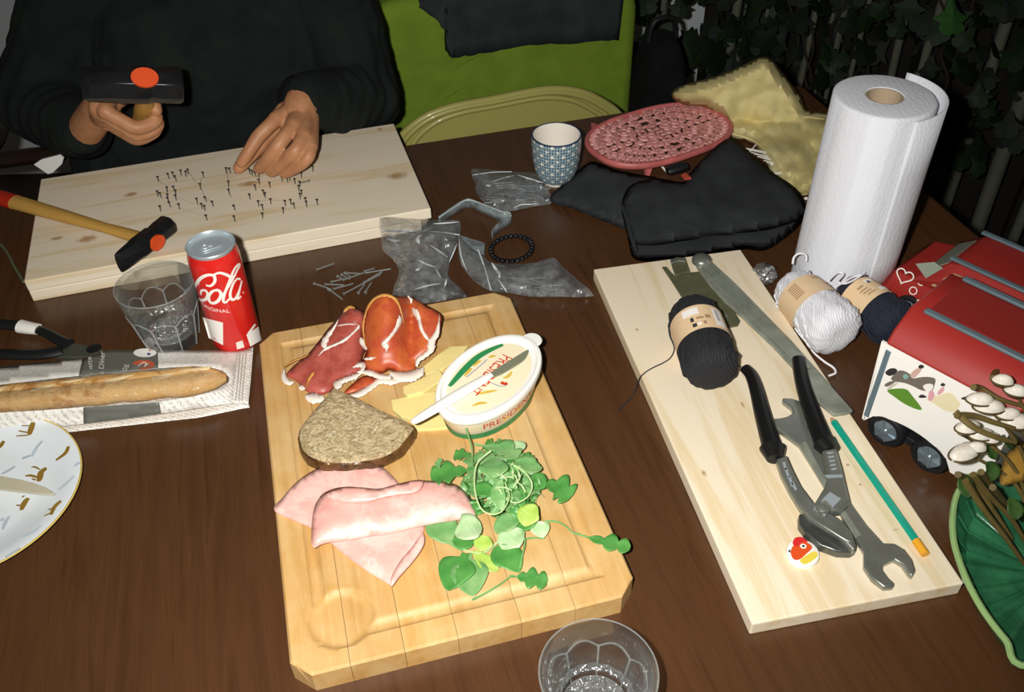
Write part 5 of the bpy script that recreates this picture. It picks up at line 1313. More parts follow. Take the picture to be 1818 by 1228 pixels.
def petal(p, ang, sc=1.0):
    global pet
    if pet is None:
        o = obj('scroll_ring', tube([(.0062*math.cos(a), .0040*math.sin(a), 0) for a in [i*math.pi/6 for i in range(12)]], .0024, 6, closed=True), m_pinkd, trv); pet = o
    else:
        o = bpy.data.objects.new('scroll_ring', pet.data); COL.objects.link(o); o.parent = trv
    o.location = p; o.rotation_euler = (0, 0, ang); o.scale = (sc, sc, 1)
for s, n_ in ((.92, 36), (.82, 32), (.72, 26), (.61, 22), (.50, 18), (.38, 13), (.25, 8), (.12, 4)):
    for i in range(n_):
        a = 2*math.pi*i/n_; p = sq_oval(s, a, 2.4); q = sq_oval(s, a+.05, 2.4)-p
        petal(p+V((0, 0, tvz+.0015)), math.atan2(q.y, q.x)+math.pi/2*(1 if s in (.92, .5, .72) else .25), 1.0 if s > .3 else 1.25)
petal(V((0, 0, tvz+.0015)), 0, 1.4)
for k_ in range(4):
    pw = (P(1152, 284, .024), P(1284, 252, .024), None, None)[k_]
    if pw: p = Matrix.Rotation(-TVA, 3, 'Z') @ (pw-TVC); p.z = 0; fp0 = p if k_ == 0 else fp0; fp1 = p
    else: p = -(fp0 if k_ == 2 else fp1)
    d = p.normalized()
    tp_ = [p+V((0, 0, tvz)), p+d*.003+V((0, 0, .014)), p+d*.005+V((0, 0, .001))]
    obj('foot', tube(smooth_path(tp_, 4), lambda t_: .0150-.009*t_, 8, flat=.5), m_pink, trv)

# ------------------------------------------------------------------ dark garments, yellow bag
def m_cloth(name, c, c2, scale=260, bump=.4):
    t = NT(name); n = t.noise(t.coord(), 20, 3); t.l(t.ramp(n, [(.35, c), (.65, c2)]), t.b.inputs['Base Color']); t.set(Roughness=.95)
    t.b.inputs['Specular IOR Level'].default_value = .2; t.bump(t.noise(t.coord(), scale, 2), bump, .0012); return t.m
m_dcloth = m_cloth('dark_charcoal_cloth', '#303234', '#3a3d3f'); m_bcloth = m_cloth('blackish_knit', '#282a2c', '#333537'); m_ycloth = m_cloth('yellow_cotton', '#ddcf96', '#d0c080', 300, .25)
Z = ZM(960, 180, 3.7875)
def fold(u, v, d, amp=.004, sc=.02, seed=0.0):
    return amp*(nz(u, v, sc, seed)+.5*nz(u, v, sc*2.3, seed+3))
g1 = patch(Z([(72,650),(150,570),(240,490),(330,420),(400,430),(500,470),(640,500),(800,540),(700,680),(640,800),(585,850),(480,815),(330,760),(200,705),(110,690)]), lambda u, v, d: .004+.011*min(1, d/9)+fold(u, v, d, .002, .03, 2), 9, 3)
tag(solid(obj('folded_cloth', g1, m_dcloth, None, world=True), .003, -1), 'flat dark grey cloth lying behind the beaded bracelet', 'cloth')
gar = thing('folded_garment', 'thick black garment folded in layers between the trivet and paper towel', 'clothing', P(1260, 385, 0))
def zg(u, v, d):
    return max(.020, .022+.016*(lambda x: x*x*(3-2*x))(min(1, d/12+.25))+fold(u, v, d, .005, .016, 5)+.006*max(0, (400-v)/100))
def zg0(u, v, d): return .0045+.017*min(1, d/5)**.6
g2 = patch(Z([(575,800),(560,700),(600,590),(700,545),(800,535),(960,560),(1010,500),(1100,400),(1250,270),(1330,300),(1440,400),(1560,500),(1690,590),(1760,690),(1740,770),(1600,830),(1300,885),(1100,908),(900,935),(760,960),(640,950),(595,880)]), zg, 8, 3)
solid(obj('upper_layer', g2, m_bcloth, gar, world=True), .004, -1)
g3 = patch(Z([(600,880),(590,760),(700,600),(960,580),(1250,420),(1560,540),(1740,700),(1740,800),(1640,900),(1500,985),(1370,975),(1200,1000),(1040,1032),(850,1050),(655,1052),(615,980)]), zg0, 8, 3)
solid(obj('lower_layer', g3, m_bcloth, gar, world=True), .004, -1)
for pts, r in (([(800,560),(1000,600),(1200,590),(1380,520),(1500,480)], .0045), ([(540,690),(580,780),(600,870),(640,1000)], .0035)):
    ps = [P(u, v, zg(u, v, 14)+.0005) for u, v in Z(pts)]; obj('fold_ridge', tube(smooth_path(ps, 6), lambda t_: r*(.4+.6*math.sin(math.pi*min(1, .1+.8*t_))), 8, flat=.6, up=V((0, 0, 1))), m_bcloth, gar, world=True)
st0, st1 = P(*Z([(785, 402)])[0], .010), P(*Z([(842, 468)])[0], .006)
tag(obj('white_stick', tube([st0, st0.lerp(st1, .5), st1], .0018, 8), m_wp, None, world=True), 'short white stick poking out from under the pink trivet', 'stick')
lt0, lt1 = P(*Z([(850, 470)])[0], .036), P(*Z([(980, 430)])[0], .040)
o = obj('lighter', tube([lt0, lt0.lerp(lt1, .15), lt0.lerp(lt1, .85), lt1], [.007, .0085, .0085, .007], 12, flat=.7, up=V((0, 0, 1))), m_grip, None, world=True); tag(o, 'small shiny black lighter lying on the black garment', 'lighter')
o = obj('red_scrap', prism(ppoly(Z([(945,500),(975,488),(1012,520),(970,526)]), .045), .044, .047), M('scrap_red', '#b8503c', .5), None, world=True); tag(o, 'little red scrap lying on the black garment', 'scrap')

Z = ZM(1118, 0, 2.5586)
sackol = Z([(228,398),(198,437),(250,470),(330,478),(400,520),(440,575),(440,612),(560,645),(610,715),(660,795),(720,835),(780,885),(830,872),(900,860),(960,700),(960,560),(890,520),(800,503),(770,440),(700,350),(620,265),(520,300),(400,350)])
sack = thing('drawstring_bag', 'crumpled pale yellow cotton drawstring bag with white cords', 'bag', P(1370, 250, 0))
def zs(u, v, d):
    up = max(0, min(1, (215-v)/110)); 
    return max(.0035, .004+.020*min(1, d/16)+.105*up+(.55+.45*(1-up))*(fold(u, v, d, .010, .020, 11)+.005*abs(nz(u, v, .05, 3))*(1-up)))
solid(obj('bag_cloth', patch(sackol, zs, 6, 3), m_ycloth, sack, world=True), .0025, -1)
for pts, r in (([(250,440),(340,445),(430,470),(520,540)], .004), ([(430,500),(540,540),(640,560),(720,520)], .005), ([(620,620),(700,560),(780,530),(880,540)], .004), ([(680,640),(720,690),(760,740),(760,800)], .004), ([(560,640),(620,660),(680,640)], .004), ([(440,600),(560,635),(640,700)], .004)):
    ps = [P(u, v, zs(u, v, 12)+.001) for u, v in Z(pts)]; obj('crease', tube(smooth_path(ps, 5), lambda t_: r*(.3+.7*math.sin(math.pi*min(1, .08+.84*t_))), 8, flat=.6, up=V((0, 0, 1))), m_ycloth, sack, world=True)
m_cord = M('white_cord', '#eeeade', .7)
def cordz(pts, r=.0013, dz=.003, cl=False):
    ps = [P(u, v, max(.002, zs(u, v, 8))+dz) for u, v in Z(pts)]; return obj('cord', tube(smooth_path(ps, 5, cl), r, 6, closed=cl), m_cord, sack, world=True)
cordz([(545,690),(600,630),(680,570),(760,530)]); cordz([(640,740),(720,710),(780,670),(835,665)]); cordz([(790,530),(800,590),(830,660)], .0010)
cordz([(650,790),(700,785),(770,790),(830,775)], .0022); cordz([(770,800),(800,795),(835,785)], .0020); cordz([(722,672),(726,710)], .0024)
for k_ in range(9):
    y = 672+k_*9; cordz([(525+k_*14, y+random.uniform(-4, 4)), (580+k_*12, y+12+random.uniform(-4, 4)), (640+k_*6, y+24)], .0011, .004)
cordz([(770,910),(790,905),(805,900)], .0024, -.01)

# ------------------------------------------------------------------ plastic bags with nails, loose nails, bracelet, plastic hook
m_film = film('thin_polythene', '#dfe7ea', .13, .10, .10)
def nail_lay(u, v, z, ang, L=.030, mat=None, lab='', grp=None, tilt=0.0):
    p = P(u, v, z); key = 'lay%.3f' % L
    if key not in WM: WM[key] = obj('nail', nail_mesh(L, .00105, .0022), m_nailb); o = WM[key]
    else: o = bpy.data.objects.new('nail', WM[key].data); COL.objects.link(o)
    o.location = (p.x-math.cos(ang)*L/2, p.y-math.sin(ang)*L/2, p.z); o.rotation_euler = (0, math.pi/2-tilt, ang)
    return tag(o, lab, 'nail', grp)
def polybag(name, label, outline, zf, zips=(), creases=(), step=7, seed=0):
    t = thing(name, label, 'plastic bag', P(sum(a[0] for a in outline)/len(outline), sum(a[1] for a in outline)/len(outline), 0))
    obj('film_front', patch(outline, zf, step, 2), m_film, t, world=True)
    d = patch(outline, lambda u, v, dd: .0008, 20, 2); obj('film_back', d, m_film, t, world=True)
    for pts, r in zips:
        ps = [P(u, v, zf(u, v, 9)+.0006) for u, v in pts]; obj('zip_strip', tube(smooth_path(ps, 5), r, 6, flat=.5, up=V((0, 0, 1))), M('clear_zip', '#cfd6d8', .3), t, world=True)
    for pts, r in creases:
        ps = [P(u, v, zf(u, v, 9)+.0004) for u, v in pts]; obj('crease', tube(smooth_path(ps, 5), lambda t_: r*math.sin(math.pi*(.05+.9*t_)), 6, flat=.6, up=V((0, 0, 1))), M('film_crease_glint', '#dfe6e8', .15), t, world=True)  # pale opaque tubes paint highlights along the film wrinkles
    return t
Z = ZM(760, 280, 6.06)
def zb1(u, v, d): return .002+.014*min(1, d/14)+.005*abs(nz(u, v, .07, 1))+.003*nz(u, v, .16, 7)
polybag('zip_bag', 'zip bag full of nails leaning against the patterned cup', Z([(465,120),(700,130),(880,145),(1060,155),(1170,172),(1250,262),(1290,330),(1330,490),(1150,520),(900,575),(780,560),(680,540),(540,420),(515,340),(500,270)]), zb1,
    [(Z([(480,185),(700,155),(900,150)]), .0012)], [(Z([(955,180),(1060,215),(1170,250),(1245,268)]), .0016), (Z([(620,290),(650,300),(680,295)]), .003), (Z([(660,270),(800,220),(930,190)]), .0012), (Z([(910,545),(1000,505),(1100,500),(1190,490)]), .0013), (Z([(1190,400),(1200,430)]), .0012), (Z([(1265,470),(1300,440)]), .0015)])
for i in range(30):
    u, v = Z([(random.uniform(700, 1230), random.uniform(270, 490))])[0]; tt = (u-760)
    nail_lay(u, v, .003+random.uniform(0, .010), .10+random.gauss(0, .22), .030, None, 'bright nail inside the zip bag by the cup', 'nails in the zip bag by the cup')
Z = ZM(540, 380, 3.4962)
def zb2(u, v, d): return .002+.016*min(1, d/16)+.012*abs(nz(u, v, .045, 4))+.004*nz(u, v, .11, 2)
b2 = Z([(468,22),(620,25),(735,30),(850,40),(965,42),(966,130),(945,190),(890,370),(950,440),(1010,512),(900,530),(740,556),(640,530),(550,500),(570,420),(590,350),(545,275),(490,230),(480,150)])
def zb2b(u, v, d):
    on_pl = max(0, min(1, (436-(v+.17*(u-680)))/16)) if u < 775 else 0
    return zb2(u, v, d)+on_pl*.030*(1-max(0, min(1, (u-760)/15)))
polybag('zip_bag', 'empty crumpled zip bag hanging over the corner of the pine planks', b2, zb2b,
    [(Z([(480,100),(700,105),(850,112),(965,128)]), .0013)], [(Z([(730,130),(705,150),(715,185)]), .0035), (Z([(510,150),(560,165),(600,160)]), .003), (Z([(780,190),(840,230),(890,265)]), .0016), (Z([(950,180),(930,230),(900,300)]), .0012), (Z([(700,280),(760,310),(820,330)]), .0018), (Z([(690,350),(720,335)]), .0025), (Z([(680,470),(760,445),(850,430)]), .0016), (Z([(885,400),(870,460)]), .0014), (Z([(800,60),(880,55),(960,48)]), .0016), (Z([(740,100),(800,90)]), .002), (Z([(820,340),(850,400)]), .0016)])
def zb3(u, v, d): return .002+.012*min(1, d/14)+.008*abs(nz(u, v, .05, 14))+.003*nz(u, v, .12, 8)
b3 = Z([(962,128),(1010,165),(1060,215),(1120,270),(1180,305),(1300,310),(1440,300),(1545,268),(1600,320),(1700,410),(1800,508),(1600,512),(1400,512),(1280,490),(1160,478),(1060,420),(1000,350),(960,270)])
polybag('zip_bag', 'long twisted plastic bag with a few nails in front of the bracelet', b3, zb3,
    [(Z([(1080,220),(1120,330),(1160,470)]), .0011)], [(Z([(1165,300),(1190,340),(1215,380)]), .0022), (Z([(1210,350),(1215,400)]), .0014), (Z([(1200,400),(1230,440),(1260,485)]), .0012), (Z([(960,150),(975,260),(1010,350)]), .0010)])
for i in range(13):
    u, v = Z([(random.uniform(1270, 1560), random.uniform(395, 470))])[0]
    nail_lay(u, v, .003+random.uniform(0, .006), -.05+random.gauss(0, .25), .030, None, 'bright nail inside the twisted plastic bag', 'nails in the twisted plastic bag')
for (x0, y0, x1, y1) in ((75,345,190,305),(260,365,365,370),(240,410,380,360),(180,465,310,430),(245,495,480,370),(130,435,250,440),(165,420,260,400),(60,430,150,460),(160,470,240,530),(150,465,225,520),(335,490,380,430),(380,485,420,420),(250,365,300,395),(370,355,440,335),(205,385,250,410),(370,425,490,355),(230,375,285,405)):
    a, b = P(*Z([(x0, y0)])[0], .003), P(*Z([(x1, y1)])[0], .003); c_ = Z([((x0+x1)/2, (y0+y1)/2)])[0]
    nail_lay(c_[0], c_[1], .002+random.uniform(0, .004), math.atan2(b.y-a.y, b.x-a.x)+math.pi, round((b-a).length, 3), None, 'loose bright nail scattered on the table before the planks' if x0 > 100 or y0 > 400 else 'single loose nail lying apart from the nail pile', 'loose nails on the table' if x0 > 100 or y0 > 400 else None)
a, b = P(*Z([(400, 362)])[0], .007), P(*Z([(520, 343)])[0], .007); c_ = Z([(460, 352)])[0]
nail_lay(c_[0], c_[1], .006, math.atan2(b.y-a.y, b.x-a.x)+math.pi, .0345, None, 'longest bright nail lying on top of the loose pile', 'loose nails on the table')
# bracelet
BC = V((.0026, 1.0137, 0)); brc = thing('bead_bracelet', 'black beaded bracelet lying on the table', 'bracelet', BC, math.radians(53))
m_bead = M('black_bead', '#0d0d0f', .12, coat=.5); b0_ = None
for i in range(26):
    a = 2*math.pi*i/26; p = V((.0305*math.cos(a), .0270*math.sin(a), .0040))
    if b0_ is None: b0_ = o = obj('bead', lathe([(0, -.0038), (.0015, -.0035), (.0030, -.0023), (.0038, 0), (.0030, .0023), (.0015, .0035), (0, .0038)], 14), m_bead, brc)
    else: o = bpy.data.objects.new('bead', b0_.data); COL.objects.link(o); o.parent = brc
    o.location = p
obj('elastic', tube([(.0305*math.cos(a), .0270*math.sin(a), .0040) for a in [i*math.pi/24 for i in range(48)]], .0006, 5, closed=True), m_bead, brc)
# bent clear plastic hook standing on edge
Z = ZM(760, 280, 6.06)
hk = thing('plastic_bracket', 'bent strip of clear plastic standing on edge behind the bracelet', 'plastic strip', P(850, 370, 0))
def standing(pts, h, name, t_=.0016):
    ps = smooth_path([P(u, v, .001) for u, v in Z(pts)], 5); n = len(ps); v = [p for p in ps]+[p+V((0, 0, h)) for p in ps]
    f = [(i, i+1, n+i+1, n+i) for i in range(n-1)]; return solid(obj(name, (v, f), film('clear_acrylic_'+name, '#b9c8cc', .30, .08, .10), hk, world=True), t_, 0)
standing([(120,730),(240,640),(360,565),(445,535),(560,585),(680,640),(775,682)], .0155, 'long_arm')
standing([(775,682),(850,690),(890,690),(880,720),(800,770),(720,840),(690,885)], .0155, 'hooked_arm')
o = obj('base_flange', tube(smooth_path([P(u, v, .016) for u, v in Z([(120,640),(300,520),(430,452),(600,505),(780,575),(870,590),(890,625)])], 5), .0011, 6), M('clear_edge', '#b7c4c4', .2), hk, world=True)
o = obj('plastic_tab', prism(ppoly(Z([(340,835),(610,918),(605,1045),(520,1000),(420,920)]), .012), .011, .0125), film('clear_tab', '#b9c8cc', .25, .08, .08), None, world=True); tag(o, 'small clear plastic tab behind the twisted plastic bag', 'plastic tab')
# ------------------------------------------------------------------ leaf dish with shells and dried stems (right edge)
m_glz = M('green_glaze', '#22573a', .22, coat=.5, col2='#30704a', vs=40, bump=.3, bs=60, bd=.002); m_glzr = M('pale_green_rim', '#8fb070', .25, coat=.4)
dc = P(1878, 1006, .02); dish = thing('leaf_dish', 'green glazed leaf-shaped dish with a pale rim at the right edge', 'dish', (dc.x, dc.y, 0), .35)
rim_px = [(1738,842),(1714,856),(1697,880),(1690,920),(1692,960),(1703,1000),(1722,1045),(1748,1090),(1785,1138),(1830,1185)]
rimw = [P(u, v, .040) for u, v in rim_px]
Ri = Matrix.Rotation(-.35, 3, 'Z')
loc = [Ri @ (p-V((dc.x, dc.y, 0))) for p in rimw]
# close the outline on the unseen side by mirroring through the dish centre
full = [V((p.x, p.y, 0)) for p in loc] + [V((-p.x, -p.y, 0)) for p in loc]
full = smooth_path(full, 6, True); NRM = len(full); v, f = [], []
for r_, z_ in ((.45, .004), (.80, .006), (.92, .020), (1.0, .0385), (1.0, .0405), (.985, .0405), (.90, .024), (.78, .011), (.45, .0075), (.02, .007)):
    for i, p in enumerate(full):
        vein = .0016*math.cos(i*math.pi*2*14/NRM) if .3 < r_ < .99 and z_ > .0065 else 0
        v.append((p.x*r_, p.y*r_, max(0, z_+vein-.004 if r_ < .5 and z_ < .005 else z_+vein)))
for k_ in range(9):
    for i in range(NRM): j = (i+1) % NRM; f.append((k_*NRM+i, k_*NRM+j, (k_+1)*NRM+j, (k_+1)*NRM+i))
f.append(tuple(range(NRM-1, -1, -1))); f.append(tuple(9*NRM+i for i in range(NRM)))
obj('dish_body', (v, f), m_glz, dish)
obj('dish_rim', tube([V((p.x*.995, p.y*.995, .0405)) for p in full], .0030, 8, closed=True), m_glzr, dish)
for k_ in range(9):
    a = full[int(NRM*(.02+.05*k_))]; obj('leaf_vein', tube([V((0, 0, .0085)), V((a.x*.45, a.y*.45, .009)), V((a.x*.78, a.y*.78, .0125)), V((a.x*.92, a.y*.92, .027))], .0013, 6), m_glz, dish)
m_shell = M('shell_highlight', '#ece6da', .18, coat=.5, col2='#cfc4ae', vs=80); m_shellb = M('shell_brown', '#5a4a2c', .3, vary=.3, vs=60); m_twig = M('dried_twig', '#6b5a2e', .6, vary=.3, vs=40); m_dleaf = M('dark_olive_leaf', '#3e5a2a', .4, vary=.3, vs=50); m_dry = M('dry_tan_leaf', '#b08636', .6, vary=.2, vs=40)
Z = ZM(1500, 580, 4.3868)
def shell(u, v, z, lx_, ly_, ang, lab):
    p = P(u, v, z); t = thing('shell', lab, 'shell', p-V((0, 0, .006)), ang, 'shells in the leaf dish')
    obj('shell_back', lathe([(0, 0), (lx_*.6, .002), (lx_, .006), (lx_*.93, .0075)], 24, 1, ly_/lx_), m_shellb, t)
    obj('highlight_dome', lathe([(lx_*.93, .0070), (lx_*.80, .0105), (lx_*.5, .0135), (0, .0148)], 24, 1, ly_/lx_, lambda a, zz, r: 1-.06*abs(math.sin(a))), m_shell, t)  # white dome colours in the flash highlight over the brown back
    return t
for i, (x, y, lx_, ly_, an) in enumerate(((1050,575,.013,.008,1.2), (1120,630,.015,.009,1.25), (1270,690,.012,.007,1.3), (1340,745,.016,.010,1.3), (955,790,.013,.008,1.5), (1060,850,.012,.007,1.35), (935,980,.019,.010,1.75), (1020,950,.010,.006,1.2), (1130,880,.009,.006,1.2), (1225,430,.010,.006,1.0), (1330,510,.011,.007,1.0))):
    zz = .100+.055*(1000-y)/500
    shell(*Z([(x, y)])[0], zz, lx_, ly_, an-1.3, 'glossy brown shell with its white highlight coloured in, %s of the cluster in the leaf dish' % ('topmost left', 'large upper', 'upper right', 'far right', 'left', 'middle', 'lowest and longest', 'lower middle', 'small right', 'far upper', 'far upper right')[i])
tws = ([(1300,120),(1330,320),(1380,420)], [(1150,400),(1180,350),(1260,350),(1330,400)], [(870,690),(1000,690),(1150,740),(1320,790)], [(860,660),(1000,780),(1180,860),(1330,900)], [(1000,470),(1060,480),(1200,560),(1390,620)], [(900,820),(1000,880),(1130,1000),(1250,1150)], [(880,1150),(1000,1220),(1150,1420),(1300,1650)], [(1000,1150),(1130,1320),(1300,1500),(1420,1700)], [(1060,1130),(1180,1280),(1330,1450)], [(940,1200),(1080,1420),(1250,1640),(1400,1850)], [(1150,1250),(1260,1380),(1400,1500)])
for i, pts in enumerate(tws):
    z0 = .150 if i < 5 else .104
    o = obj('dried_twig', tube(smooth_path([P(u, v, (z0-(z0-.016)*k_/(len(pts)-1)) if i >= 5 else z0-.006*k_) for k_, (u, v) in enumerate(Z(pts))], 6), lambda t_: .0026*(1-.5*t_)+.0006, 7), m_twig, None, world=True)
    tag(o, ('looping dried brown twig among the shells above the leaf dish' if i < 5 else 'dried brown twig lying down across the leaf dish'), 'twig', 'dried twigs by the shells' if i < 5 else 'dried twigs across the dish')
for i, (x, y, zz) in enumerate(((1120,630,.138), (1340,745,.125), (955,790,.122), (935,980,.100), (1330,510,.150))):
    top = P(*Z([(x, y)])[0], zz); root = P(1835+i*4, 960+i*6, .012)
    o = obj('dried_twig', tube(smooth_path([root, root.lerp(top, .5)+V((.012, .010, .012)), top], 8), lambda t_: .0024*(1-.5*t_), 7), m_twig, None, world=True)
    tag(o, 'dried brown twig rising out of the leaf dish to carry the shells', 'twig', 'dried twigs rising from the dish')
for i, (pts, w_) in enumerate((([(1080,900),(1130,960),(1170,1030)], .016), ([(1100,1060),(1130,1120),(1150,1200)], .020), ([(1220,850),(1260,900),(1310,950)], .014), ([(900,1150),(930,1230),(960,1330)], .016), ([(1280,1330),(1320,1420),(1330,1500)], .016))):
    path = [P(u, v, .098-.006*k_) for k_, (u, v) in enumerate(Z(pts))]
    o = solid(obj('dried_leaf', leaf_mesh(path, w_, 'oval', .3), m_dleaf, None, world=True), .0005); tag(o, 'small dark green leaf %s the dried stems of the leaf dish' % ('high among', 'in the middle of', 'at the right of', 'at the left end of', 'at the lower end of')[i], 'leaf', 'green leaves in the leaf dish')
dl = patch(Z([(1400,900),(1290,960),(1240,1040),(1210,1160),(1220,1230),(1300,1220),(1420,1180),(1500,1000)]), lambda u, v, d: .072+.006*min(1, d/10), 8, 3)
tag(solid(obj('dry_leaf', dl, m_dry, None, world=True), .001, 0), 'large dry tan leaf behind the stems of the leaf dish', 'leaf')

# ------------------------------------------------------------------ chairs beyond the table
m_olv = M('olive_yellow_metal', '#a39d58', .35, coat=.25); 
FCp = FAR + TY*.085
def onp(u, v): return PP(u, v, FCp, TY)
fch = thing('folding_chair', 'olive yellow metal folding chair with a rounded back behind the cup', 'chair', onp(900, 200).to_2d().to_3d()+V((0, 0, FLOOR)), TA)
arc = smooth_path([onp(u, v) for u, v in ((688,300),(700,262),(722,232),(760,205),(810,188),(870,177),(940,163),(985,158),(1030,163),(1065,178),(1098,202),(1115,240))], 5)
low = [V((arc[-1].x, arc[-1].y, -.26)), V((arc[0].x, arc[0].y, -.26))]
def panel(poly, th, mat, name, off=0.0):
    b = bmesh.new(); fr = [b.verts.new(p-TY*off) for p in poly]; bk = [b.verts.new(p-TY*(off-th)) for p in poly]
    b.faces.new(fr); b.faces.new(bk[::-1])
    for i in range(len(poly)): j = (i+1) % len(poly); b.faces.new((fr[i], bk[i], bk[j], fr[j]))
    bmesh.ops.recalc_face_normals(b, faces=b.faces[:]); return obj(name, b, mat, fch, world=True)
cen = sum(arc, V())/len(arc); cen.z = -.08
ins = lambda k_: [cen+(p-cen)*k_ for p in arc+low]
bev(panel(arc+low, .012, m_olv, 'back_panel'), .005, 3)
obj('pressed_ridge', tube([cen+(p-cen)*.955-TY*.002 for p in arc], .0055, 10), m_olv, fch, world=True)
obj('pressed_ridge', tube([cen+(p-cen)*.86-TY*.001 for p in arc], .0050, 10), m_olv, fch, world=True)
obj('back_edge', tube(arc, .0068, 10), m_olv, fch, world=True)
bx = lambda s, yy, z: fch.location.to_2d().to_3d()+TX*s+TY*yy+V((0, 0, z))
for s in (-.19, .19):
    obj('leg', tube([bx(s, .004, -.24), bx(s, -.10, -.45+.10), bx(s, -.16, FLOOR+.005)], .010, 10), m_olv, fch, world=True)
    obj('leg', tube([bx(s*.93, -.06, -.36), bx(s*.93, .12, FLOOR+.005)], .010, 10), m_olv, fch, world=True)
b = [bx(-.18, -.16, -.30), bx(.18, -.16, -.30), bx(.18, -.01, -.31), bx(-.18, -.01, -.31)]
solid(obj('seat', (b, [(0, 1, 2, 3)]), m_olv, fch, world=True), .015, -1)

m_green = m_cloth('moss_green_upholstery', '#7c962f', '#728b2a', 240, .35)
GCp = FAR + TY*.36
def ong(u, v, off=0.0): return PP(u, v, GCp-TY*off, TY)
gch = thing('upholstered_chair', 'moss green upholstered chair with a rounded backrest', 'chair', ong(890, 150).to_2d().to_3d()+V((0, 0, FLOOR)), TA)
gl0, gr0 = ong(650, 120), ong(1126, 140); gw = (gr0-gl0).dot(TX); gtop = ong(690, 9).z
GO = V((gl0.x, gl0.y, 0)); GO = GCp + TX*(gl0-GCp).dot(TX)
def rr(x0, x1, z0, z1, r, n=8):
    o_ = [(x0, z0), (x1, z0)]
    for cx_, cz_, a0 in ((x1-r, z1-r, 0), (x0+r, z1-r, math.pi/2)):
        o_ += [(cx_+r*math.cos(a0+i*math.pi/2/n), cz_+r*math.sin(a0+i*math.pi/2/n)) for i in range(n+1)]
    return o_
def slabg(poly, y0, y1, name, mat, parent, bw=.02):
    b = prism([(p[0], p[1]) for p in poly], 0, 1)
    for v_ in b.verts: v_.co = GO + TX*v_.co.x + TY*(y0+(y1-y0)*v_.co.z) + V((0, 0, v_.co.y))
    bmesh.ops.recalc_face_normals(b, faces=b.faces[:]); return bev(obj(name, b, mat, parent, world=True), bw, 4)
slabg(rr(0, gw, -.34, gtop+.005, .085), 0, .12, 'backrest', m_green, gch, .022)
slabg([(0, -.42), (gw, -.42), (gw, -.30), (0, -.30)], .02, .48, 'seat', m_green, gch, .02)
slabg([(.03, -.40), (.036, -.40), (.036, gtop-.02), (.03, gtop-.02)], -.0015, .002, 'shade_line', M('green_shade_line', '#5c7524', .9), gch, .0005)  # darker green strip paints the shading line by the side face
for pts in ([(795,130),(830,105),(880,85),(950,78)], [(790,175),(800,165),(830,150)]):
    obj('fabric_crease', tube(smooth_path([ong(u, v, .001) for u, v in pts], 5), lambda t_: .0045*math.sin(math.pi*(.05+.9*t_)), 8), m_green, gch, world=True)
for s in (.05, gw-.05):
    for yy in (.06, .43):
        p = GO+TX*s+TY*yy; obj('leg', tube([V((p.x, p.y, -.42)), V((p.x, p.y, FLOOR))], [.022, .015], 12), M('dark_chair_leg', '#1d140d', .5), gch, world=True)
m_jack = m_cloth('charcoal_jacket', '#2b2e30', '#363a3b', 220, .5)
low_e = [(745,12),(770,30),(788,52),(795,75),(797,99),(815,99),(850,94),(900,84),(950,77),(1000,76),(1050,72),(1096,69)]
le = smooth_path([ong(u, v, .012+.006*math.sin(u*.05)) for u, v in low_e], 4)
v, f = [], []; n = len(le)
rows_ = 9
ztop = gtop+.022
for k_ in range(rows_):
    for i, p in enumerate(le):
        s = k_/(rows_-1)
        if s <= .6: q = V((p.x, p.y, p.z+(ztop-p.z)*s/.6))
        else: q = V((p.x, p.y, ztop+.006*math.sin((s-.6)/.4*math.pi)))+TY*(.17*(s-.6)/.4)
        v.append(q+TY*(-.004*nz(i*8, k_*20, .08, 3))+V((0, 0, .003*nz(i*6, k_*15, .1, 8)))+TX*(.012*s*(i/(n-1))))
for k_ in range(rows_-1):
    for i in range(n-1): a = k_*n+i; f.append((a, a+1, a+n+1, a+n))
o = solid(obj('jacket', (v, f), m_jack, None, world=True), .006, 1); tag(o, 'charcoal jacket draped over the green chair back', 'jacket')

# ------------------------------------------------------------------ added dark backing boards, with poles and ivy behind the table
m_dark = M('dark_backing_wood', '#1c140d', .85, vary=.4, vs=10)
scr0, scr1 = PY(1215, 100, 2.25), PY(1990, 100, 1.75)
sd = (scr1-scr0); sd.z = 0; sl = sd.length; sd.normalize(); sn = V((-sd.y, sd.x, 0))
backing = thing('dark_backing', 'dark wooden backing added behind the ivy and poles to keep the background dark', 'screen', (scr0.x, scr0.y, FLOOR), math.atan2(sd.y, sd.x))  # dark boards added so the background stays dark
nb = 12
for i in range(nb):
    bev(obj('board', box(sl*i/nb+.003, sl*(i+1)/nb-.003, .10, .12, 0, 1.75), m_dark, backing, smooth=False), .002, 1)
obj('rail', box(0, sl, .12, .15, .3, .36), m_dark, backing, smooth=False); obj('rail', box(0, sl, .12, .15, 1.3, 1.36), m_dark, backing, smooth=False)
m_pole = M('weathered_pole', '#66675a', .7, vary=.35, vs=14, stretch=(1, 1, .15)); 
poles = [(1171,40,.012),(1303,60,.011),(1320,60,.005),(1348,90,.005),(1429,110,.006),(1446,40,.007),(1462,110,.006),(1475,130,.006),(1487,60,.005),(1530,60,.006),(1596,60,.009),(1642,110,.010),(1706,270,.013),(1752,330,.017),(1800,420,.012)]
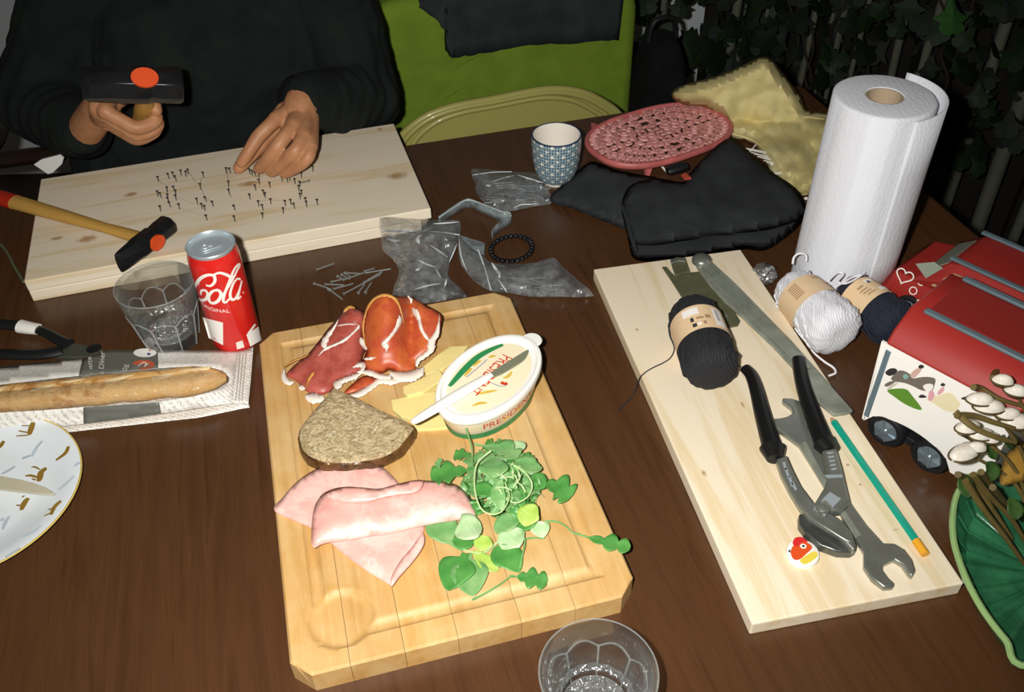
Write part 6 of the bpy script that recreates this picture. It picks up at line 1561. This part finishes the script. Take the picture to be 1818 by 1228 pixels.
for i, (u, v, r) in enumerate(poles):
    d_ = ray(u, v); tpar = (scr0-EYE-sn*random.uniform(.02, .06)).dot(sn)/d_.dot(sn); p = EYE+d_*tpar
    lean = V((random.uniform(-.03, .03), 0, 0))
    o = obj('plant_pole', tube([V((p.x, p.y, FLOOR))-lean, V((p.x, p.y, 0)), V((p.x, p.y, .75))+lean], r, 12), m_pole, None, world=True)
    tag(o, 'weathered upright pole, %s behind the table' % ('leftmost among the ivy', 'wide pale one left of the yellow bag', 'thin one beside the wide pale pole', 'thin one above the yellow bag corner', 'thin one left of the towel roll', 'second thin one left of the towel roll', 'third thin one left of the towel roll', 'fourth thin one just left of the towel roll', 'fifth thin one above the towel roll edge', 'thin one above the towel roll', 'middling one above the towel core', 'middling one at the right of the towel roll', 'thick one right of the towel roll', 'thickest one above the toy car', 'rightmost one above the toy car')[i], 'pole', 'poles of the plant screen')
ivy = thing('ivy_plant', 'dark trailing ivy growing over the screen behind the table', 'ivy', (scr0.x+.4, scr0.y-.12, FLOOR))
LV = [m_leaf('ivy_dark', '#0c160d', '#121d11', .6), m_leaf('ivy_mid', '#14260f', '#1c3016', .55), m_leaf('ivy_light', '#2f5a2c', '#3d6a30', .5)]
lob = [(0, 0), (.10, -.05), (.30, -.02), (.42, .14), (.36, .30), (.60, .42), (.34, .52), (.20, .62), (.10, .86), (0, 1.0)]
ivp = [(x, y) for x, y in lob] + [(-x, y) for x, y in lob[-2:0:-1]]
base_leaf = None; leafmesh = []
for k_ in range(3):
    b = bmesh.new(); vv = [b.verts.new((x, y, -.12*abs(x)+.05*math.sin(y*3+k_))) for x, y in ivp]
    c_ = b.verts.new((0, .42, .05))
    for i in range(len(vv)): b.faces.new((vv[i], vv[(i+1) % len(vv)], c_))
    me = bpy.data.meshes.new('ivy_leaf'); b.to_mesh(me); b.free(); me.materials.append(LV[k_]); leafmesh.append(me)
random.seed(21)
def ivyleaf(u, v, back, size, k_, yaw, tilt):
    d_ = ray(u, v); p = EYE+d_*((scr0-EYE-sn*back).dot(sn)/d_.dot(sn))
    o = bpy.data.objects.new('leaf', leafmesh[k_]); COL.objects.link(o); o.parent = ivy
    o.location = p-ivy.location; o.rotation_euler = (math.radians(60)+tilt, random.uniform(-.6, .6), yaw); o.scale = (size,)*3
for i in range(230):
    u = random.uniform(1090, 1818); v = random.uniform(-20, 150) if u < 1420 else random.uniform(-20, 330)
    if u < 1200 and v > 150: continue
    ivyleaf(u, v, random.uniform(.03, .16), random.uniform(.035, .065), random.choice([0, 0, 0, 0, 1]), random.uniform(-1, 1), random.uniform(-.5, .5))
for u, v, s in ((1690,60,.075), (1672,75,.05), (1700,85,.05), (1120,45,.06), (1150,25,.06), (1185,60,.055), (1110,20,.06), (1205,30,.05), (1735,190,.05), (1710,300,.05), (1740,310,.045)):
    ivyleaf(u, v, .18, s, 2 if u == 1690 else 1, random.uniform(-.6, .6), 0)
for i in range(9):
    u = random.uniform(1100, 1800); ps = []
    for j in range(7):
        d_ = ray(u+random.uniform(-18, 18), -40+j*45); ps.append(EYE+d_*((scr0-EYE-sn*random.uniform(.05, .1)).dot(sn)/d_.dot(sn)))
    obj('vine_stem', tube(smooth_path(ps, 4), .003, 6), M('vine_brown', '#2a2113', .8), ivy, world=True)

# black bag standing beside the green chair
bc_ = PY(1168, 150, 1.80); bkp = thing('backpack', 'black bag standing beside the green chair', 'bag', (bc_.x, bc_.y, FLOOR), TA)
bb_ = bmesh.new(); bmesh.ops.create_icosphere(bb_, subdivisions=4, radius=1)
ztb = PY(1150, 62, 1.80).z-FLOOR
for v_ in bb_.verts:
    c_ = v_.co; q = V([math.copysign(abs(x)**.62, x) for x in c_]); q *= 1+.03*noise.noise(c_*3)
    v_.co = V((q.x*.056, q.y*.08, ztb/2+q.z*ztb/2))
obj('bag_body', bb_, m_cloth('black_nylon', '#0f0f11', '#161618', 200, .3), bkp)
obj('carry_handle', tube(smooth_path([V((-.03, 0, ztb-.01)), V((-.02, 0, ztb+.03)), V((.02, 0, ztb+.03)), V((.03, 0, ztb-.01))], 5), .006, 8), MC['black_grip'], bkp)
# ------------------------------------------------------------------ the seated person
def blob(pts, rad, n=16, flat=1.0, up=None, sub=5):
    """closed tapered capsule through pts"""
    ps = smooth_path(pts, sub); L = len(ps); R = []
    for i in range(L):
        t = i/(L-1)*(len(rad)-1); k_ = min(len(rad)-2, int(t)); R.append(rad[k_]+(rad[k_+1]-rad[k_])*(t-k_))
    d0 = (ps[0]-ps[1]).normalized(); d1 = (ps[-1]-ps[-2]).normalized(); P2, R2 = [], []
    for a in (86, 60, 30): P2.append(ps[0]+d0*R[0]*math.sin(math.radians(a))); R2.append(R[0]*math.cos(math.radians(a)))
    P2 += ps; R2 += R
    for a in (30, 60, 86): P2.append(ps[-1]+d1*R[-1]*math.sin(math.radians(a))); R2.append(R[-1]*math.cos(math.radians(a)))
    return tube(P2, R2, n, flat=flat, up=up)
def ellip(c, rx, ry, rz, m=None, n=20):
    d = lathe([(math.sin(math.pi*i/12), -math.cos(math.pi*i/12)) for i in range(13)], n)
    mm = Matrix.Translation(c) @ (m.to_4x4() if m else Matrix.Identity(4)) @ Matrix.Diagonal((rx, ry, rz, 1)); return xf(d, mm)
def remesh(parts, voxel, smooth=3, disp=None):
    v, f = join(*parts); me = bpy.data.meshes.new('tmp'); me.from_pydata([tuple(p) for p in v], [], f); me.update()
    b = bmesh.new(); b.from_mesh(me); bmesh.ops.recalc_face_normals(b, faces=b.faces[:]); b.to_mesh(me); b.free()
    o = bpy.data.objects.new('tmp', me); COL.objects.link(o)
    m = o.modifiers.new('r', 'REMESH'); m.mode = 'VOXEL'; m.voxel_size = voxel
    if smooth: s = o.modifiers.new('s', 'SMOOTH'); s.iterations = smooth; s.factor = .5
    dg = bpy.context.evaluated_depsgraph_get(); ev = o.evaluated_get(dg); m2 = ev.to_mesh()
    r = ([v_.co.copy() for v_ in m2.vertices], [tuple(p.vertices) for p in m2.polygons])
    bpy.data.objects.remove(o); bpy.data.meshes.remove(me)
    return r
m_skin = M('skin', '#c08a62', .5, sss=.12, col2='#b27a55', vs=50, bump=.12, bs=220)
m_knit = m_cloth('black_green_sweater', '#141917', '#1b211e', 320, .7)
PX0 = V((-.475, 1.475, 0))
fdir = -TY; rdir = -TX             # facing the table; the person's right is on the photo's left
person = thing('person', 'person in a dark sweater hammering nails into the pine plank', 'person', (PX0.x, PX0.y, FLOOR))
sR, eR, wR = V((-.665, 1.455, .225)), V((-.745, 1.345, .070)), V((-.628, 1.232, .080))
sL, eL, wL = V((-.295, 1.485, .220)), V((-.232, 1.395, .045)), P(541, 178, .112)
pel, bel, che, nek, hed = V((-.455, 1.56, -.26)), V((-.465, 1.51, -.08)), V((-.475, 1.475, .10)), V((-.475, 1.45, .30)), V((-.470, 1.395, .415))
kR, kL = V((-.58, 1.20, -.26)), V((-.29, 1.28, -.26)); fR, fL = V((-.58, 1.25, FLOOR+.06)), V((-.29, 1.33, FLOOR+.06))
# ---- right hand: fist round the hammer handle
HC = PY(238, 209, 1.168)                                  # middle of the fist
HD = PY(236, 150, 1.095)                                  # middle of the hammer head
hx_ = (HD-HC).normalized(); e1 = (RGT*.985+UPV*.10); e1 = (e1-hx_*e1.dot(hx_)).normalized(); e2 = hx_.cross(e1)
if e2.dot(EYE-HC) < 0: e2 = -e2
def L_(a, b, c): return HC + e1*a + e2*b + hx_*c
hand1 = []
for k_, (off, sc) in enumerate(((.031, 1.0), (.011, 1.06), (-.009, 1.0), (-.028, .86))):
    mcp, pip, dip, tip = L_(-.035, .004-.002*k_, off), L_(.004*sc, .0255*sc, off+.001), L_(.028*sc, .013*sc, off+.001), L_(.020*sc, -.008, off)
    hand1.append(blob([mcp, mcp.lerp(pip, .5)+e2*.002, pip, dip, tip], [.0108*sc, .0098*sc, .0102*sc, .0088*sc, .0076*sc], 14, sub=6))
    hand1.append(blob([L_(-.034, -.016, off*.55-.004), mcp], [.014, .0118], 14))
hand1.append(blob([L_(-.040, -.012, -.010), L_(-.020, -.024, .006), L_(.004, -.026, .030), L_(.022, -.012, .042), L_(.028, .004, .044)], [.016, .0135, .011, .0102, .0085], 14))
hand1.append(blob([L_(-.040, -.006, .018), L_(-.040, -.008, -.022)], [.0175, .0165], 14)); hand1.append(blob([L_(-.030, -.022, .010), L_(-.030, -.022, -.024)], [.015, .015], 14))
hand1.append(blob([wR, L_(-.042, -.022, -.026), L_(-.036, -.012, -.006)], [.026, .024, .020], 16, sub=6))
h1 = remesh(hand1, .0022, 2)
# ---- left hand: fingers reaching down to pinch a nail
Q_ = lambda x, y, z: P(380+x/7.225, 160+y/7.225, z)
hand2 = []
fin = (([(800,372,.106), (690,475,.101), (560,610,.090), (440,800,.074), (350,925,.061)], [.0110, .0104, .0104, .0092, .0080]),
       ([(1010,470,.107), (900,610,.102), (780,760,.090), (660,910,.070), (575,1005,.053)], [.0112, .0106, .0106, .0094, .0082]),
       ([(1150,590,.101), (1080,720,.096), (990,830,.086), (850,960,.066), (735,1050,.049)], [.0108, .0102, .0104, .0092, .0080]),
       ([(1235,730,.090), (1215,840,.084), (1140,930,.074), (1010,1020,.058), (900,1075,.046)], [.0098, .0092, .0092, .0082, .0070]))
wrist2 = wL
for pts, rr_ in fin:
    ps = [Q_(*q) for q in pts]; hand2.append(blob(ps, rr_, 14, sub=6)); hand2.append(blob([ps[0], ps[0].lerp(wrist2, .55)-V((0, 0, .006)), wrist2.lerp(ps[0], .15)], [rr_[0]*1.12, .0165, .020], 14))
hand2.append(blob([Q_(940,300,.098), Q_(760,480,.084), Q_(560,720,.066), Q_(400,900,.053), Q_(315,1000,.046)], [.019, .0150, .0120, .0105, .0085], 14, sub=6))
hand2.append(blob([Q_(960,420,.096), Q_(1120,560,.090), Q_(1200,680,.080)], [.015, .016, .014], 14))
el2 = (eL-wL).normalized()
hand2.append(blob([wrist2.lerp(Q_(1010,470,.100), .45), wrist2, wrist2+el2*.06], [.024, .0255, .028], 16))
h2 = remesh(hand2, .0022, 2)
# ---- the rest of the body
fw_ = fdir
body = [blob([pel, bel, che, nek-V((0, 0, .06))], [.135, .125, .135, .075], 20, .72, V((0, 0, 1)) if False else None), blob([sR, sL], [.055, .055], 16), blob([nek-V((0, 0, .05)), nek+V((0, -.01, .04)), hed], [.058, .050, .055], 16),
        blob([sR, eR], [.050, .040]), blob([eR, wR], [.040, .026]), blob([sL, eL], [.050, .040]), blob([eL, wL], [.040, .027]),
        blob([pel-rdir*-.08, kR], [.085, .058]), blob([kR, fR], [.055, .038]), blob([pel-rdir*.08, kL], [.085, .058]), blob([kL, fL], [.055, .038]),
        blob([fR, fR+fw_*.16-V((0, 0, .025))], [.038, .030]), blob([fL, fL+fw_*.16-V((0, 0, .025))], [.038, .030])]
hm_ = Matrix((TX, TY, V((0, 0, 1)))).transposed() @ Matrix.Rotation(.45, 3, 'X')
H_ = lambda x, y, z: hed + hm_ @ V((x, y, z))
body += [ellip(H_(0, .012, .045), .074, .094, .100, hm_), ellip(H_(0, -.022, -.020), .058, .070, .085, hm_), blob([H_(0, -.088, .030), H_(0, -.108, -.004), H_(0, -.092, -.012)], [.009, .013, .010], 10), ellip(H_(.077, .012, .018), .010, .022, .033, hm_), ellip(H_(-.077, .012, .018), .010, .022, .033, hm_), ellip(H_(0, -.078, -.052), .026, .014, .009, hm_), ellip(H_(.032, -.082, .042), .022, .010, .007, hm_), ellip(H_(-.032, -.082, .042), .022, .010, .007, hm_)]
bd = remesh(body, .008, 4)
obj('body', join(bd, h1, h2), m_skin, person, world=True)
for s in (-1, 1): obj('eye', ellip(H_(.031*s, -.080, .026), .011, .009, .008, hm_), M('eye_white', '#e9e4dc', .2), person, world=True); 
for s in (-1, 1): obj('iris', ellip(H_(.031*s, -.087, .024), .005, .003, .005, hm_), M('iris_brown', '#2c1b10', .2), person, world=True)
obj('hair', remesh([ellip(H_(0, .022, .066), .083, .098, .094, hm_), ellip(H_(0, .050, .010), .080, .075, .085, hm_)], .006, 2), m_cloth('dark_brown_hair', '#22170f', '#32221a', 180, .8), person, world=True)
# sweater over torso and sleeves
def lerp3(a, b, t): return a.lerp(b, t)
cuffR = wR.lerp(eR, .10); cuffL = wL.lerp(eL, .06)
swe = [blob([pel+V((0, 0, .03)), bel, che, nek-V((0, 0, .085))], [.150, .155, .152, .095], 24)] + [blob([pel+TX*s_*.10+V((0, 0, .03)), bel+TX*s_*.10+fdir*.02, che+TX*s_*.085+fdir*.01, che+TX*s_*.05+V((0, 0, .10))], [.130, .135, .125, .090], 20) for s_ in (-1, 1)] + [ blob([sR+V((.01, 0, 0)), che+V((0, 0, .115)), sL-V((.01, 0, 0))], [.066, .100, .066], 18),
       blob([sR, sR.lerp(eR, .5)+rdir*.006, eR], [.070, .064, .058], 18), blob([eR, eR.lerp(wR, .5)-V((0, 0, .006)), cuffR], [.058, .052, .042], 18),
       blob([sL, sL.lerp(eL, .5)-rdir*.004, eL], [.070, .064, .058], 18), blob([eL, eL.lerp(wL, .5)-V((0, 0, .004)), cuffL], [.058, .050, .040], 18),
       blob([V((-.66, 1.44, -.20)), V((-.62, 1.42, -.06)), V((-.60, 1.44, .06))], [.130, .130, .110], 18), blob([V((-.33, 1.48, -.18)), V((-.34, 1.46, -.04))], [.130, .125], 18), blob([nek-V((0, 0, .075)), nek-V((0, 0, .02))], [.080, .066], 18)]
sv, sf = remesh(swe, .007, 5)
def wr_(p):
    q = p*1.0; n_ = noise.noise(q*16)*.006+noise.noise(q*38)*.003
    # gathered rings near the elbows and cuffs
    for c_, ax_ in ((eL, (wL-eL).normalized()), (eR, (wR-eR).normalized())):
        d = (p-c_); r = d.length
        if r < .20: n_ += .0030*math.sin(d.dot(ax_)*220+3*noise.noise(q*20))*(1-r/.20)
    return n_
sw_me = bpy.data.meshes.new('t'); sw_me.from_pydata([tuple(p) for p in sv], [], sf); sw_me.update()
sv2 = [v_.co+v_.normal*wr_(v_.co) for v_ in sw_me.vertices]; bpy.data.meshes.remove(sw_me)
obj('sweater', (sv2, sf), m_knit, person, world=True)
for c_, o_, r_ in ((cuffR, eR, .041), (cuffL, eL, .039)):
    d_ = (c_-o_).normalized(); obj('cuff', tube([c_-d_*.022, c_+d_*.004, c_+d_*.022, c_+d_*.030], [r_*1.10, r_*1.06, r_*.98, r_*.90], 24, caps=False), m_knit, person, world=True)
tro = [blob([pel+V((0, 0, .03)), pel-V((0, 0, .02))], [.150, .150], 20), blob([pel+rdir*.08, kR], [.100, .075], 18), blob([kR, kR.lerp(fR, .5), fR], [.072, .058, .056], 18), blob([pel-rdir*.08, kL], [.100, .075], 18), blob([kL, kL.lerp(fL, .5), fL], [.072, .058, .056], 18)]
obj('trousers', remesh(tro, .010, 3), m_cloth('black_trousers', '#131416', '#1c1d20', 240, .4), person, world=True)
for f_ in (fR, fL): obj('shoe', remesh([blob([f_-V((0, 0, .02)), f_+fw_*.10-V((0, 0, .025)), f_+fw_*.19-V((0, 0, .03))], [.042, .040, .030], 16)], .006, 2), m_grip, person, world=True)
# the hammer in the raised hand
h2m = hammer('hammer', 'hammer with an orange-marked black head raised in a fist', .120, .042, .158, .0145, .014)
yv = (RGT*.99+UPV*.13); yv = (yv-hx_*yv.dot(hx_)).normalized()
rm = Matrix((hx_, yv, hx_.cross(yv))).transposed()
h2m.rotation_euler = rm.to_euler(); h2m.location = HD
# a dark wooden armchair under the person, its arm showing at the far left
m_cw = M('dark_chair_wood', '#2a1a10', .5, vary=.3, vs=20)
pc_ = V((pel.x, pel.y+.02, 0)); ach = thing('wooden_armchair', 'dark wooden armchair the person sits on', 'chair', (pc_.x, pc_.y, FLOOR), TA)
bev(obj('seat', box(-.21, .21, -.24, .22, .385, .425), m_cw, ach), .01, 2)
for sx_ in (-.19, .19):
    bev(obj('leg', box(sx_-.02, sx_+.02, -.23, -.19, 0, .385), m_cw, ach), .004); bev(obj('leg', box(sx_-.02, sx_+.02, .20, .24, 0, .95), m_cw, ach), .004)
bev(obj('backrest', box(-.17, .17, .205, .235, .62, .93), m_cw, ach), .006)
a0, a1 = PY(-30, 285, 1.34), PY(110, 272, 1.30)
arm_h = a0.z-FLOOR
obj('armrest', tube(smooth_path([a0+V((-.04, .16, -.01)), a0+V((-.01, .07, 0)), a0, a0.lerp(a1, .6), a1], 5), lambda t_: .018, 10, flat=.7, up=V((0, 0, 1))), m_cw, ach, world=True)
tg0 = PY(87, 292, 1.285); dxx = RGT; up_ = UPV
pl_ = [PY(u, v, 1.235) for u, v in ((60,292),(74,283),(106,275),(113,281),(110,291),(93,307),(85,309))]
b = bmesh.new(); fr = [b.verts.new(p) for p in pl_]; bk = [b.verts.new(p+V((0, .003, 0))) for p in pl_]; b.faces.new(fr); b.faces.new(bk[::-1])
for i in range(len(pl_)): j = (i+1) % len(pl_); b.faces.new((fr[i], bk[i], bk[j], fr[j]))
bmesh.ops.recalc_face_normals(b, faces=b.faces[:])
tag(obj('glint_card', b, m_pl, None, world=True), 'white card standing in for a bright glint at the arm of the dark chair, far left', 'card')  # flat white card put in for a glossy glint
